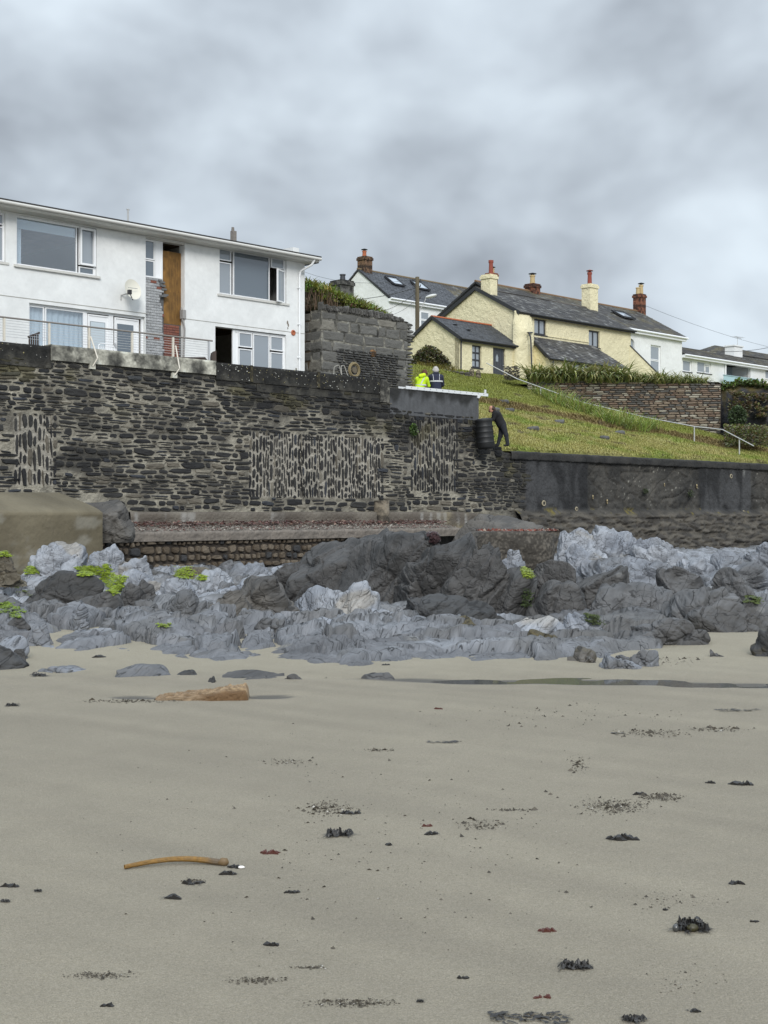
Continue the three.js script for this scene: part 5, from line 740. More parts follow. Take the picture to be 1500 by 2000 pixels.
  const vb = S(250, 428, Z - 1.2), vt = S(250, 408, Z - 1.2), vp = new MB(); vp.rod([vb[0], vb[1] - 0.5, Z - 1.2], [vt[0], vt[1], Z - 1.2], 0.03, 8).rod([vt[0] - 0.05, vt[1] - 0.02, Z - 1.2], [vt[0] + 0.05, vt[1] - 0.02, Z - 1.2], 0.025, 6); vp.build('vent_pipe', M.galv, house);
  const cbp = S(456, 464, Z - 1.6), ctp = S(456, 446, Z - 1.6), ch = new MB(); ch.box(cbp[0] - 0.08, cbp[1] - 0.7, Z - 1.68, cbp[0] + 0.08, ctp[1] - 0.1, Z - 1.52).rod([cbp[0] - 0.03, ctp[1] - 0.12, Z - 1.6], [cbp[0] - 0.03, ctp[1] + 0.03, Z - 1.6], 0.06, 10, 0.05); ch.build('chimney', mat([0.2, 0.18, 0.16], { bumpMap: bumpTex, bumpScale: 0.03 }), house);
}
{ // satellite dish
  const q = S(257, 568, -2.15), o = thing('satellite_dish', 'pale round satellite dish on a short arm fixed to the white house', 'satellite dish', S.world(...q).toArray(), S.turn - 0.1);
  const pr = []; for (let i = 0; i <= 8; i++) { const rr = 0.33 * i / 8; pr.push([rr + 0.001, rr * rr * 0.9]); } const dg = new THREE.LatheGeometry(pr.map((p) => new THREE.Vector2(...p)), 28).rotateX(Math.PI / 2 - 0.35).scale(0.86, 1.08, 1); mesh('dish', dg, mat([0.62, 0.6, 0.52], { side: THREE.DoubleSide, roughness: 0.6 }), o);
  new MB().rod([0, -0.05, -0.05], [-0.2, -0.12, -0.33], 0.022, 8).rod([-0.2, -0.12, -0.33], [-0.2, -0.28, -0.33], 0.022, 8).build('bracket', M.galv, o); new MB().rod([0, -0.3, 0.08], [-0.3, -0.14, 0.42], 0.014, 6).build('arm', M.wire, o); new MB().box(-0.36, -0.2, 0.38, -0.26, -0.06, 0.5).build('receiver_head', M.blackPlastic, o);
  new MB().box(-0.14, 0.055, 0.128, 0.14, 0.075, 0.132).geo(new THREE.CircleGeometry(0.018, 10), new THREE.Matrix4().setPosition(-0.17, 0.065, 0.132)).build('lettering', mat([0.3, 0.3, 0.3]), o);
}
// ---- terrace railing and the furniture behind it
{
  const o = thing('terrace_railing', 'thin metal and wire railing along the white house terrace', 'railing', S.pos, S.turn), z = -0.1, T = (px, py) => S(px, py, z), a = T(-90, 607), b = T(415, 667), yb = T(258, 686)[1] - 0.02;
  new MB().rod([a[0], T(258, 648)[1], z], [b[0], T(258, 648)[1], z], 0.026, 8).build('handrail', M.rail, o);
  const yt = T(258, 648)[1];
  for (let i = 1; i <= 7; i++) new MB().rod([a[0], lerp(yb, yt, i / 8), z], [T(408, 0)[0], lerp(yb, yt, i / 8), z], 0.006, 5).build('rail_wire', M.steel, o);
  for (const px of [-70, 8, 96, 174, 258, 338, 408]) new MB().box(T(px, 0)[0] - 0.028, yb - 0.05, z - 0.028, T(px, 0)[0] + 0.028, yt - 0.027, z + 0.028).build('post', px > 400 ? M.steel : M.postCream, o);
  for (const [px, p2] of [[176, 190], [342, 350]]) { const p = T(px, 0), k = S(p2 - 7, p2 > 300 ? 733 : 715, 0.16), e = S(p2, p2 > 300 ? 720 : 700, 0.2); new MB().rod([p[0], yt - 0.28, z + 0.03], [e[0], e[1], 0.22], 0.022, 8).rod([e[0], e[1], 0.22], [k[0], k[1], 0.12], 0.022, 8).build('stay', M.postCream, o); new MB().box(k[0] - 0.09, k[1] - 0.08, 0.02, k[0] + 0.09, k[1] + 0.08, 0.125).build('stay_block', M.concWhite, o); }
}
{
  const at = (px, z) => { const q = S(px, 680, z); return S.world(q[0], 5.88, z).toArray(); };
  const c1 = thing('terrace_chair', 'dark slatted wooden chair behind the railing in front of the curtained window', 'chair', at(77, -1.2), S.turn + 0.4); const b1 = new MB(); for (let i = 0; i < 5; i++) new MB().box(-0.2 + i * 0.1 - 0.02, 0.45, -0.22, -0.2 + i * 0.1 + 0.02, 0.82 + 0.04 * i, -0.19).build('slat', M.darkWood, c1); b1.bar([-0.26, 0.82, -0.2], [0.26, 1.0, -0.2], 0.05, 0.05); b1.build('top_rail', M.darkWood, c1); new MB().box(-0.24, 0.4, -0.22, 0.24, 0.45, 0.22).build('seat', M.darkWood, c1); for (const [x, z] of [[-0.22, -0.2], [0.22, -0.2], [-0.22, 0.2], [0.22, 0.2]]) new MB().box(x - 0.02, 0, z - 0.02, x + 0.02, 0.4, z + 0.02).build('leg', M.darkWood, c1);
  const c2 = thing('wire_chair', 'white openwork wire chair behind the railing between the two doors', 'chair', at(217, -1.0), S.turn); const wt = new MB(); for (let i = -3; i <= 3; i++) wt.tube([[i * 0.075 - 0.04, 0.45, -0.2], [i * 0.075, 0.6, -0.24], [i * 0.075 + 0.04, 0.78, -0.26]], 0.007, 4, 4).tube([[i * 0.075 + 0.04, 0.45, -0.2], [i * 0.075, 0.6, -0.24], [i * 0.075 - 0.04, 0.78, -0.26]], 0.007, 4, 4); wt.tube([[-0.28, 0.42, -0.2], [-0.29, 0.75, -0.25], [-0.2, 0.85, -0.27], [0.2, 0.85, -0.27], [0.29, 0.75, -0.25], [0.28, 0.42, -0.2]], 0.014, 20, 5); wt.build('backrest', M.upvc, c2); new MB().box(-0.26, 0.4, -0.2, 0.26, 0.43, 0.22).build('seat', M.upvc, c2); for (const [x, z] of [[-0.24, -0.18], [0.24, -0.18], [-0.24, 0.2], [0.24, 0.2]]) new MB().rod([x, 0, z], [x, 0.4, z], 0.012, 6).build('leg', M.upvc, c2);
  const c3 = thing('covered_table', 'dark brown covered table behind the railing below the brick strip', 'table', at(368, -1.1), S.turn); new MB().poly([[-0.62, 0.42], [-0.55, 0.6], [0.4, 0.68], [0.6, 0.5], [0.62, 0.4], [-0.62, 0.38]], -0.35, 0.35).build('cover', M.darkWood, c3); for (const x of [-0.5, 0.5]) for (const z of [-0.28, 0.28]) new MB().box(x - 0.03, 0, z - 0.03, x + 0.03, 0.42, z + 0.03).build('leg', M.upvcTrim, c3);
  const c4 = thing('terrace_chair', 'dark folded chair at the end of the railing beside the black doorway', 'chair', at(402, -0.8), S.turn - 0.5); new MB().poly([[-0.3, 0.3], [0.1, 0.62], [0.14, 0.56], [-0.2, 0.24]], -0.25, 0.25).build('seat', M.darkWood, c4); new MB().poly([[0.1, 0.3], [0.2, 0.85], [0.3, 0.88], [0.3, 0.3]], -0.25, 0.25).build('backrest', M.darkWood, c4); for (const x of [-0.25, 0.25]) for (const z of [-0.2, 0.2]) new MB().bar([x, 0, z], [-x * 0.6, 0.5, z], 0.04, 0.04).build('leg', M.upvcTrim, c4);
  const st = S(583, 722, -2.4); tag(new MB().rod([st[0] + 0.06, 5.9, -2.3], [st[0] - 0.06, 6.75, -2.47], 0.018, 6).build('leaning_stick', M.pole), 'thin grey stick leaning at the right corner of the white house', 'stick'); const sl = scene.children[scene.children.length - 1]; sl.position.set(...S.pos); sl.rotation.y = S.turn;
}

// a slated roof plane: eave corners A, B and ridge corners D, C; overlapping slates of real thickness
function slates(parent, A, B, C, D, w, h, tone, seed, name = 'roof') {
  const a = new THREE.Vector3(...A), b = new THREE.Vector3(...B), c = new THREE.Vector3(...C), d = new THREE.Vector3(...D), n = new THREE.Vector3().crossVectors(b.clone().sub(a), d.clone().sub(a)).normalize();
  const base = new MB(); base.col = [0.03, 0.03, 0.032]; base.quad(A, B, C, D); const t = -0.1, off = (p) => p.clone().addScaledVector(n, t).toArray(); base.quad(off(a), off(d), off(c), off(b)).quad(off(a), off(b), B, A).quad(off(b), off(c), C, B).quad(off(d), off(a), A, D);
  const roof = base.build(name, M.vcSlate, parent), s = new MB(), r = rng(seed), rows = Math.max(2, Math.round(a.distanceTo(d) / h)), at = (u, v, k) => a.clone().lerp(b, u).lerp(d.clone().lerp(c, u), v).addScaledVector(n, k).toArray();
  for (let j = 0; j < rows; j++) { const v0 = j / rows - 0.004, v1 = Math.min(1, (j + 1.12) / rows), len = lerp(a.distanceTo(b), d.distanceTo(c), j / rows), m = Math.max(2, Math.round(len / w));
    for (let i = -1; i < m; i++) { const o = j % 2 ? 0.5 : 0, u0 = clamp((i + o + 0.03) / m), u1 = clamp((i + o + 0.97) / m); if (u1 - u0 < 0.1 / m) continue; const e = 0.02 + 0.014 * r(), p = at((u0 + u1) / 2, v0, 0); s.col = tone(p, r, (u0 + u1) / 2, v0); const P0 = at(u0, v0, e), P1 = at(u1, v0, e), P2 = at(u1, v1, 0.006), P3 = at(u0, v1, 0.006), Q0 = at(u0, v0, 0), Q1 = at(u1, v0, 0); s.quad(P0, P1, P2, P3).quad(Q0, Q1, P1, P0); } }
  s.build('slates', M.vcSlate, roof, 'stuff'); return roof;
}
const slateDark = (p, r) => { const k = 0.75 + 0.5 * r(); return [0.062 * k, 0.066 * k, 0.074 * k]; };
const slateMoss = (p, r) => { const n = fbm(p[0] * 0.7, p[1] * 0.7, p[2] * 0.7, 4), k = 0.75 + 0.5 * r(); let c = mix3([0.05, 0.046, 0.042], [0.10, 0.085, 0.05], sst(-0.1, 0.25, n)); if (r() < 0.1) c = [0.13, 0.13, 0.12]; return c.map((v) => v * k); };
const slateLichen = (p, r) => { const n = fbm(p[0] * 0.9, p[1] * 0.9, p[2] * 0.9, 4), k = 0.75 + 0.5 * r(); let c = mix3([0.048, 0.046, 0.046], [0.085, 0.08, 0.072], sst(-0.1, 0.3, n)); if (r() < 0.13) c = [0.17, 0.168, 0.16]; return c.map((v) => v * k); };
function chimney(parent, x, y0, y1, z, w, dp, m, pots, o = {}) { // stack with a projecting cap, pots as sub-parts
  const b = new MB(); b.box(x - w / 2, y0, z - dp / 2, x + w / 2, y1 - 0.28, z + dp / 2).box(x - w / 2 - 0.06, y1 - 0.279, z - dp / 2 - 0.06, x + w / 2 + 0.06, y1 - 0.1, z + dp / 2 + 0.06).box(x - w / 2 - 0.01, y1 - 0.099, z - dp / 2 - 0.01, x + w / 2 + 0.01, y1, z + dp / 2 + 0.01);
  const c = b.build('chimney', m, parent); for (const [dx, h, r, pm, cowl] of pots) { const p = new MB(); p.lathe([[r * 0.95, 0], [r, h * 0.1], [r * 0.85, h * 0.8], [r * 1.08, h * 0.84], [r * 1.08, h], [r * 0.7, h]], x + dx, y1, z, 14); p.build('chimney_pot', pm, c); if (cowl) new MB().rod([x + dx, y1 + h, z], [x + dx, y1 + h + 0.12, z], r * 0.6, 10).lathe([[0.01, 0.2], [r * 1.5, 0.12], [r * 1.5, 0.09], [0.01, 0.12]], x + dx, y1 + h, z, 14).build('cowl', cowl, c); }
  return c;
}
const brickRed = mat([0.22, 0.085, 0.05], { map: rep(blotchTex, 1), bumpMap: rep(bumpTex, 3), bumpScale: 0.02 }), brickBrown = mat([0.17, 0.10, 0.06], { map: rep(blotchTex, 1), bumpMap: rep(bumpTex, 3), bumpScale: 0.02 }), potCream = mat([0.5, 0.38, 0.2], { map: stainTex }), potRed = mat([0.25, 0.06, 0.04], { map: stainTex });

// ---- grey block wall beside the white house, with planting on top
{
  const Z = -2.5, q = (px, py) => S(px, py, Z), o = thing('block_wall', 'tall grey rough-block retaining wall beside the white house, a rubble patch low in it', 'retaining wall', S.pos, S.turn), x0 = q(628, 700)[0], x1 = q(797, 700)[0], yb = 5.5, yt = (px) => q(px, pl([[628, 603], [797, 626]], px))[1], top = yt(628), r = rng(31);
  const tone = () => { const k = 0.75 + 0.5 * r(); return r() < 0.2 ? [0.165 * k, 0.155 * k, 0.132 * k] : [0.125 * k, 0.122 * k, 0.112 * k]; };
  new MB().box(x0 + 0.005, yb, Z - 0.6, x1, top - 0.02, Z - 0.02).build('core', mat([0.24, 0.235, 0.215], { map: rep(blotchTex, 0.6), bumpMap: bumpTex, bumpScale: 0.04 }), o);
  new MB().box(x0 + 0.04, yb, Z - 6, x1 - 0.4, top - 0.1, Z - 0.61).build('earth_fill', mat([0.07, 0.05, 0.03]), o);
  const blk = (b, a, c, d, e, z) => { // rough-faced block: chamfered box with a dented face
    const cx = (a + d) / 2, cy = (c + e) / 2; stone(b, cx, cy, d - a, e - c, 0.022, r, tone(), z, 0.16); };
  const list = []; let y = yb + 0.0; const rows = [0.42, 0.45, 0.40, 0.36, 0.38, 0.36, 0.38, 0.4, 0.3];
  const px1 = LX(660, Z), px2 = LX(770, Z), py = S(700, 690, Z)[1];
  for (const h of rows) { if (y > top - 0.1) break; const e = Math.min(top, y + h); for (let x = x0 - 0.0; x < x1 - 0.05;) { const w = 0.42 + 0.75 * r(), xe = Math.min(x1, x + w), n = 0.3 * n3(x, y, 3); if (!((x + xe) / 2 > px1 + n && (x + xe) / 2 < px2 + n && y < py - 0.1)) { const a = x, yy = y, sd = [a + 0.008, yy + 0.008, xe - 0.008, e - 0.008]; list.push({ area: w * h, make: (b) => blk(b, ...sd, Z - 0.02) }); } x = xe; } y = e; }
  for (let yy = yb + 0.1; yy < py + 0.1; yy += 0.09) for (let x = px1 - 0.15 + 0.2 * r(); x < px2 + 0.1;) { const w = 0.16 + 0.3 * r(), a = x, c = yy; list.push({ area: w * 0.08, make: (b) => stone(b, a + w / 2, c + 0.04, w - 0.02, 0.075, 0.06, r, ((k) => [0.045 + 0.06 * k, 0.045 + 0.058 * k, 0.046 + 0.052 * k])(r()), Z - 0.02, 0.6) }); x += w; }
  masonry(o, list, M.vcStone, 'block');
  // side face turning back at its near end, with its own blocks
  const side = new MB(); let ys = yb; const L2 = 2.1; for (const h of rows) { const e = Math.min(top, ys + h); if (ys > top - 0.1) break; for (let zz = Z - 0.03; zz > Z - L2;) { const w = 0.4 + 0.6 * r(), ze = Math.max(Z - L2, zz - w), b = new MB(); stone(b, (zz + ze) / 2, (ys + e) / 2, zz - ze - 0.01, e - ys - 0.01, 0.02, r, tone(), 0, 0.16); side.geo(b.geometry, new THREE.Matrix4().set(0, 0, -1, x0 + 0.02, 0, 1, 0, 0, 1, 0, 0, 0, 0, 0, 0, 1)); zz = ze; } ys = e; }
  side.build('side_blocks', M.vcStone, o, 'stuff');
  // upright slate coping stones
  for (let x = x0 + 0.02; x < x1; ) { const w = 0.07 + 0.07 * r(), b = new MB(), k = 0.7 + 0.6 * r(), hh = 0.2 + 0.14 * r() + (x > x1 - 0.8 ? -0.25 * (x - x1 + 0.8) : 0); stone(b, x + w / 2, top + hh / 2 - 0.06, w, hh, 0.22, r, [0.10 * k, 0.097 * k, 0.09 * k], Z - 0.2, 0.5); b.build('coping_stone', M.vcStone, o); x += w + 0.01; }
  // ragged rubble end
  const end = new MB(); for (let i = 0, yy = yb; yy < top - 0.1; i++) { const h = 0.09 + 0.08 * r(); stone(end, x1 + 0.02 + 0.10 * r(), yy + h / 2, 0.35 + 0.2 * r(), h - 0.01, 0.10, r, tone(), Z - 0.1, 0.5); yy += h; } end.build('rubble_end', M.vcStone, o, 'stuff');
  const rs = new MB(), rp = S(730, 690, Z + 0.05); rs.geo(new THREE.IcosahedronGeometry(0.15, 1), new THREE.Matrix4().makeScale(1.3, 1, 0.4).setPosition(rp[0], rp[1], Z)); rs.build('rust_patch', mat([0.22, 0.12, 0.05], { map: blotchTex }), o);
}
// foliage: many small two-triangle leaves spread through a volume
function leaves(b, n, place, size, tone, r, thin = 0.4) { for (let i = 0; i < n; i++) { const p = place(r); if (!p) continue; const a = r() * 6.28, e = (r() - 0.3) * 1.6, s = size * (0.6 + 0.8 * r()), d = [Math.cos(a) * Math.cos(e), Math.sin(e), Math.sin(a) * Math.cos(e)], w = [-Math.sin(a) * thin * s, 0.15 * s * (r() - 0.5), Math.cos(a) * thin * s]; b.col = tone(p, r); const m = [p[0] + d[0] * s * 0.5, p[1] + d[1] * s * 0.5 + 0.1 * s, p[2] + d[2] * s * 0.5], t = [p[0] + d[0] * s, p[1] + d[1] * s, p[2] + d[2] * s]; b.tri(p, [m[0] + w[0], m[1] + w[1], m[2] + w[2]], t).tri(p, t, [m[0] - w[0], m[1] - w[1], m[2] - w[2]]); } return b; }
function blade(b, x, y, z, a, len, w, droop, col) { // a strap leaf that rises and arches over
  const n = 4; let px = x, py = y, pz = z; const dx = Math.cos(a), dz = Math.sin(a); b.col = col; let L = [px - dz * w, py, pz + dx * w], Rr = [px + dz * w, py, pz - dx * w];
  for (let i = 1; i <= n; i++) { const t = i / n, el = 1.35 - droop * t, s = len / n; px += dx * Math.cos(el) * s; pz += dz * Math.cos(el) * s; py += Math.sin(el) * s; const k = w * (1 - t * t * 0.95), l2 = [px - dz * k, py, pz + dx * k], r2 = [px + dz * k, py, pz - dx * k]; b.quad(L, Rr, r2, l2); L = l2; Rr = r2; }
}
{
  const o = thing('hedge', 'tangled green and brown-stemmed planting spilling over the top of the grey block wall', 'hedge', S.pos, S.turn), r = rng(9), Z = -2.9, b = new MB(), st = new MB();
  const hTop = (x) => S.world(x, 0, Z) && 0, prof = (px) => pl([[590, 540], [612, 545], [640, 552], [665, 566], [690, 576], [720, 588], [748, 604]], px);
  for (let px = 592; px < 750; px += 1.3) for (let k = 0; k < 3; k++) { const z = Z - 0.2 - 1.6 * r(), q = S(px + r() * 3, prof(px) + 6 + 22 * r() * r() * (px < 700 ? 1.4 : 0.6), z), x = q[0], y = q[1]; const nb = fbm(x * 1.3, y * 1.3, z, 3); const green = [0.15 + 0.12 * r(), 0.20 + 0.12 * r(), 0.03], lime = [0.26, 0.30, 0.05], brown = [0.09 + 0.08 * r(), 0.065, 0.035]; for (let j = 0; j < 7; j++) blade(b, x + (r() - 0.5) * 0.35, y - 0.15, z, r() * 6.28, 0.22 + 0.28 * r(), 0.02 + 0.014 * r(), 1.0 + r(), nb > 0.12 ? brown : r() < 0.25 ? lime : green); }
  for (let i = 0; i < 110; i++) { const px = 594 + 75 * r(), z = Z - 0.1 - 0.8 * r(), q = S(px, prof(px) + 14 + 10 * r(), z), k = 0.6 + 0.8 * r(); st.col = [0.13 * k, 0.085 * k, 0.055 * k]; st.rod([q[0], q[1] - 0.5 - 0.4 * r(), z], [q[0] + 0.5 * (r() - 0.5), q[1] + 0.3 * (r() - 0.6), z + 0.3 * (r() - 0.5)], 0.006 + 0.009 * r(), 4); }
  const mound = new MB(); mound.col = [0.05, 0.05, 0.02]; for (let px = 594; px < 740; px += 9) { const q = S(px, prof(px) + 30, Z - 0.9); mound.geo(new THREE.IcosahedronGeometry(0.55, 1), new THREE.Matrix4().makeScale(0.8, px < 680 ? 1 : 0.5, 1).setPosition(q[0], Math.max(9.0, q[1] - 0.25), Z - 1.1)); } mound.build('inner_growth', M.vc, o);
  b.build('leaves', M.vcLeaf, o, 'stuff'); st.build('stems', M.vc, o, 'stuff'); void hTop;
  const dg = new MB(); for (let i = 0; i < 260; i++) { const px = 600 + 26 * r(), q = S(px, 583 + 16 * r(), Z + 0.1); dg.col = [0.16, 0.125, 0.07]; blade(dg, q[0], q[1], Z - 0.2 - 0.5 * r(), r() * 6.28, 0.35, 0.01, 2.2, [0.17, 0.13, 0.07]); } dg.build('dry_grass', M.vcLeaf, o, 'stuff');
}
{ // hose coil and looped pipe standing on the terrace
  const p = S.world(...S(692, 723, -1.2)), o = thing('hose_coil', 'tan coiled hose standing on edge against the grey block wall', 'hose', p.toArray(), S.turn); const b = new MB(); for (let i = 0; i < 3; i++) b.geo(new THREE.TorusGeometry(0.27 - 0.035 * i, 0.028, 8, 30), new THREE.Matrix4().makeTranslation(0, 0, 0.03 * (i % 2))); b.build('coil', mat([0.19, 0.15, 0.08]), o); new MB().lathe([[0.02, -0.02], [0.12, -0.02], [0.12, 0.02], [0.02, 0.02]], 0, 0, 0, 14).geo; new MB().geo(new THREE.CylinderGeometry(0.11, 0.11, 0.06, 14).rotateX(Math.PI / 2)).build('hub', mat([0.12, 0.1, 0.07]), o);
  const p2 = S.world(...S(664, 724, -1.1)), o2 = thing('looped_pipe', 'pale thin looped pipe lying beside the hose coil', 'pipe', p2.toArray(), S.turn); new MB().tube([[-0.3, -0.25, 0], [-0.28, 0.1, 0], [-0.1, 0.18, 0.05], [0.0, -0.2, 0.1], [0.05, 0.15, 0], [0.2, 0.2, 0], [0.35, -0.2, 0.05]], 0.018, 40, 6).build('loops', mat([0.28, 0.27, 0.24]), o2);
  const p3 = S.world(...S(676, 735, -0.9)); const fb = thing('board', 'pale flat board lying at the foot of the hose coil', 'board', p3.toArray(), S.turn); new MB().box(-0.35, -0.03, -0.12, 0.35, 0.02, 0.12).build('plank', M.concWhite, fb);
}

// ---- yellow cottage
const cot = thing('yellow_cottage', 'yellow lime-washed cottage with dark slate roofs, a low extension and a lean-to', 'house', K.pos, K.turn);
{
  const yb = 8.6, e = 11.85, W = 4.2, ap = 13.2, L = 5.3, r = rng(17);
  // uneven lime-washed walls: patches whose surface waves like rubble under paint
  const wall = (name, x0, x1, y0, yTop, z, axis, holes = [], amp = 0.05) => { // axis 'x': face in z; axis 'z': face looking along -x
    const pts = [[x0, y0], [x1, y0]]; for (let i = 12; i >= 0; i--) { const x = lerp(x0, x1, i / 12); pts.push([x, yTop(x)]); }
    const g = new THREE.ShapeGeometry(new THREE.Shape(pts.map((p) => new THREE.Vector2(...p)))); void g; void amp;
    const b = new MB().poly(pts, -0.35, 0, holes); const ge = b.geometry; if (axis === 'z') ge.rotateY(-Math.PI / 2).translate(z, 0, 0); else ge.translate(0, 0, z); return mesh(name, ge, M.yellow, cot);
  };
  // extension: front wall with window and door openings, gable turned left
  const dX = (px, z = 0) => K(px, 700, z)[0], wx0 = dX(922), wx1 = dX(940.5), wy0 = K(922, 717)[1], wy1 = K(922, 673)[1], dx0 = dX(963), dx1 = dX(987), dy1 = K(963, 678)[1], dy0 = K(963, 742)[1];
  wall('extension_wall', 0, L - 0.02, yb, () => e, 0, 'x', [rect(wx0, wy0, wx1, wy1), rect(dx0, dy0 - 0.4, dx1, dy1)]);
  const gz = (x) => Math.min(e + (ap - e) * (1 - Math.abs(x + W / 2) / (W / 2)), ap); // x runs along -z here
  { const pts = [[0.001, yb], [0.001, e]]; for (let i = 1; i < 12; i++) { const s = -W * i / 12; pts.push([s, gz(s)]); } pts.push([-W, e], [-W, yb]); const b = new MB().poly(pts.map(([s, y]) => [-s, y]), 0, 0.3); const ge = b.geometry.applyMatrix4(new THREE.Matrix4().set(0, 0, 1, 0, 0, 1, 0, 0, -1, 0, 0, -0.002, 0, 0, 0, 1)); const gm = mesh('gable_wall', ge, M.yellow, cot); void gm; }
  windowUnit(cot, wx0, wy0, wx1, wy1, -0.12, [[0.1, 0.03, 0.52, 0.34, 'pale'], [0.52, 0.03, 0.94, 0.34, 'pale'], [0.1, 0.35, 0.52, 0.66, 'pale'], [0.52, 0.35, 0.94, 0.66, 'pale'], [0.1, 0.67, 0.52, 0.97, 'pale'], [0.52, 0.67, 0.94, 0.97, 'pale']], { frame: M.frameGrey, fw: 0.07, sill: 0.18, sillMat: M.trim });
  { const d = new MB(); d.box(dx0, dy0 - 0.4, -0.2, dx1, dy1, -0.12); for (let i = 0; i < 5; i++) d.box(lerp(dx0, dx1, i / 5) + 0.01, dy0 - 0.38, -0.119, lerp(dx0, dx1, (i + 1) / 5) - 0.01, dy1 - 0.02, -0.105); const dm = d.build('door', M.door, cot); const cx = lerp(dx0, dx1, 0.42); new MB().poly([[cx - 0.11, dy1 - 0.82], [cx + 0.11, dy1 - 0.82], [cx + 0.11, dy1 - 0.55], [cx, dy1 - 0.36], [cx - 0.11, dy1 - 0.55]], -0.106, -0.095).build('pane', M.glassPale, dm); new MB().rod([dx1 - 0.1, dy0 + 0.95, -0.1], [dx1 - 0.1, dy0 + 0.95, -0.05], 0.03, 8).build('handle', M.steel, dm); }
  const ov = 0.22, es = e - 0.02;
  slates(cot, [-0.12, es - 0.06, ov], [L + 0.2, es - 0.06, ov], [L - 0.05, ap + 0.06, -W / 2], [-0.12, ap + 0.06, -W / 2], 0.27, 0.17, slateDark, 3);
  slates(cot, [L + 0.1, es - 0.06, -W - ov], [-0.12, es - 0.06, -W - ov], [-0.12, ap + 0.06, -W / 2], [L, ap + 0.06, -W / 2], 0.27, 0.17, slateDark, 4);
  { const rt = new MB(); for (let x = -0.13; x < L - 0.1; x += 0.34) rt.geo(new THREE.CylinderGeometry(0.10, 0.11, 0.33, 10, 1, false, 0, Math.PI).rotateZ(Math.PI / 2).rotateX(0), new THREE.Matrix4().makeTranslation(x + 0.165, ap + 0.04, -W / 2)); rt.build('ridge_tiles', mat([0.36, 0.10, 0.035], { map: stainTex }), cot); }
  new MB().bar([-0.13, e - 0.12, 0.24], [-0.13, ap + 0.02, -W / 2], 0.05, 0.2).bar([-0.13, ap + 0.02, -W / 2], [-0.13, e - 0.12, -W - 0.24], 0.05, 0.2).build('barge_board', M.trim, cot);
  new MB().box(-0.1, es - 0.24, ov - 0.05, L + 0.18, es - 0.07, ov - 0.02).rod([-0.12, es - 0.1, ov + 0.06], [L + 0.2, es - 0.1, ov + 0.06], 0.06, 8).build('gutter', M.trim, cot);
  new MB().tube([[0.12, es - 0.12, ov + 0.02], [0.08, es - 0.3, 0.08], [0.08, yb, 0.07]], 0.04, 20, 8).build('downpipe', M.frameGrey, cot);
  { const sv = new MB(); for (const [u, v] of [[0.22, 0.72], [0.34, 0.5]]) { const y = lerp(es, ap, v), z = lerp(ov, -W / 2, v); sv.geo(new THREE.CylinderGeometry(0.02, 0.2, 0.1, 12, 1, false, -Math.PI / 2, Math.PI), new THREE.Matrix4().makeTranslation(u * L, y + 0.08, z)); } sv.build('roof_vent', M.frameGrey, cot); }
  new MB().box(-0.01, 10.2, -2.7, 0.01, 10.9, -2.2).build('gable_hatch', M.darkWood, cot);
  // main house
  const E = 14.0, A = 15.7, Dp = 6.6, x0 = L, x1 = 17.45, half = Dp / 2;
  const hx = (px, z = 0) => K(px, 660, z)[0], rc = (a, b, c, d, z = 0) => { const p = K(a, b, z), q = K(c, d, z), y0 = K(a, d, z)[1]; return [p[0], Math.min(y0, q[1]), q[0], p[1]]; };
  const u1 = rc(1043.5, 621.5, 1067, 652), u2 = rc(1150, 644, 1171.5, 677);
  wall('front_wall', x0, x1, yb, () => E - 0.02, 0, 'x', [rect(...u1), rect(...u2)]);
  { const pts = [[0, yb], [Dp, yb], [Dp, E], [half, A - 0.05], [0, E]]; const ge = new MB().poly(pts, 0, 0.3).geometry.applyMatrix4(new THREE.Matrix4().set(0, 0, 1, x0, 0, 1, 0, 0, -1, 0, 0, -0.003, 0, 0, 0, 1)); mesh('gable_wall', ge, M.yellow, cot); const g2 = ge.clone().translate(x1 - x0 - 0.3, 0, 0); mesh('gable_wall', g2, M.yellow, cot); }
  // swollen buttress at the front left corner: a leaning, rounded mass of masonry
  grid(40, 60, (u, v) => { const y = lerp(yb, E - 0.05, v), k = 1 - v, swell = 0.55 * Math.pow(k, 0.8) + 0.25 * Math.exp(-(((v - 0.75) / 0.2) ** 2)), a = u * Math.PI, x = x0 + 0.55 - Math.cos(a) * (0.75 + 0.35 * k + 0.05 * n3(y * 2, 1, u * 3)), z = -0.05 + Math.pow(Math.sin(a), 0.6) * (0.14 + swell) + 0.06 * n3(x * 1.5, y * 1.5, 2); return { p: [x, y, z], uv: [u * 2.4, y] }; }, 'buttress', M.yellow, cot);
  slates(cot, [x0 - 0.12, E - 0.14, 0.3], [x1 + 0.15, E - 0.14, 0.3], [x1 + 0.15, A + 0.06, -half], [x0 - 0.12, A + 0.06, -half], 0.3, 0.2, slateLichen, 5);
  slates(cot, [x1 + 0.15, E - 0.14, -Dp - 0.3], [x0 - 0.12, E - 0.14, -Dp - 0.3], [x0 - 0.12, A + 0.06, -half], [x1 + 0.15, A + 0.06, -half], 0.3, 0.2, slateLichen, 6);
  new MB().rod([x0 - 0.1, A + 0.06, -half], [x1 + 0.15, A + 0.06, -half], 0.08, 8).build('ridge', mat([0.12, 0.11, 0.10], { map: blotchTex }), cot);
  new MB().bar([x0 - 0.13, E - 0.2, 0.32], [x0 - 0.13, A + 0.02, -half], 0.05, 0.22).bar([x0 - 0.13, A + 0.02, -half], [x0 - 0.13, E - 0.2, -Dp - 0.3], 0.05, 0.22).build('barge_board', M.trim, cot);
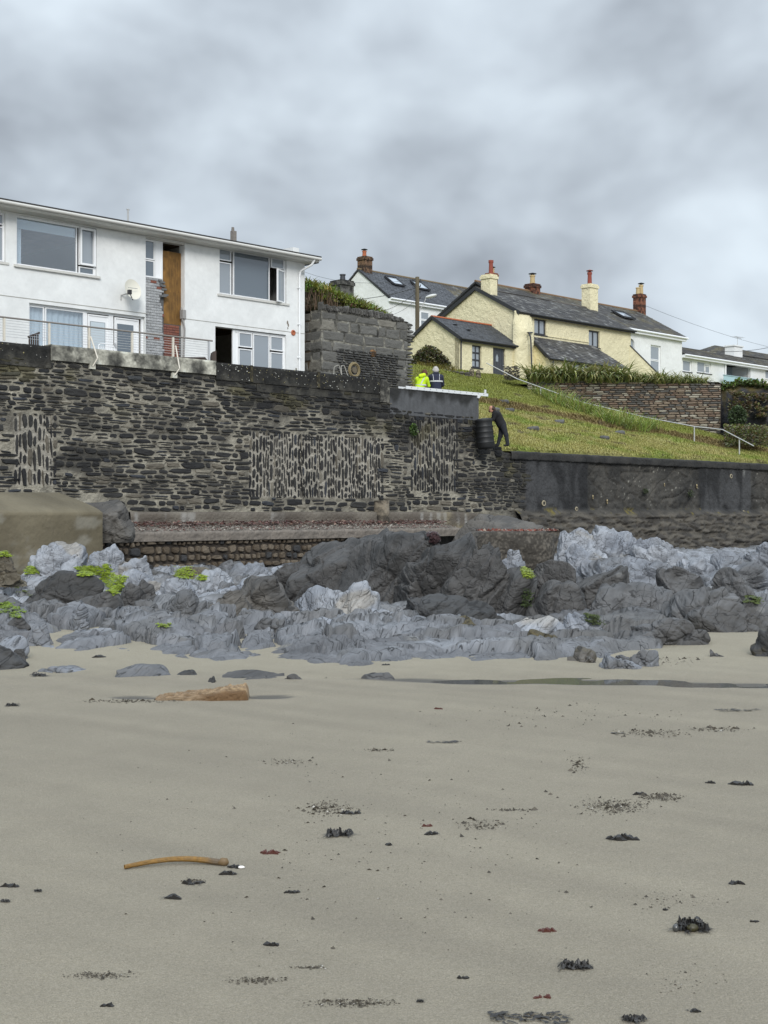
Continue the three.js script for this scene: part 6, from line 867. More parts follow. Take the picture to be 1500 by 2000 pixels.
  new MB().box(x0 + 1.0, E - 0.3, 0.22, x1 + 0.15, E - 0.15, 0.26).rod([x0 + 1.0, E - 0.17, 0.34], [x1 + 0.15, E - 0.17, 0.34], 0.06, 8).build('gutter', M.trim, cot);
  const fo = { frame: M.frameGrey, fw: 0.08, sill: 0.14, sillMat: M.trim }; windowUnit(cot, ...u1, -0.1, [[0.06, 0.05, 0.48, 0.95, 'pale'], [0.5, 0.05, 0.94, 0.95, 'pale']], fo); windowUnit(cot, ...u2, -0.12, [[0.06, 0.05, 0.48, 0.95, 'pale'], [0.5, 0.05, 0.94, 0.95, 'pale']], fo);
  new MB().box(u2[0] - 0.3, u2[3] + 0.16, 0.0, u2[2] + 0.4, u2[3] + 0.22, 0.12).build('drip_mould', M.yellow, cot);
  new MB().box(u1[2] + 0.1, u1[1] - 0.05, 0.001, u2[0] - 0.02, u1[1] + 0.0, 0.05).build('plaster_ledge', M.yellow, cot);
  // lean-to
  const lx0 = 6.35, lx1 = 14.3, lt = 12.45, le = 11.05, lz = 1.6;
  { const px = hx(1110, lz), px2 = hx(1150, lz); const w = new MB().poly(rect(lx0 + 0.15, yb, lx1 - 0.5, le), lz - 0.3, lz - 0.001, [rect(px, le - 1.15, px2, le - 0.12)]); w.poly([[0, 0], [0, 0.001], [0.001, 0]], 0, 0.001); w.build('lean_to_wall', M.yellow, cot); const sg = new MB().poly([[-lz + 0.31, yb], [0, yb], [0, lt - 0.1], [-lz + 0.31, le]], 0, 0.25).geometry.applyMatrix4(new THREE.Matrix4().set(0, 0, 1, lx0 + 0.15, 0, 1, 0, 0, -1, 0, 0, 0, 0, 0, 0, 1)); mesh('lean_to_side', sg, mat([0.78, 0.69, 0.40], { side: THREE.DoubleSide, map: rep(stainTex, 0.3), bumpMap: rep(lumpTex, 0.42), bumpScale: 0.1 }), cot);
    windowUnit(cot, px, le - 1.15, px2, le - 0.12, lz - 0.08, [[0.03, 0.04, 0.33, 0.96, 'pale'], [0.35, 0.04, 0.65, 0.96, 'pale'], [0.67, 0.04, 0.97, 0.96, 'pale']], { frame: M.frameGrey, fw: 0.07 }); }
  slates(cot, [lx0 - 0.1, le - 0.08, lz + 0.25], [lx1 + 0.2, le - 0.08, lz + 0.25], [lx1 - 1.3, lt + 0.05, 0.06], [lx0 + 0.1, lt + 0.05, 0.06], 0.3, 0.2, slateLichen, 8);
  new MB().rod([lx0 - 0.1, le - 0.1, lz + 0.28], [lx1 + 0.2, le - 0.1, lz + 0.28], 0.055, 8).bar([lx0 - 0.08, le - 0.14, lz + 0.24], [lx0 + 0.06, lt, 0.05], 0.05, 0.16).build('lean_to_gutter', M.trim, cot);
  new MB().tube([[lx0 - 0.9, lt + 0.1, 0.75], [lx0 - 0.3, lt + 0.18, 0.6]], 0.05, 4, 8).tube([[lx0 - 0.85, lt + 0.1, 0.78], [lx0 - 0.75, lt - 0.3, 0.85], [lx0 - 0.7, yb, 0.95]], 0.045, 16, 8).tube([[lx0 + 0.25, le - 0.1, lz + 0.2], [lx0 + 0.25, yb, lz + 0.08]], 0.04, 8, 8).build('downpipe', M.frameGrey, cot);
  // sloping garden wall at the right end
  { const a = K(1231, 676, 0.02), b = K(1291, 737, 0.02); new MB().poly([[a[0] - 0.05, yb], [b[0] + 0.1, yb], [b[0], b[1]], [a[0] - 0.05, a[1]]], -0.3, 0.02).build('sloping_wall', M.yellow, cot); new MB().bar([a[0] - 0.05, a[1] + 0.03, -0.14], [b[0] + 0.05, b[1] + 0.03, -0.14], 0.42, 0.06).build('slope_coping', M.frameGrey, cot); }
  // chimneys
  const c1 = K(970, 590, -half), c1t = K(970, 545, -half); chimney(cot, x0 + 0.55, E + 0.4, c1t[1] + 0.0, -half + 0.6, 0.68, 0.76, M.yellow, [[0.18, 0.95, 0.15, potRed]]); void c1;
  const c2t = K(1152, 556, -half); chimney(cot, K(1152, 580, -half)[0], A - 0.5, c2t[1], -half, 0.9, 0.74, M.yellow, [[-0.02, 0.85, 0.16, potRed, potRed]]);
  void r;
}
// ---- garden pieces round the cottage
{
  const o = thing('garden_wall', 'cream rounded garden wall swelling up in front of the lean-to window', 'garden wall', K.pos, K.turn), z = 3.4, a = K(1115, 735, z)[0], b = K(1192, 735, z)[0];
  grid(50, 12, (u, v) => { const t = v * Math.PI, top = pl([[0, 9.2], [0.15, 9.85], [0.5, 9.95], [0.66, 10.15], [0.8, 9.75], [1, 9.3]], u); return { p: [lerp(a, b, u), lerp(8.6, top, Math.sin(t / 1)) + 0.02 * n3(u * 9, v * 4, 1), z + Math.cos(t) * 0.3 - 0.2], uv: [u * 3, v] }; }, 'wall', mat([0.66, 0.62, 0.47], { map: rep(stainTex, 0.6), bumpMap: rep(lumpTex, 0.5), bumpScale: 0.05, side: THREE.DoubleSide }), o);
}
const RW = (() => { const A = P(1030, 1000, 75.9), B = P(1410, 1000, 74.6), th = Math.atan2(-(B.z - A.z), B.x - A.x); return hitter(th, A.x, A.z); })();
{
  const o = thing('garden_retaining_wall', 'brown slate retaining wall below the cottage garden, strappy plants along its top', 'retaining wall', RW.pos, RW.turn), x1 = RW(1408, 800)[0], top = (x) => lerp(RW(1035, 744)[1], RW(1406, 750)[1], x / x1), bot = (x) => pl([[0, 8.3], [x1 * 0.45, 6.7], [x1, 5.5]], x), r = rng(23), list = [];
  grid(120, 30, (u, v) => { const x = lerp(0, x1, u), y = lerp(bot(x) - 0.4, top(x), v); return { p: [x - (v < 0.5 ? 0 : 0), y, -0.02 + 0.02 * n3(x * 3, y * 3, 1)], c: [0.075, 0.06, 0.048] }; }, 'bedding', M.vcStone, o);
  new MB().box(0, 5, -0.6, x1 - 0.02, top(x1) - 0.05, -0.06).build('core', M.concDark, o);
  for (let y = 5.4; y < 9.3;) { const h = 0.085 + 0.075 * r(); for (let x = 0; x < x1;) { const w = 0.22 + 0.42 * r(), xe = Math.min(x1, x + w), cx = (x + xe) / 2; if (y + h < top(cx) + 0.04 && y > bot(cx) - 0.25 && xe - x > 0.1) { const q = r(), t = q < 0.3 ? [0.11, 0.105, 0.098] : q < 0.85 ? mix3([0.17, 0.115, 0.085], [0.25, 0.2, 0.15], r()) : [0.36, 0.33, 0.27], sd = Math.floor(r() * 1e9), yy = y, ww = xe - x - 0.02, hh = h - 0.015; list.push({ area: ww * hh, make: (b) => stone(b, cx, yy + h / 2, ww, hh, 0.05, rng(sd), t, 0, 0.4) }); } x = xe; } y += h; }
  masonry(o, list, M.vcStone);
}
{ // garden level behind the retaining wall
  const x1 = RW(1408, 800)[0]; const g = new MB().poly([[-1, 0.3], [x1 - 0.1, 0.3], [x1 + 8, 26], [-1, 26]], 0, 0.02).geometry.rotateX(-Math.PI / 2).translate(0, 8.9, 0); const o = mesh('garden_terrace', g, mat([0.10, 0.09, 0.04], { map: blotchTex }), scene, 'structure'); o.position.set(...RW.pos); o.rotation.y = RW.turn;
}
// ---- white house behind on the left (two skylights)
const HL = hitter(Math.PI / 4, 0.58, -95);
{
  const o = thing('white_house', 'white house with two roof windows and a brick chimney, behind the hedge', 'house', HL.pos, HL.turn), e = 16.76, a = 19.15, hw = 3.15, L = 15.5, Lm = 8.4;
  new MB().box(0, 8, -hw * 2, L, e, -0.001).build('wall', M.whiteFar, o);
  { const ge = new MB().poly([[0, 8], [hw * 2, 8], [hw * 2, e], [hw, a], [0, e]], 0, 0.3).geometry.applyMatrix4(new THREE.Matrix4().set(0, 0, 1, -0.31, 0, 1, 0, 0, -1, 0, 0, 0, 0, 0, 0, 1)); mesh('gable_wall', ge, M.whiteFar, o); }
  slates(o, [-0.4, e + 0.1, 0.25], [Lm, e + 0.1, 0.25], [Lm, a + 0.15, -hw], [-0.4, a + 0.15, -hw], 0.32, 0.24, slateDark, 12); slates(o, [Lm, e + 0.1, 0.25], [L, e + 0.1, 0.25], [L, a + 0.15, -hw], [Lm, a + 0.15, -hw], 0.32, 0.24, slateMoss, 13, 'mossy_roof'); slates(o, [L, e + 0.1, -hw * 2 - 0.25], [-0.4, e + 0.1, -hw * 2 - 0.25], [-0.4, a + 0.15, -hw], [L, a + 0.15, -hw], 0.6, 0.5, slateMoss, 14);
  new MB().rod([-0.4, a + 0.16, -hw], [L, a + 0.16, -hw], 0.09, 8).build('ridge', mat([0.16, 0.12, 0.07]), o);
  new MB().box(-0.4, e - 0.18, 0.02, L, e + 0.03, 0.24).rod([-0.4, e + 0.02, 0.3], [L, e + 0.02, 0.3], 0.07, 8).build('gutter', M.upvc, o);
  const sl = (M.steel, (x, v, len, w) => { const y = (k) => lerp(e + 0.1, a + 0.15, k), z = (k) => lerp(0.25, -hw, k), g = new MB(), v1 = v + len; const c = [[x, y(v) + 0.13, z(v) + 0.05], [x + w, y(v) + 0.13, z(v) + 0.05], [x + w, y(v1) + 0.13, z(v1) + 0.05], [x, y(v1) + 0.13, z(v1) + 0.05]]; for (let i = 0; i < 4; i++) g.bar(c[i], c[(i + 1) % 4], 0.12, 0.12); const f = g.build('roof_window', M.trim, o); new MB().quad(...c).build('pane', new THREE.MeshPhysicalMaterial({ color: lin(0.4, 0.45, 0.5), roughness: 0.05, ior: 2.2 }), f); });
  sl(1.7, 0.52, 0.28, 1.15); sl(4.4, 0.52, 0.28, 1.15); sl(14.0, 0.6, 0.2, 0.8);
  const ct = HL(708, 501, -hw); chimney(o, 0.35, a - 0.6, ct[1], -hw, 0.75, 0.8, brickBrown, [[-0.05, 0.42, 0.16, M.terracotta, M.trim]]); const c3 = HL(960, 540, -hw); chimney(o, c3[0], a - 0.8, c3[1] + 0.25, -hw, 0.76, 0.7, brickRed, [[0.15, 0.4, 0.15, potCream, M.trim]]);
  const w = [HL(820, 636)[0], HL(820, 640)[1], HL(838, 600)[0], HL(820, 607)[1]]; windowUnit(o, ...w, 0.03, [[0.05, 0.03, 0.95, 0.48, 'pale'], [0.05, 0.5, 0.95, 0.97, 'pale']], { fw: 0.09 });
}
{ // grey chimney of a house hidden by the hedge
  const H = hitter(Math.PI / 4, (668 - 750) / F * 74, -74), t = H(668, 549, 0), o = thing('hidden_house', 'grey rendered chimney and roof top showing above the hedge', 'house', H.pos, H.turn), grey = mat([0.11, 0.11, 0.108], { map: blotchTex }); chimney(o, 0, t[1] - 2, t[1], 0, 0.95, 0.9, grey, [[0.05, 0.38, 0.16, M.frameGrey]]); slates(o, [-4, t[1] - 3.4, 3], [1.2, t[1] - 3.4, 3], [1.2, t[1] - 1.7, 0], [-4, t[1] - 1.7, 0], 0.4, 0.3, slateDark, 15); slates(o, [1.2, t[1] - 3.4, -3], [-4, t[1] - 3.4, -3], [-4, t[1] - 1.7, 0], [1.2, t[1] - 1.7, 0], 0.4, 0.3, slateDark, 16); new MB().box(-3.8, 8, -2.8, 1.1, t[1] - 3.4, 2.8).build('wall', M.whiteFar, o);
}
// ---- white house behind on the right (mossy roof, sash window)
const HR = hitter(Math.PI / 4, 582 / F * 100, -100);
{
  const o = thing('white_house', 'white house with a mossy brown roof and a tall sash window, behind the cottage', 'house', HR.pos, HR.turn), e = 14.6, hw = 4.0, a = 16.95, xl = -19;
  const w = [HR(1271, 712)[0], HR(1271, 730)[1], HR(1291, 712)[0], HR(1271, 673)[1]], aw = HR(1233, 681), ar = 0.42;
  const arch = []; for (let i = 0; i <= 10; i++) arch.push([aw[0] + Math.cos(i / 10 * Math.PI) * ar, aw[1] + 0.3 + Math.sin(i / 10 * Math.PI) * ar]); arch.push([aw[0] - ar, aw[1] - 0.6], [aw[0] + ar, aw[1] - 0.6]);
  new MB().poly(rect(xl, 7, 0, e), -0.3, 0, [rect(...w), arch]).box(xl, 7, -hw * 2, -0.001, e, -0.7).build('wall', M.whiteFar, o);
  { const ge = new MB().poly([[0, 7], [hw * 2, 7], [hw * 2, e], [hw, a], [0, e]], 0, 0.3).geometry.applyMatrix4(new THREE.Matrix4().set(0, 0, 1, -0.3, 0, 1, 0, 0, -1, 0, 0, -0.002, 0, 0, 0, 1)); mesh('gable_wall', ge, M.whiteFar, o); }
  slates(o, [xl, e + 0.1, 0.3], [0.25, e + 0.1, 0.3], [0.25, a + 0.15, -hw], [xl, a + 0.15, -hw], 0.32, 0.24, slateMoss, 21, 'mossy_roof'); slates(o, [0.25, e + 0.1, -hw * 2 - 0.3], [xl, e + 0.1, -hw * 2 - 0.3], [xl, a + 0.15, -hw], [0.25, a + 0.15, -hw], 0.6, 0.5, slateMoss, 22, 'mossy_roof');
  new MB().rod([xl, a + 0.16, -hw], [0.25, a + 0.16, -hw], 0.09, 8).build('ridge', mat([0.18, 0.11, 0.06]), o);
  new MB().box(xl, e - 0.2, 0.02, 0.2, e + 0.03, 0.28).rod([xl, e + 0.02, 0.36], [0.25, e + 0.02, 0.36], 0.075, 8).build('gutter', M.upvc, o);
  windowUnit(o, ...w, -0.12, [[0.05, 0.03, 0.95, 0.485, 'pale'], [0.05, 0.5, 0.95, 0.975, 'pale']], { fw: 0.09, sill: 0.2, sillMat: M.upvc }); new MB().poly(arch, -0.14, -0.12).build('arched_pane', M.glassPale, o);
  { const q = HR(1217, 628, -1.5), f = new MB(), y = (k) => lerp(e + 0.1, a + 0.15, k) + 0.14, z = (k) => lerp(0.3, -hw, k) + 0.05, c = [[q[0], y(0.42), z(0.42)], [q[0] + 1.5, y(0.42), z(0.42)], [q[0] + 1.5, y(0.66), z(0.66)], [q[0], y(0.66), z(0.66)]]; for (let i = 0; i < 4; i++) f.bar(c[i], c[(i + 1) % 4], 0.12, 0.12); const rw = f.build('roof_window', M.trim, o); new MB().quad(...c).build('pane', new THREE.MeshPhysicalMaterial({ color: lin(0.4, 0.45, 0.5), roughness: 0.05, ior: 2.2 }), rw); }
  const c5 = HR(1040, 555, -hw), cr = HR(1249, 580, -hw); chimney(o, c5[0], a - 0.5, c5[1] - 0.0, -hw, 0.8, 0.76, brickRed, [[0, 0.62, 0.19, potCream, M.trim]]); chimney(o, cr[0], a - 0.8, cr[1] + 0.2, -hw, 0.72, 0.7, brickRed, [[-0.2, 0.5, 0.17, potCream], [0.22, 0.75, 0.17, potCream, M.trim]]);
  new MB().box(0.001, 9.0, -3, 2.2, 10.1, -0.3).build('porch', mat([0.55, 0.5, 0.42]), o); new MB().poly([[0.001, 10.4], [2.4, 9.95], [2.4, 10.05], [0.001, 10.5]], -3.2, -0.1).build('porch_roof', M.frameGrey, o);
}
// ---- white bungalow with a blue balcony, far right
const HB = hitter(Math.PI / 4, 582 / F * 112, -112);
{
  const o = thing('white_bungalow', 'long white bungalow with brown roof and a pale blue balcony', 'house', HB.pos, HB.turn), e = HB(1332, 694)[1], hw = 4.5, a = HB(1332, 681, -hw)[1], L = 24, y0 = 8.5, rc = (x0, yt, x1, yb2) => { const p = HB(x0, yt), q = HB(x0, yb2), s = HB(x1, yt); return [p[0], q[1], s[0], p[1]]; };
  const w1 = rc(1334, 702, 1351, 725), w2 = rc(1362, 704, 1389, 727), w3 = rc(1495, 715, 1530, 740), bal = rc(1417, 711, 1466, 740);
  new MB().poly(rect(0, y0, L, e), -0.3, 0, [rect(...w1), rect(...w2), rect(...w3), rect(...bal)]).box(0, y0, -hw * 2, bal[0] - 0.1, e, -0.4).box(bal[2] + 0.1, y0, -hw * 2, L, e, -0.4).build('wall', M.whiteFar, o);
  slates(o, [-0.2, e + 0.1, 0.4], [L, e + 0.1, 0.4], [L, a + 0.1, -hw], [-0.2, a + 0.1, -hw], 0.5, 0.4, slateMoss, 31, 'mossy_roof'); slates(o, [L, e + 0.1, -hw * 2], [-0.2, e + 0.1, -hw * 2], [-0.2, a + 0.1, -hw], [L, a + 0.1, -hw], 0.8, 0.6, slateMoss, 32, 'mossy_roof');
  new MB().box(-0.2, e - 0.22, 0.02, L, e + 0.02, 0.38).rod([-0.2, e, 0.45], [L, e, 0.45], 0.08, 8).build('gutter', M.upvc, o); const gp = HB(1415, 715)[0]; new MB().rod([gp, e, 0.12], [gp, y0, 0.12], 0.06, 8).build('downpipe', M.upvc, o);
  windowUnit(o, ...w1, -0.1, [[0.04, 0.03, 0.96, 0.97, 'pale']], { sill: 0.15, fw: 0.1, sillMat: M.frameGrey }); windowUnit(o, ...w2, -0.1, [[0.03, 0.03, 0.6, 0.97, 'pale'], [0.63, 0.03, 0.97, 0.66, 'pale'], [0.63, 0.7, 0.97, 0.97, 'panel']], { sill: 0.15, fw: 0.1, sillMat: M.frameGrey }); windowUnit(o, ...w3, -0.1, [[0.03, 0.03, 0.97, 0.97, 'pale']], { sill: 0.15, fw: 0.1 });
  windowUnit(o, bal[0], bal[1] - 0.5, bal[0] + (bal[2] - bal[0]) * 0.6, bal[3] - 0.3, -1.8, [[0.03, 0.03, 0.55, 0.97, 'glass'], [0.58, 0.03, 0.97, 0.97, 'pale']], { fw: 0.1 }); new MB().box(bal[0] - 0.1, y0, -2, bal[2] + 0.1, e, -1.9).build('balcony_back', mat([0.28, 0.33, 0.36]), o); new MB().box(bal[0] - 0.1, bal[1] - 0.7, -1.9, bal[2] + 0.1, bal[1] - 0.55, 0.6).build('balcony_floor', M.whiteFar, o);
  const b0 = HB(1414, 735, 0.6)[0], b1 = HB(1482, 735, 0.6)[0], by = HB(1414, 733, 0.6)[1]; new MB().box(b0, by - 1.0, 0.55, b1, by, 0.6).build('balcony_panel', new THREE.MeshPhysicalMaterial({ color: lin(0.36, 0.52, 0.56), roughness: 0.2 }), o); new MB().box(b0 - 0.05, by + 0.001, 0.5, b1 + 0.05, by + 0.07, 0.65).build('balcony_rail', mat([0.3, 0.42, 0.46]), o);
  const c = HB(1433, 676, -hw), x = c[0]; new MB().box(x - 0.75, a - 0.6, -hw - 0.5, x + 0.75, c[1] - 0.1, -hw + 0.5).box(x - 0.85, c[1] - 0.099, -hw - 0.6, x + 0.85, c[1] + 0.02, -hw + 0.6).build('chimney', M.whiteFar, o);
  const av = HB(1449, 660, -hw), an = new MB(); an.rod([x + 0.7, c[1] - 0.6, -hw], [x + 0.7, av[1], -hw], 0.025, 6).rod([x - 0.1, av[1], -hw + 0.2], [x + 1.7, av[1] - 0.05, -hw - 0.2], 0.018, 5); for (let i = 0; i < 7; i++) an.rod([x + i * 0.25, av[1] - 0.01, -hw - 0.35], [x + i * 0.25, av[1] - 0.01, -hw + 0.35], 0.01, 4); an.build('aerial', M.galv, o);
}
{ const H = hitter(Math.PI / 4, (1470 - 750) / F * 132, -132), q = H(1470, 674), o = thing('far_house', 'brown gabled roof behind the bungalow at the right edge', 'house', H.pos, H.turn); new MB().box(-3, 9, -8, 14, q[1] - 1.2, 0).build('wall', M.whiteFar, o); slates(o, [-3.2, q[1] - 1.2, 0.2], [14, q[1] - 1.2, 0.2], [14, q[1] + 0.3, -4], [-0.4, q[1] + 0.3, -4], 0.5, 0.4, slateMoss, 41, 'mossy_roof'); slates(o, [-3.2, q[1] - 1.2, -8], [-3.2, q[1] - 1.2, 0.2], [-0.4, q[1] + 0.3, -4], [-0.41, q[1] + 0.3, -4.01], 0.5, 0.4, slateMoss, 42, 'mossy_roof'); }
// ---- dark rock bank at the right
{
  const o = thing('rock_bank', 'dark near-vertical rock bank right of the brown retaining wall, greenery on top', 'rock bank'), A = P(1402, 1000, 75.5), B = P(1640, 1000, 73), dir = B.clone().sub(A), r = rng(77);
  grid(110, 50, (u, v) => { const p = A.clone().addScaledVector(dir, u), top = EYE + (1000 - 757) / F * 75, y = lerp(4.4, top + 0.25, v); p.y = y; p.z += 0.9 * fbm(u * 5, y * 0.5, 3, 4) + (1 - v) * 0.9 - (v > 0.9 ? (v - 0.9) * 6 : 0); const g = sst(0.86, 0.95, v + 0.1 * n3(u * 12, 1, 1)) + sst(0.15, 0.3, fbm(u * 7, y * 0.6, 9, 3)) * 0.8; return { p: p.toArray(), c: mix3(mix3([0.022, 0.023, 0.027], [0.045, 0.046, 0.05], clamp(0.5 + 2 * n3(u * 30, y * 3, 1))), [0.10, 0.08, 0.025], clamp(g)), uv: [u * 9, y] }; }, 'face', M.vcStone, o);
  const b = new MB(); leaves(b, 4200, (q) => { const u = q(), p = A.clone().addScaledVector(dir, u), k = q(); p.y = EYE + (1000 - pl([[0, 752], [0.1, 748], [0.2, 742], [0.32, 746], [0.5, 758]], u)) / F * 75 - 0.35 + 0.55 * Math.sqrt(k) * (0.6 + 0.6 * n3(u * 20, 1, 1)); p.z += 0.3 - 1.6 * q(); return p.toArray(); }, 0.17, (p, q) => { const k = 0.6 + 0.7 * q(); return q() < 0.25 ? [0.16 * k, 0.12 * k, 0.04 * k] : [0.10 * k, 0.17 * k, 0.02 * k]; }, r); b.build('top_growth', M.vcLeaf, o, 'stuff');
  const h = new MB(); leaves(h, 2600, (q) => { const px = 1425 + 75 * q() + 8 * (q() - 0.5), k = q(), y0 = px > 1455 ? 770 : 765; const p = P(px, y0 + 90 * k * (0.5 + 0.5 * n3(px * 0.05, 1, 1)), 74.3 - 0.5 * q() + k * -0.6); return n3(px * 0.06, k * 4, 7) > -0.08 ? p.toArray() : null; }, 0.16, (p, q) => { const k = 0.6 + 0.7 * q(); return q() < 0.55 ? [0.13 * k, 0.085 * k, 0.035 * k] : [0.12 * k, 0.13 * k, 0.025 * k]; }, r); h.build('hanging_growth', M.vcLeaf, o, 'stuff');
  const rk = new MB(); void rk;
}

// ================================================================ PLANTS ON THE SLOPE
{
  const r = rng(55), protos = [0, 1, 2].map((s) => { const b = new MB(), q = rng(200 + s); for (let i = 0; i < 85; i++) { const k = 0.6 + 0.7 * q(), c = q() < 0.22 ? [0.46 * k, 0.41 * k, 0.18 * k] : q() < 0.5 ? [0.31 * k, 0.33 * k, 0.09 * k] : [0.17 * k, 0.22 * k, 0.05 * k]; blade(b, (q() - 0.5) * 0.5, 0, (q() - 0.5) * 0.4, q() * 6.28, 0.7 + 0.55 * q(), 0.03, 1.0 + 1.1 * q(), c); } return b.geometry; });
  const x1 = RW(1408, 800)[0]; let first = protos.map(() => null);
  for (let px = 1046, i = 0; px < 1372; px += 8.5 + 3 * r(), i++) { // strappy plants along the garden wall top
    const k = Math.floor(r() * 3), p = RW(px, 748, -0.25), s = 0.75 + 0.35 * r(), w = RW.world(p[0], lerp(RW(1035, 744)[1], RW(1406, 750)[1], p[0] / x1) - 0.08, -0.2 - 0.25 * r());
    let o; if (!first[k]) { o = first[k] = mesh('strappy_plant', protos[k], M.vcLeaf); } else { o = first[k].clone(); o.name = numbered('strappy_plant'); scene.add(o); }
    o.position.copy(w); o.rotation.y = r() * 6.28; o.scale.setScalar(s * (px < 1230 ? 1.75 : 1.15)); tag(o, 'strappy-leaved garden plant in the row along the brown retaining wall top', 'plant', 'strappy plants along the garden retaining wall');
  }
  const gb = new MB(); leaves(gb, 900, (q) => { const px = 1165 + 60 * q(), p = RW(px, 745, -0.2), y = p[1] - 0.1 + 0.35 * q(); return RW.world(p[0], y, -0.3 * q()).toArray(); }, 0.1, (p, q) => { const k = 0.7 + 0.6 * q(); return [0.24 * k, 0.26 * k, 0.24 * k]; }, r); tag(gb.build('grey_bush', M.vcLeaf), 'low silver-grey bush among the strappy plants on the wall top', 'bush');
  const tall = [0, 1].map((s) => { const b = new MB(), q = rng(300 + s); for (let i = 0; i < 60; i++) { const k = 0.6 + 0.7 * q(), c = q() < 0.3 ? [0.36 * k, 0.34 * k, 0.10 * k] : [0.25 * k, 0.34 * k, 0.06 * k]; blade(b, (q() - 0.5) * 0.5, 0, (q() - 0.5) * 0.5, q() * 6.28, 0.5 + 0.5 * q(), 0.016, 0.6 + 1.0 * q(), c); } return b.geometry; }); first = [null, null];
  const line = [[1050, 770], [1085, 785], [1120, 797], [1150, 808], [1190, 822], [1230, 833], [1272, 842]];
  for (let px = 1052, i = 0; px < 1276; px += 5.5 + 3 * r(), i++) { // reeds beside the path
    const py = pl(line, px) + (r() - 0.4) * 12 * Math.min(1, (px - 1045) / 60), d = (() => { let d = 60; for (; d < 80; d += 0.2) { const w = P(px, py, d), l = S.local(w); if (hillAt(l[0], -l[2]) >= w.y) break; } return d; })(), w = P(px, py, d), k = i % 2;
    let o; if (!first[k]) o = first[k] = mesh('reed_clump', tall[k], M.vcLeaf); else { o = first[k].clone(); o.name = numbered('reed_clump'); scene.add(o); }
    o.position.copy(w); o.position.y -= 0.1; o.rotation.y = r() * 6.28; o.scale.setScalar(1.05 + 0.5 * r()); tag(o, 'bright green grassy clump in the band below the brown retaining wall', 'grass clump', 'green grassy clumps below the retaining wall');
  }
  // shrub in front of the cottage gable
  const sb = new MB(); leaves(sb, 3000, (q) => { const a = q() * 6.28, k = Math.sqrt(q()), px = 838 + Math.cos(a) * 40 * k + 6 * (q() - 0.5), h = pl([[796, 4], [812, 26], [830, 42], [842, 44], [858, 34], [872, 18], [884, 3]], px); return P(px, 724 - h * Math.pow(q(), 0.6) - 3, 76.5 + Math.sin(a) * 1.1 * k).toArray(); }, 0.17, (p, q) => { const k = 0.5 + 0.8 * q(); return q() < 0.45 ? [0.10 * k, 0.075 * k, 0.04 * k] : q() < 0.4 ? [0.2 * k, 0.18 * k, 0.04 * k] : [0.09 * k, 0.12 * k, 0.025 * k]; }, r);
  tag(sb.build('shrub', M.vcLeaf), 'rounded brown-green shrub in front of the cottage gable end', 'shrub');
  const bb = new MB(); leaves(bb, 700, (q) => P(1000 + 28 * (q() - 0.5), 742 - 26 * Math.pow(q(), 1.5), 75.8 - q()).toArray(), 0.12, (p, q) => { const k = 0.6 + 0.7 * q(); return q() < 0.5 ? [0.12 * k, 0.12 * k, 0.11 * k] : [0.13 * k, 0.10 * k, 0.06 * k]; }, r); tag(bb.build('grey_shrub', M.vcLeaf), 'thin grey shrub at the foot of the cottage buttress, beside the handrail', 'shrub');
  const fl = new MB(); for (let i = 0; i < 220; i++) { const px = 815 + 75 * r(), k = 0.6 + 0.7 * r(); const p = P(px, pl([[800, 712], [912, 728]], px) - 2 - 5 * r(), 75.6 - 0.3 * r()); blade(fl, p.x, p.y - 0.1, p.z, r() * 6.28, 0.3 + 0.25 * r(), 0.02, 1.3, [0.28 * k, 0.24 * k, 0.05 * k]); } tag(fl.build('yellow_border', M.vcLeaf), 'yellowish leafy border behind the low stone edging', 'border plants'); scene.children[scene.children.length - 1].userData.kind = 'stuff';
  const fern = new MB(), fq = S(806, 838, 0.06); leaves(fern, 420, (q) => { const a = q() * 6.28, k = Math.sqrt(q()); return S.world(fq[0] + Math.cos(a) * 0.17 * k, fq[1] - 0.05 + Math.sin(a) * 0.22 * k, 0.05 + 0.12 * q()).toArray(); }, 0.07, (p, q) => { const k = 0.6 + 0.7 * q(); return [0.09 * k, 0.17 * k, 0.02 * k]; }, r); tag(fern.build('fern', M.vcLeaf), 'bright green fern tuft growing in the rubble wall under the concrete panel', 'fern');
  for (const [px, py, s, l] of [[1258, 961, 0.11, 'small dark green tuft on the black wall, the one nearer the rubble'], [1347, 965, 0.17, 'larger green tuft on the black wall near the smooth dark patch']]) { const t = new MB(), q0 = S(px, py, 0.06); leaves(t, 160, (q) => { const a = q() * 6.28, k = Math.sqrt(q()); return S.world(q0[0] + Math.cos(a) * s * 1.3 * k, q0[1] + Math.sin(a) * s * k, 0.08 + 0.1 * q()).toArray(); }, 0.07, (p, q) => { const k = 0.5 + 0.6 * q(); return [0.06 * k, 0.09 * k, 0.02 * k]; }, r); tag(t.build('wall_tuft', M.vcLeaf), l, 'plant'); }
  const bu = new MB(); leaves(bu, 1500, (q) => { const a = q() * 6.28, k = Math.sqrt(q()), px = 1441 + Math.cos(a) * 17 * k; return P(px, 816 - Math.sin(a) * 22 * k, 73.2 - 0.8 * q()).toArray(); }, 0.15, (p, q) => { const k = 0.5 + 0.7 * q(); return [0.07 * k, 0.12 * k, 0.035 * k]; }, r); tag(bu.build('bank_shrub', M.vcLeaf), 'dark green shrub at the foot of the dark rock bank', 'shrub');
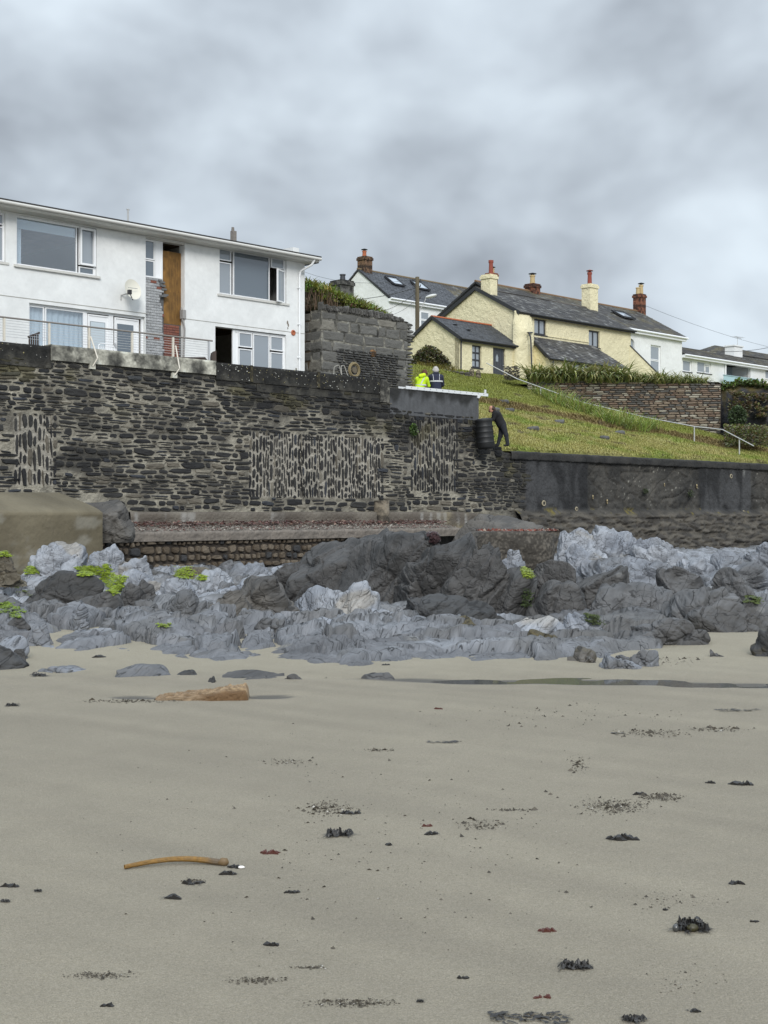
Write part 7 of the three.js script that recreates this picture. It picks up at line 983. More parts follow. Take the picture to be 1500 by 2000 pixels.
  const br = new MB(); leaves(br, 1800, (q) => P(1415 + 85 * q(), 832 + 40 * q() + 6 * n3(q() * 9, 1, 1), 71.5 - 2.5 * q()).toArray(), 0.16, (p, q) => { const k = 0.5 + 0.8 * q(); return q() < 0.4 ? [0.13 * k, 0.09 * k, 0.035 * k] : [0.13 * k, 0.16 * k, 0.03 * k]; }, r); tag(br.build('undergrowth', M.vcLeaf), 'rough green and brown undergrowth round the foot of the handrail', 'undergrowth'); scene.children[scene.children.length - 1].userData.kind = 'stuff';
}
const onHill = (px, py, d0 = 50) => { let d = d0; for (; d < 90; d += 0.1) { const w = P(px, py, d), l = S.local(w); if (-l[2] > 0.3 && hillAt(l[0], -l[2]) >= w.y) break; } return P(px, py, d); };
{ // low stone edging and two stone posts
  const o = thing('stone_edging', 'low rough stone edging between the lawn and the cottage shrub', 'stone edging', [0, 0, 0]), r = rng(61); for (let px = 802; px < 912;) { const w = 5 + 8 * r(), py = pl([[800, 716], [905, 730]], px), p = P(px + w / 2, py, 75.4), b = new MB(), k = 0.6 + 0.7 * r(); for (const j of [0, 1]) stone(b, p.x, p.y - 0.12 + j * 0.15, w / F * 74, 0.15, 0.12, r, [0.12 * k, 0.11 * k, 0.095 * k], p.z + j * -0.04, 0.5); b.build('stone', M.vcStone, o); px += w; }
  const pb = thing('stone_post', 'weathered upright stone post below the cottage window, nearer the shrub', 'stone post', P(921, 737, 75.8).toArray()); new MB().lathe([[0.16, 0], [0.15, 0.3], [0.13, 0.42], [0.07, 0.49], [0.0, 0.5]], 0, 0, 0, 9).build('shaft', mat([0.24, 0.21, 0.15], { map: rep(blotchTex, 2), bumpMap: bumpTex, bumpScale: 0.04 }), pb);
  const p2 = pb.clone(); p2.name = numbered('stone_post'); scene.add(p2); p2.position.copy(P(934, 740, 75.7)); p2.rotation.y = 1; tag(p2, 'weathered upright stone post nearer the grey cottage door', 'stone post'); delete p2.userData.group;
  const tz = [[985, 787, 'flat grey stone in the brown grass bank'], [995, 804, 'dark tilted flat stone on the grass path right of the man'], [966, 803, 'pale flat stone on the path just above the man'], [1092, 826, 'flat grey stone lower along the grass path'], [1212, 848, 'flat grey stone near the end of the grass path'], [1180, 858, 'jagged dark stones in the lower slope grass'], [1042, 840, 'half-buried stone in the grass above the black wall']];
  for (const [px, py, l] of tz) { const w = onHill(px, py), b = new MB(), k = 0.8 + 0.5 * r(); stone(b, 0, 0, 0.55, 0.26, 0.09, r, [0.085 * k, 0.085 * k, 0.085 * k], 0, 0.5); const m = mesh('flat_stone', b.geometry.rotateX(-1.1), M.vcStone); m.position.copy(w); m.position.y += 0.05; tag(m, l, 'stone'); }
}
{ // handrail
  const o = thing('path_handrail', 'thin galvanised handrail descending the grass slope past the brown retaining wall', 'handrail'); const pts = [P(950, 709, 74.5), P(1010, 740, 74), P(1135, 785, 72), P(1260, 815, 70.5), P(1356, 833, 69), P(1411, 839, 68.3), P(1472, 871, 66.6)];
  for (let i = 1; i < pts.length; i++) new MB().rod(pts[i - 1].toArray(), pts[i].toArray(), 0.029, 8).build('rail', M.galv, o);
  for (const [px, pt, d] of [[1056, 757, 73.3], [1356, 833, 69], [1444, 857, 67.4]]) { const t = P(px, pt, d), l = S.local(t); new MB().rod([t.x, hillAt(l[0], -l[2]) - 0.3, t.z], [t.x, t.y, t.z], 0.035, 8).build('post', M.galv, o); }
}
{ // utility pole with a street lamp, and the wires
  const d = 84, t = P(815, 541, d), o = thing('utility_pole', 'grey wooden utility pole carrying a small street lamp in front of the white house', 'utility pole', [t.x, 8, t.z]), h = t.y - 8; new MB().rod([0, 0, 0], [0, h, 0], 0.16, 10, 0.13).build('pole', M.pole, o);
  for (const y of [0.25, 0.6, 0.95, 1.35]) new MB().rod([-0.22, h - y, 0.05], [0.22, h - y, 0.05], 0.03, 6).rod([-0.2, h - y, 0.05], [-0.2, h - y + 0.12, 0.05], 0.035, 6).rod([0.2, h - y, 0.05], [0.2, h - y + 0.12, 0.05], 0.035, 6).build('insulator_bar', M.wire, o);
  const lh = P(842, 579, d).sub(new THREE.Vector3(t.x, 8, t.z)); new MB().tube([[0.1, lh.y - 1.0, 0], [0.45, lh.y - 0.35, 0], [lh.x - 0.3, lh.y - 0.03, 0]], 0.03, 14, 6).build('lamp_arm', M.galv, o); const g = new THREE.SphereGeometry(0.2, 16, 10).scale(1.9, 0.55, 0.8).rotateZ(0.25).translate(lh.x, lh.y + 0.02, 0); mesh('lamp_head', g, mat([0.55, 0.56, 0.54], { roughness: 0.4 }), o);
  const wire = (name, label, pts, rad) => { tag(new MB().tube(pts, rad, 30, 5).build(name, M.wire), label, 'wire'); };
  const sag = (a, b, s) => { const o2 = []; for (let i = 0; i <= 8; i++) { const k = i / 8, p = a.clone().lerp(b, k); p.y -= 4 * s * k * (1 - k); o2.push(p); } return o2; };
  wire('overhead_wire', 'black cable running from the pole across the white gable', sag(P(813, 562, d - 0.1), P(560, 575, 96), 0.6), 0.02); wire('overhead_wire', 'lower thin cable from the pole down across the white house wall', sag(P(813, 572, d - 0.1), P(690, 612, 92), 0.5), 0.014); wire('overhead_wire', 'faint cable from the pole down to the block wall planting', sag(P(813, 585, d - 0.1), P(740, 618, 80), 0.3), 0.01);
  wire('overhead_wire', 'faint overhead line left of the brick chimney', sag(P(813, 545, d), P(540, 505, 120), 1), 0.012); wire('overhead_wire', 'dark overhead line above the bungalow roof', sag(P(1560, 662, 120), P(1330, 678, 104), 0.7), 0.022); wire('overhead_wire', 'faint overhead line in the sky right of the brown chimney', sag(P(1258, 596, 104), P(1560, 690, 140), 0.4), 0.012);
}
// ---- white perforated ladder lying along the panel
{
  const a = S(790, 758, -0.02), b = S(950, 774, -0.02), o = thing('ladder', 'white perforated ladder laid level along the top of the concrete panel', 'ladder', S.pos, S.turn), al = mat([0.72, 0.73, 0.73], { roughness: 0.4, metalness: 0.2 }), y = a[1] - 0.03, h = 0.11; void b;
  const x0 = a[0], x1 = S(950, 774, -0.02)[0]; for (const z of [0.04, -0.34]) { const holes = []; const m = new MB(); for (let i = 0; i < 13; i++) { const x = lerp(x0 + 0.28, x1 - 0.25, i / 12), c = []; for (let k = 0; k < 10; k++) c.push([x + 0.03 * Math.cos(k / 10 * 6.283), y + h / 2 + 0.03 * Math.sin(k / 10 * 6.283)]); holes.push(c); } m.poly(rect(x0, y, x1, y + h), z, z + 0.03, holes); m.build('rail', al, o); }
  for (let i = 0; i < 13; i++) { const x = lerp(x0 + 0.28, x1 - 0.25, i / 12); new MB().rod([x, y + h / 2, -0.34], [x, y + h / 2, 0.035], 0.022, 8).build('rung', M.galv, o); } new MB().box(x1 - 0.2, y + h, 0.03, x1 - 0.12, y + h + 0.14, 0.08).build('hook', al, o); new MB().box(x1 - 0.62, y - 0.1, 0.04, x1 - 0.52, y - 0.001, 0.09).build('clip', al, o);
}
// ================================================================ PEOPLE
// one continuous body: tapered capsules joined by a smooth minimum and meshed; colour follows the nearest limb
function body(bones, cell, blend = 0.035) {
  const box = new THREE.Box3(); for (const q of bones) for (const [p, r] of [[q.a, q.ra], [q.b, q.rb]]) { box.expandByPoint(new THREE.Vector3(p[0] - r - 0.06, p[1] - r - 0.06, p[2] - r - 0.06)); box.expandByPoint(new THREE.Vector3(p[0] + r + 0.06, p[1] + r + 0.06, p[2] + r + 0.06)); }
  const c = box.getCenter(new THREE.Vector3()), sz = box.getSize(new THREE.Vector3()), half = Math.max(sz.x, sz.y, sz.z) / 2 * 1.04, n = Math.min(150, Math.ceil(2 * half / cell)), mc = new MarchingCubes(n, new THREE.MeshStandardMaterial(), false, false, 120000);
  const dist = (x, y, z, q) => { const bx = q.b[0] - q.a[0], by = q.b[1] - q.a[1], bz = q.b[2] - q.a[2], t = clamp(((x - q.a[0]) * bx + (y - q.a[1]) * by + (z - q.a[2]) * bz) / (bx * bx + by * by + bz * bz + 1e-9)), sx = q.s ?? 1; const dx = (x - q.a[0] - bx * t) / sx, dy = y - q.a[1] - by * t, dz = z - q.a[2] - bz * t; return Math.hypot(dx, dy, dz) - lerp(q.ra, q.rb, t); };
  const f = (x, y, z) => { let m = 9; for (const q of bones) { const d = dist(x, y, z, q), k = q.k ?? blend, h = clamp(0.5 + 0.5 * (m - d) / k); m = lerp(m, d, h) - k * h * (1 - h); } return m; };
  mc.isolation = 0; const fl = new Float32Array(n * n * n).fill(0.5), gi = (v, ax) => clamp(Math.floor((v - c.getComponent(ax)) / half * n / 2 + n / 2), 0, n - 1), gp = (i, ax) => ((i - n / 2) / (n / 2)) * half + c.getComponent(ax);
  for (const q of bones) { const R0 = Math.max(q.ra, q.rb) * (q.s ?? 1) + 0.09, lo = [0, 1, 2].map((x) => gi(Math.min(q.a[x], q.b[x]) - R0, x)), hi = [0, 1, 2].map((x) => gi(Math.max(q.a[x], q.b[x]) + R0, x) + 1); for (let k = lo[2]; k < Math.min(n, hi[2] + 1); k++) for (let j = lo[1]; j < Math.min(n, hi[1] + 1); j++) for (let i = lo[0]; i < Math.min(n, hi[0] + 1); i++) { const d = dist(gp(i, 0), gp(j, 1), gp(k, 2), q), id = k * n * n + j * n + i, m = fl[id], s = q.k ?? blend, h = clamp(0.5 + 0.5 * (m - d) / s); fl[id] = lerp(m, d, h) - s * h * (1 - h); } }
  for (let i = 0; i < fl.length; i++) mc.field[i] = -fl[i];
  mc.update(); const cnt = mc.count, pos = new Float32Array(cnt * 3), nor = new Float32Array(cnt * 3), col = new Float32Array(cnt * 3);
  for (let i = 0; i < cnt; i++) { const p = [0, 1, 2].map((k) => mc.positionArray[i * 3 + k] * half + c.getComponent(k)); pos.set(p, i * 3); const e = 0.004, nx = f(p[0] + e, p[1], p[2]) - f(p[0] - e, p[1], p[2]), ny = f(p[0], p[1] + e, p[2]) - f(p[0], p[1] - e, p[2]), nz = f(p[0], p[1], p[2] + e) - f(p[0], p[1], p[2] - e), l = Math.hypot(nx, ny, nz) || 1; nor.set([nx / l, ny / l, nz / l], i * 3); let best = 9, bc = [1, 1, 1]; for (const q of bones) { const d = dist(...p, q); if (d < best) { best = d; bc = q.c; } } const kk = 1 + 0.15 * n3(p[0] * 14, p[1] * 14, p[2] * 14); col.set(bc.map((v) => v * kk), i * 3); }
  const g = new THREE.BufferGeometry(); g.setAttribute('position', new THREE.BufferAttribute(pos, 3)); g.setAttribute('normal', new THREE.BufferAttribute(nor, 3)); g.setAttribute('color', new THREE.BufferAttribute(col, 3)); g.setAttribute('uv', new THREE.BufferAttribute(new Float32Array(cnt * 2), 2)); return g;
}
const B = (a, b, ra, rb, c, o = {}) => ({ a, b, ra, rb, c, ...o });
const SKIN = [0.42, 0.22, 0.15], add3 = (a, b) => [a[0] + b[0], a[1] + b[1], a[2] + b[2]];
function headBones(c, fw, up, skin = SKIN) { // face towards fw
  const F3 = new THREE.Vector3(...fw).normalize(), U = new THREE.Vector3(...up).normalize(), s = new THREE.Vector3().crossVectors(U, F3), at = (f, u, r) => [c[0] + F3.x * f + U.x * u + s.x * r, c[1] + F3.y * f + U.y * u + s.y * r, c[2] + F3.z * f + U.z * u + s.z * r];
  return [B(at(-0.02, 0.03, 0), at(0.015, -0.05, 0), 0.092, 0.072, skin), B(at(0.05, -0.085, 0), at(0.03, -0.06, 0), 0.045, 0.05, skin), B(at(0.098, 0.0, 0), at(0.112, -0.028, 0), 0.012, 0.018, skin, { k: 0.012 }), B(at(0.08, -0.065, 0.02), at(0.08, -0.065, -0.02), 0.014, 0.014, [0.3, 0.12, 0.1], { k: 0.01 }), ...[-1, 1].flatMap((q) => [B(at(0.0, -0.01, 0.085 * q), at(-0.01, 0.03, 0.092 * q), 0.014, 0.018, skin, { k: 0.012 }), B(at(0.082, 0.018, 0.034 * q), at(0.084, 0.018, 0.034 * q), 0.014, 0.013, [0.05, 0.04, 0.04], { k: 0.006 }), B(at(0.086, 0.035, 0.015 * q), at(0.08, 0.035, 0.05 * q), 0.012, 0.01, skin, { k: 0.012 })])];
}
function hand(w, dir, nrm, c = SKIN) { // palm, four curled fingers and a thumb from its side
  const D = new THREE.Vector3(...dir).normalize(), N = new THREE.Vector3(...nrm).normalize(), T = new THREE.Vector3().crossVectors(D, N).normalize(), at = (d, n, t) => [w[0] + D.x * d + N.x * n + T.x * t, w[1] + D.y * d + N.y * n + T.y * t, w[2] + D.z * d + N.z * n + T.z * t], o = [B(at(0, 0, 0), at(0.085, 0, 0), 0.028, 0.034, c, { k: 0.02 })];
  [[-0.03, 0.07], [-0.01, 0.082], [0.01, 0.078], [0.03, 0.06]].forEach(([t, l]) => { o.push(B(at(0.09, 0, t), at(0.09 + l * 0.5, -0.012, t * 1.1), 0.010, 0.009, c, { k: 0.006 }), B(at(0.09 + l * 0.5, -0.012, t * 1.1), at(0.09 + l * 0.8, -0.045, t * 1.1), 0.009, 0.008, c, { k: 0.006 })); });
  o.push(B(at(0.03, -0.005, -0.03), at(0.065, -0.03, -0.058), 0.013, 0.011, c, { k: 0.008 }), B(at(0.065, -0.03, -0.058), at(0.09, -0.045, -0.05), 0.011, 0.009, c, { k: 0.006 })); return o;
}
function person(label, at, turn, bones, parts) {
  const o = thing('person', label, 'person', at, turn); mesh('body', body(bones, 0.015), M.vcCloth, o);
  for (const [n, bs, m] of parts) mesh(n, body(bs, 0.006, 0.02), m ?? M.vcCloth, o); return o;
}
{ // man in black, bending over the bin, facing left
  const w = P(988, 872, 50.6), J = [0.006, 0.006, 0.007], T = [0.014, 0.016, 0.021], S2 = [0.02, 0.018, 0.016], sc = 0.98;
  const hip = [-0.16, 0.84, 0], chest = [-0.36, 1.2, 0], neck = [-0.47, 1.36, 0], head = [-0.565, 1.455, 0], bones = [];
  bones.push(B(hip, chest, 0.185, 0.195, J, { s: 1, k: 0.06 }), B(add3(chest, [0.02, 0.03, -0.13]), add3(chest, [0.02, 0.03, 0.13]), 0.10, 0.10, J, { k: 0.06 }), B(add3(hip, [0, 0, -0.07]), add3(hip, [0, 0, 0.07]), 0.15, 0.15, J, { k: 0.05 }), B([-0.4, 1.28, 0], neck, 0.085, 0.065, J), B(neck, head, 0.058, 0.055, SKIN));
  bones.push(...headBones(head, [-0.9, -0.42, 0.12], [-0.4, 0.9, 0]));
  bones.push(B([-0.15, 0.8, -0.1], [-0.2, 0.43, -0.1], 0.12, 0.09, T), B([-0.2, 0.43, -0.1], [-0.3, 0.09, -0.1], 0.086, 0.066, T), B([-0.3, 0.05, -0.1], [-0.44, 0.035, -0.12], 0.045, 0.038, S2), B([-0.12, 0.8, 0.1], [0.0, 0.44, 0.11], 0.125, 0.092, T), B([0.0, 0.44, 0.11], [0.06, 0.09, 0.12], 0.088, 0.066, T), B([0.07, 0.05, 0.12], [-0.07, 0.035, 0.13], 0.046, 0.038, S2));
  for (const z of [-1, 1]) { const sh = [-0.38, 1.27, 0.19 * z], el = [-0.5 - 0.06 * (z < 0), 1.03, 0.2 * z], wr = [-0.68, 1.07, 0.14 * z]; bones.push(B(sh, el, 0.07, 0.055, J), B(el, wr, 0.052, 0.038, J), ...hand(wr, [-0.9, -0.1, -0.1 * z], [0.1, 1, 0])); }
  const o = person('balding bearded man in black jacket and dark jeans bending over a black bin', w.toArray(), 0, bones, [['hair', [B([-0.50, 1.5, 0], [-0.475, 1.43, 0], 0.088, 0.082, [0.05, 0.03, 0.02]), B([-0.5, 1.46, -0.06], [-0.5, 1.46, 0.06], 0.06, 0.06, [0.05, 0.03, 0.02])]], ['beard', [B([-0.64, 1.375, -0.03], [-0.64, 1.375, 0.03], 0.038, 0.038, [0.10, 0.045, 0.025]), B([-0.63, 1.37, 0], [-0.58, 1.4, 0], 0.04, 0.05, [0.10, 0.045, 0.025])]]]); o.scale.setScalar(sc);
}
function kneeler(label, at, turn, jac, leg, hairC, leanX, headTurn, scale, stripes) {
  const bones = [], hp = [0, 0.55, 0], ch = [leanX * 0.6, 0.98, -0.12], nk = [leanX * 0.9, 1.17, -0.17], hd = [leanX * 1.15, 1.29, -0.22];
  bones.push(B(hp, ch, 0.16, 0.17, jac, { s: 1.15, k: 0.06 }), B(add3(ch, [-0.13, 0.05, 0]), add3(ch, [0.13, 0.05, 0]), 0.115, 0.115, jac, { k: 0.06 }), B(ch, nk, 0.12, 0.075, jac), B(nk, hd, 0.058, 0.055, SKIN), ...headBones(hd, [headTurn, -0.35, -1], [0, 1, -0.25]));
  for (const s of [-1, 1]) { bones.push(B([0.1 * s, 0.5, 0], [0.14 * s, 0.1, -0.28], 0.11, 0.085, leg), B([0.14 * s, 0.1, -0.28], [0.13 * s, 0.08, 0.12], 0.08, 0.055, leg), B([0.13 * s, 0.07, 0.16], [0.13 * s, 0.04, 0.26], 0.045, 0.035, [0.02, 0.018, 0.016])); const sh = [ch[0] + 0.2 * s, ch[1] + 0.07, ch[2]], el = [ch[0] + 0.25 * s, ch[1] - 0.2, ch[2] - 0.12], wr = [ch[0] + 0.13 * s, ch[1] - 0.32, ch[2] - 0.34]; bones.push(B(sh, el, 0.075, 0.06, jac), B(el, wr, 0.055, 0.042, jac), ...hand(wr, [-0.1 * s, -0.5, -0.8], [0, 1, 0])); }
  const parts = [['hair', [B(add3(hd, [0, 0.045, 0.015]), add3(hd, [0, -0.025, 0.045]), 0.094, 0.08, hairC), B(add3(hd, [-0.05, 0.0, 0.02]), add3(hd, [0.05, 0, 0.02]), 0.07, 0.07, hairC)]]];
  const o = person(label, at, turn, bones, parts); o.scale.setScalar(scale); stripes(o, ch, hp); return o;
}
const tape = mat([0.55, 0.56, 0.57], { roughness: 0.4 }), band = (o, pts, w) => { const b = new MB(); for (let i = 1; i < pts.length; i++) b.bar(pts[i - 1], pts[i], 0.012, w); b.build('reflective_strip', tape, o); };
{
  const wrap = (cy, rx, rz, cx, cz, a0, a1) => { const p = []; for (let i = 0; i <= 10; i++) { const a = lerp(a0, a1, i / 10); p.push([cx + Math.sin(a) * rx, cy, cz + Math.cos(a) * rz]); } return p; };
  const p1 = P(818, 757, 50.3), p2 = P(852, 760, 50.6);
  kneeler('kneeling worker in a lime-yellow hi-vis jacket, brown hair, back turned', [p1.x, 5.62, p1.z], -0.25, [0.50, 0.72, 0.015], [0.03, 0.03, 0.04], [0.09, 0.04, 0.025], 0.16, 0.6, 0.97, (o, ch) => { o.add(new THREE.Object3D()); o.children.pop(); mesh('hood', body([B([ch[0] - 0.02, ch[1] + 0.17, 0.02], [ch[0] + 0.10, ch[1] + 0.2, -0.02], 0.08, 0.085, [0.55, 0.76, 0.02])], 0.012), M.vcCloth, o); band(o, wrap(ch[1] - 0.18, 0.215, 0.185, ch[0] - 0.03, ch[2] + 0.035, -1.5, 1.5), 0.05); band(o, [[ch[0] + 0.14, ch[1] + 0.11, ch[2] + 0.1], [ch[0] + 0.09, ch[1] + 0.02, ch[2] + 0.17], [ch[0] + 0.01, ch[1] - 0.14, ch[2] + 0.205]], 0.045); });
  kneeler('kneeling worker in a navy coat with silver reflective strips, grey hair, back turned', [p2.x, 5.62, p2.z], 0.05, [0.016, 0.02, 0.042], [0.03, 0.03, 0.035], [0.42, 0.40, 0.38], 0.0, 0.1, 1.08, (o, ch) => { mesh('collar', body([B([-0.07, ch[1] + 0.17, ch[2] + 0.03], [0.07, ch[1] + 0.17, ch[2] + 0.03], 0.06, 0.06, [0.012, 0.014, 0.025])], 0.012), M.vcCloth, o); band(o, wrap(ch[1] - 0.1, 0.235, 0.19, ch[0], ch[2] + 0.025, -1.5, 1.5), 0.05); for (const s of [-1, 1]) band(o, [[0.12 * s, ch[1] + 0.15, ch[2] + 0.06], [0.11 * s, ch[1] + 0.05, ch[2] + 0.165], [0.105 * s, ch[1] - 0.09, ch[2] + 0.195]], 0.04); });
}
{ // black ribbed bin
  const p = P(949, 877, 50.3), o = thing('compost_bin', 'black ribbed plastic bin wedged at the stepped end of the rubble wall', 'bin', p.toArray(), 0.2); o.rotation.z = 0.08; o.scale.set(0.84, 1, 0.84); const pr = [[0.01, 0], [0.34, 0], [0.36, 0.04]]; for (let i = 0; i < 5; i++) { const y = 0.08 + i * 0.2; pr.push([0.41 - i * 0.008, y], [0.41 - i * 0.008, y + 0.13], [0.43 - i * 0.008, y + 0.145], [0.43 - i * 0.008, y + 0.185]); } pr.push([0.385, 1.08]); new MB().lathe(pr, 0, 0, 0, 32).build('barrel', M.bin, o); new MB().lathe([[0.40, 1.06], [0.41, 1.08], [0.40, 1.12], [0.2, 1.16], [0.0, 1.17]], 0, 0, 0, 32).build('lid', M.bin, o); 
}

// ================================================================ THINGS ON THE SAND
const ground = (px, py) => { let d = F * EYE / (py - 1000); for (let i = 0; i < 4; i++) { const w = P(px, py, d); d = F * (EYE - sandY(w.x, w.z)) / (py - 1000); } const w = P(px, py, d); w.y = sandY(w.x, w.z); return w; };
const mPer = (py) => EYE / (py - 1000);           // metres of width per photograph pixel on the sand
{ // tan broken log-like lump
  const w = ground(395, 1365), L = 182 * mPer(1365), o = thing('clay_lump', 'tan wedge-shaped broken log, crumbly on top and rounded at its thick end, in the sand', 'log', w.toArray(), 0.06);
  grid(110, 48, (u, v) => { const x = lerp(-L / 2, L / 2, u), h = lerp(0.022, 0.118, Math.pow(u, 1.1)) * (1 + 0.12 * n3(u * 5, 1, 1)) * (u > 0.97 ? Math.sqrt(Math.max(0, (1 - u) / 0.03)) : 1) * (u < 0.04 ? u / 0.04 : 1), a = v * Math.PI, c = Math.cos(a), s = Math.sin(a), top = sst(0.55, 0.8, s), rr = 0.022 * top * (Math.abs(n3(x * 32, s * 9, 3)) + n3(x * 13, a * 3, 1)) + 0.006 * n3(x * 6, a * 2, 5); const y = -0.03 + (h + 0.03) * Math.pow(s, 0.5) + rr, z = -c * (0.11 + 0.05 * u) + 0.035 * n3(x * 6, 2, 2) - 0.02; const k = 1 + 0.5 * n3(x * 40, a * 14, 7) * top; const smooth = [0.15, 0.085, 0.038], rough = mix3([0.33, 0.235, 0.145], [0.17, 0.11, 0.058], clamp(0.5 + n3(x * 14, a * 6, 4))), pale = [0.5, 0.36, 0.2]; let cc = mix3(smooth, rough, Math.max(top, sst(0.62, 0.4, u + 0.06 * n3(x * 9, a * 3, 6)))); cc = mix3(cc, pale, 0.6 * top * sst(0.5, 0.9, u) * sst(0, 0.3, n3(x * 20, 1, a * 5))); return { p: [x, y, z], c: cc.map((q) => q * k), uv: [x * 4, a * 0.5] }; }, 'body', M.vcStone, o);
}
{ // kelp stalk
  const a = ground(243, 1698), b = ground(440, 1691), r = 0.5 * 12 * mPer(1695), pts = []; for (let i = 0; i <= 10; i++) { const k = i / 10, p = a.clone().lerp(b, k); p.y += r * 0.8 + 0.012 * Math.sin(k * Math.PI); p.z -= 0.06 * Math.sin(k * 3.1); pts.push(p); }
  const c = new THREE.CatmullRomCurve3(pts), g = new THREE.TubeGeometry(c, 60, r, 14), pos = g.attributes.position, col = new Float32Array(pos.count * 3); for (let i = 0; i < pos.count; i++) { const u = Math.floor(i / 15) / 60, p = c.getPointAt(clamp(u)), k = (0.72 + 0.35 * u) * (1 + 0.05 * n3(u * 60, 1, 2)); const q = [pos.getX(i) - p.x, pos.getY(i) - p.y, pos.getZ(i) - p.z]; pos.setXYZ(i, p.x + q[0] * k, p.y + q[1] * k, p.z + q[2] * k); const n = n3(u * 34, i % 15 * 0.4, 3), cc = mix3(mix3([0.25, 0.13, 0.02], [0.15, 0.08, 0.015], clamp(0.5 + n)), [0.11, 0.075, 0.04], sst(0.75, 0.9, u + 0.05 * n)); col.set(cc, i * 3); } g.setAttribute('color', new THREE.BufferAttribute(col, 3)); g.computeVertexNormals();
  const o = thing('kelp_stalk', 'long golden-brown kelp stalk with a blunt knobbed end', 'kelp stalk'); mesh('stalk', g, mat([1, 1, 1], { vertexColors: true, roughness: 0.45, bumpMap: rep(bumpTex, 3), bumpScale: 0.004 }), o);
  const e = pts[10], kb = new THREE.IcosahedronGeometry(0.016, 3).scale(1.5, 1.25, 1).translate(e.x - 0.008, e.y + 0.006, e.z); const kp = kb.attributes.position; for (let i = 0; i < kp.count; i++) { const k = 1 + 0.3 * n3(kp.getX(i) * 60, kp.getY(i) * 60, kp.getZ(i) * 60); kp.setXYZ(i, e.x + (kp.getX(i) - e.x) * k, e.y + (kp.getY(i) - e.y) * k, e.z + (kp.getZ(i) - e.z) * k); } mesh('holdfast', kb, mat([0.14, 0.09, 0.04], { roughness: 0.6 }), o); 
}
// ---- pieces of seaweed: branched tufts, flat scraps and small heaps
function ribbon(b, p0, a, len, w, rise, curl, r, seg = 6) { let p = p0.slice(), el = rise, L, Rr; for (let i = 0; i <= seg; i++) { const t = i / seg, k = w * (1 - 0.75 * t) * (0.8 + 0.4 * r()), s = [-Math.sin(a) * k, k * 0.6 * (r() - 0.5), Math.cos(a) * k], l2 = [p[0] + s[0], p[1] + s[1], p[2] + s[2]], r2 = [p[0] - s[0], p[1] - s[1], p[2] - s[2]]; if (i) b.quad(L, Rr, r2, l2); L = l2; Rr = r2; a += (r() - 0.5) * 1.3; el -= curl / seg; p = [p[0] + Math.cos(a) * Math.cos(el) * len / seg, Math.max(0.004, p[1] + Math.sin(el) * len / seg), p[2] + Math.sin(a) * Math.cos(el) * len / seg]; } }
function tuftGeo(seed, W, H, n) { // a matted clump of folded lobes with branching stems lying out of it
  const r = rng(seed), b = new MB();
  const lobe2 = (x, z, a, L, w, h) => { let pa, pb; const m = 6; for (let i = 0; i <= m; i++) { const t = i / m, q = 0.5 + 0.8 * r(), y = 0.004 + h * (0.3 + r()) * Math.sin(0.2 + t * 2.7), ww = w * Math.sin(0.3 + t * 2.5) * (0.5 + r()), X = x + Math.cos(a) * (t - 0.5) * L, Z = z + Math.sin(a) * (t - 0.5) * L, A = [X - Math.sin(a) * ww, y * (0.2 + r()), Z + Math.cos(a) * ww], C = [X + Math.sin(a) * ww, y, Z - Math.cos(a) * ww]; b.col = [q, q, q]; if (i) b.quad(pa, pb, C, A); pa = A; pb = C; } };
  for (let i = 0; i < n * 0.5; i++) lobe2((r() - 0.5) * W * 0.5, (r() - 0.5) * W * 0.25, (r() - 0.5) * 2.4, W * (0.12 + 0.16 * r()), W * (0.02 + 0.03 * r()), H * (0.3 + 0.4 * r()));
  for (let i = 0; i < n * 0.35; i++) { const a = (r() < 0.5 ? 0 : 3.14) + (r() - 0.5) * 1.9, L = W * (0.22 + 0.3 * r()), x = (r() - 0.5) * W * 0.2, z = (r() - 0.5) * W * 0.12, k = 0.5 + 0.8 * r(); b.col = [k, k, k]; ribbon(b, [x, 0.01, z], a, L, W * (0.010 + 0.014 * r()), 0.12 * r(), 0.3, r, 7); for (let q = 0; q < 2; q++) ribbon(b, [x + Math.cos(a) * L * (0.3 + 0.4 * r()), 0.008, z + Math.sin(a) * L * 0.4], a + (r() - 0.5) * 2, L * 0.35, W * 0.01, 0.3 * r(), 0.4, r, 4); }
  for (let i = 0; i < n * 0.12; i++) ribbon(b, [(r() - 0.5) * W * 0.3, H * 0.2, (r() - 0.5) * W * 0.1], r() * 6.28, H * (0.6 + 0.9 * r()), W * (0.010 + 0.012 * r()), 0.7 + 0.5 * r(), 1.6, r, 5);
  return b.geometry; }
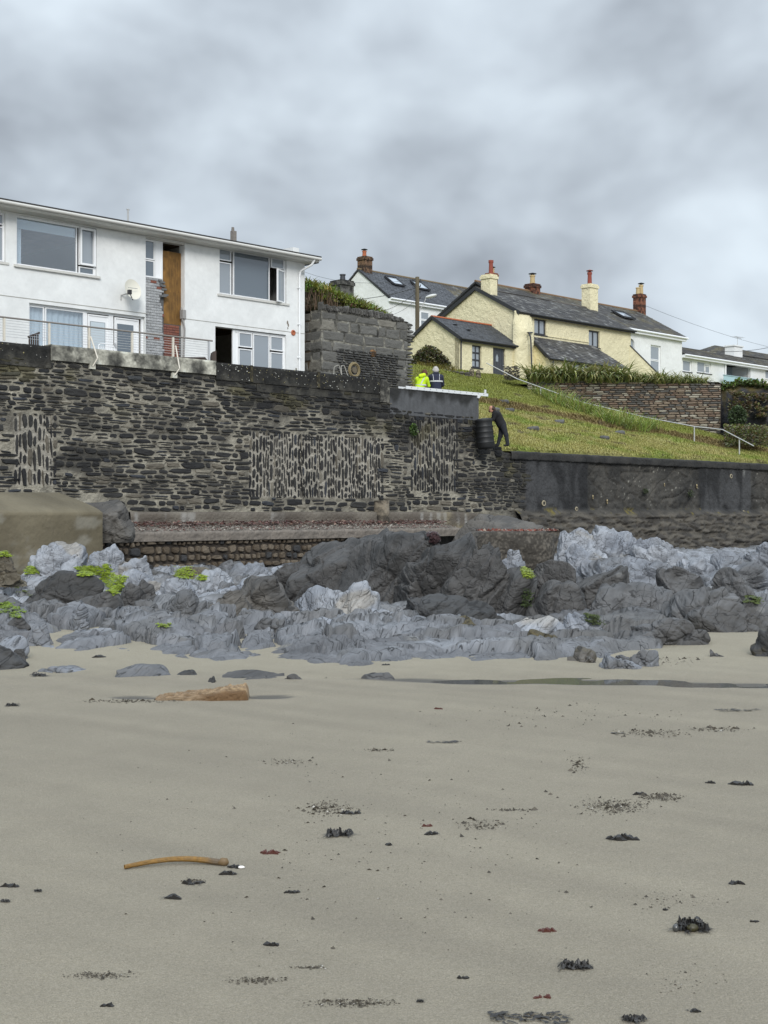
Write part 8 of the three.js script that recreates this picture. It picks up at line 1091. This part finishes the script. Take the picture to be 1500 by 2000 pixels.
function scrapGeo(seed, W, H) { // a crumpled, torn strap: overlapping buckled lobes
  const r = rng(seed), b = new MB(), n = 3 + Math.floor(3 * r());
  for (let k = 0; k < n; k++) { const x0 = (r() - 0.5) * W * 0.6, z0 = (r() - 0.5) * W * 0.12, a = (r() - 0.5) * 1.1 + (r() < 0.5 ? 3.14 : 0), L = W * (0.3 + 0.35 * r()), w = W * (0.04 + 0.07 * r()), m = 7; let pa, pb; for (let i = 0; i <= m; i++) { const t = i / m, q = 0.6 + 0.7 * r(), y = 0.003 + H * (0.25 + 1.1 * r()) * Math.sin(t * Math.PI), ww = w * Math.sin(0.25 + t * 2.7) * (0.6 + 0.8 * r()), x = x0 + Math.cos(a) * (t - 0.5) * L, z = z0 + Math.sin(a) * (t - 0.5) * L, A = [x - Math.sin(a) * ww, y * (0.3 + 0.9 * r()), z + ww], C = [x + Math.sin(a) * ww, y, z - ww]; b.col = [q, q, q]; if (i) { b.quad(pa, pb, C, A); b.quad([pa[0], -0.01, pa[2]], [A[0], -0.01, A[2]], A, pa); } pa = A; pb = C; } }
  for (let i = 0; i < 3; i++) ribbon(b, [(r() - 0.5) * W * 0.5, H * 0.4, 0], r() * 6.28, W * 0.3, W * 0.025, 0.5, 1, r, 4); return b.geometry; }
const weedPieces = [
  [660, 1632, 84, 't', 'dark', 'dark branched seaweed tuft with a long stem, in the middle of the sand'], [1350, 1816, 90, 'T', 'dark', 'big tangled dark seaweed clump with a round bladder'], [1122, 1890, 104, 't', 'dark', 'dark feathery seaweed tuft with a flat trailing stem'],
  [74, 1742, 26, 't', 'dark', 'small upright dark seaweed tuft left of the kelp stalk'], [10, 1762, 30, 't', 'dark', 'seaweed sprig cut by the left edge of the frame'], [527, 1667, 36, 's', 'red', 'small dark red seaweed scrap above the kelp stalk end'], [1223, 1640, 66, 's', 'dark', 'flat dark seaweed strap with two humps'],
  [1238, 1994, 76, 't', 'dark', 'ragged grey-black seaweed at the very bottom edge'], [821, 1958, 24, 't', 'dark', 'star-shaped dark seaweed tuft near the bottom'], [1061, 1949, 32, 's', 'red', 'small brown seaweed scrap near the bottom, right of the star-shaped tuft'], [906, 1911, 22, 's', 'dark', 'tiny black seaweed scrap left of the feathery tuft'],
  [1069, 1819, 32, 's', 'red', 'curled red-brown seaweed strip above the feathery tuft'], [210, 1966, 26, 's', 'dark', 'little diagonal weed scrap near the bottom left'], [459, 1695, 32, 's', 'dark', 'dark weed scrap with a white shell at the end of the kelp stalk'], [76, 1321, 52, 't', 'dark', 'dry dark weed strand on the upper sand at the left'],
  [24, 1379, 40, 't', 'dark', 'thin dark weed sprig at the left edge below the strand'], [856, 1385, 14, 's', 'red', 'tiny red-brown scrap alone on the upper sand'], [1438, 1388, 88, 'h', 'dark', 'flat dark heap of weed on the upper sand at the right'], [831, 1614, 20, 's', 'red', 'bright red-brown weed fragment right of the branched tuft'],
  [846, 1630, 30, 's', 'dark', 'grey-brown weed scrap just below the red fragment'], [1250, 1552, 24, 's', 'dark', 'dark weed knot above the sand smear at the right'], [1206, 1433, 26, 'h', 'dark', 'small dark weed pile on the upper right sand'], [1390, 1530, 20, 's', 'dark', 'dark weed scrap right of the knot'], [1452, 1533, 40, 's', 'dark', 'long thin weed scrap near the right edge'],
  [686, 1589, 36, 's', 'dark', 'flat muddy weed scrap above the branched tuft'], [379, 1727, 44, 's', 'dark', 'grey flat weed scrap under the kelp stalk'], [325, 1755, 44, 's', 'dark', 'thin flat weed scrap below left of the kelp stalk'], [452, 1708, 32, 's', 'dark', 'pale muddy weed scrap under the kelp stalk tip'], [570, 1744, 24, 's', 'dark', 'faint weed scrap right of the kelp stalk'], [24, 1732, 34, 's', 'dark', 'flat brown weed scrap at the left edge'],
  [860, 1450, 60, 'h', 'dark', 'long flat weed streak on the middle upper sand'], [1137, 1660, 1, 's', 'dark', ''], [1440, 1727, 30, 's', 'dark', 'small grey weed curl near the right edge'], [1473, 1801, 16, 's', 'dark', 'tiny weed speck at the right edge beside the big clump'], [530, 1847, 30, 's', 'dark', 'small weed scrap in the lower middle'], [1352, 1976, 26, 's', 'dark', 'weed scrap in the bottom right corner'], [757, 1651, 22, 's', 'dark', 'small flat weed scrap right of the branched tuft'], [1297, 1778, 14, 's', 'dark', 'tiny weed speck left above the big clump'], [1026, 1991, 150, 'h', 'dark', 'long flat weed smear along the bottom edge'], [195, 1284, 28, 's', 'dark', 'dark weed scrap against the rocks at the left'], [755, 1299, 14, 's', 'dark', 'small dark weed scrap at the tip of the front shelf'],
];
for (const [px, py, w, kind, tone, label] of weedPieces) {
  if (!label) continue; const W = w * mPer(py), p = ground(px, py), s = Math.round(px * 3 + py); let g;
  if (kind === 't') g = tuftGeo(s, W, W * 0.2, 46); else if (kind === 'T') { g = tuftGeo(s, W * 1.15, W * 0.3, 90); } else if (kind === 'h') { const r = rng(s), b = new MB(); for (let i = 0; i < 46; i++) { const k = 0.6 + 0.7 * r(); b.col = [k, k, k]; ribbon(b, [(r() - 0.5) * W, 0.006, (r() - 0.5) * W * 0.35], (r() - 0.5) * 1.2, W * 0.16, 0.006, 0.25, 0.6, r, 3); } g = b.geometry; } else g = scrapGeo(s, W * 1.3, W * 0.16);
  const base = thing('seaweed_piece', label, 'seaweed', p.toArray(), 0); mesh('frond', g, tone === 'red' ? M.weedRed : M.weed, base);
  if (kind === 'T') { const r = W * 0.09; mesh('bladder', new THREE.SphereGeometry(r, 16, 12).scale(0.8, 1, 0.8).translate(-W * 0.36, r * 0.8, 0.02), new THREE.MeshPhysicalMaterial({ color: lin(0.05, 0.05, 0.048), roughness: 0.2, clearcoat: 0.6 }), base); mesh('olive_lump', new THREE.SphereGeometry(W * 0.11, 14, 10).scale(1.2, 0.8, 0.9).translate(0, W * 0.08, 0.02), mat([0.035, 0.03, 0.01], { roughness: 0.5 }), base); }
  if (py === 1695) mesh('shell', new THREE.SphereGeometry(0.011, 10, 8).scale(1.5, 0.6, 0.8).translate(W * 0.4, 0.006, 0.012), mat([0.75, 0.73, 0.7], { roughness: 0.4 }), base);
}
{ // crumbs of weed and dark grit, strewn in the drifts the photograph shows
  const r = rng(99), b = new MB(), drifts = [[560, 1490, 150, 26, 70], [640, 1580, 160, 40, 240], [1200, 1575, 190, 44, 420], [1290, 1558, 120, 24, 200], [1270, 1432, 190, 22, 170], [1130, 1495, 60, 50, 70], [740, 1465, 90, 8, 60], [1000, 1582, 130, 8, 60], [940, 1612, 130, 30, 120], [195, 1906, 170, 20, 220], [500, 1915, 160, 20, 180], [690, 1960, 230, 24, 300], [380, 1722, 60, 20, 60], [600, 1890, 100, 8, 70], [1040, 1985, 160, 12, 90], [1300, 1760, 300, 60, 60], [250, 1370, 260, 10, 160], [1400, 1425, 180, 16, 90], [1340, 1905, 260, 120, 60], [750, 1650, 1400, 640, 420], [1100, 1400, 780, 90, 90], [1310, 1290, 200, 30, 60]];
  for (const [px, py, w, h, n] of drifts) for (let i = 0; i < n * 1.7; i++) { const g = () => (r() + r() + r() - 1.5) / 1.5, x = px + g() * w / 2, y = Math.max(1285, py + g() * h / 2); if (y > 2010) continue; const p = ground(x, y), s = (0.9 + 2.2 * r() * r()) * mPer(y) * (r() < 0.1 ? 2.8 : 1), a = r() * 6.28, k = 0.6 + r(); b.col = r() < 0.05 ? [0.4, 0.38, 0.34] : [0.07 * k, 0.061 * k, 0.047 * k]; const ca = Math.cos(a) * s, sa = Math.sin(a) * s * 0.7, y0 = p.y + 0.001; b.tri([p.x - ca, y0, p.z - sa], [p.x + ca, y0, p.z + sa], [p.x - sa * 0.4, y0 + s * 0.7, p.z + ca * 0.4]).tri([p.x - ca, y0, p.z - sa], [p.x + ca, y0, p.z + sa], [p.x + sa, y0 + 0.0015, p.z - ca]); }
  tag(b.build('seaweed_crumbs', M.vc, scene, 'stuff'), 'fine dark weed crumbs and grit strewn over the sand', 'seaweed crumbs');
}
renderer.shadowMap.type = THREE.PCFSoftShadowMap;
renderer.render(scene, camera);
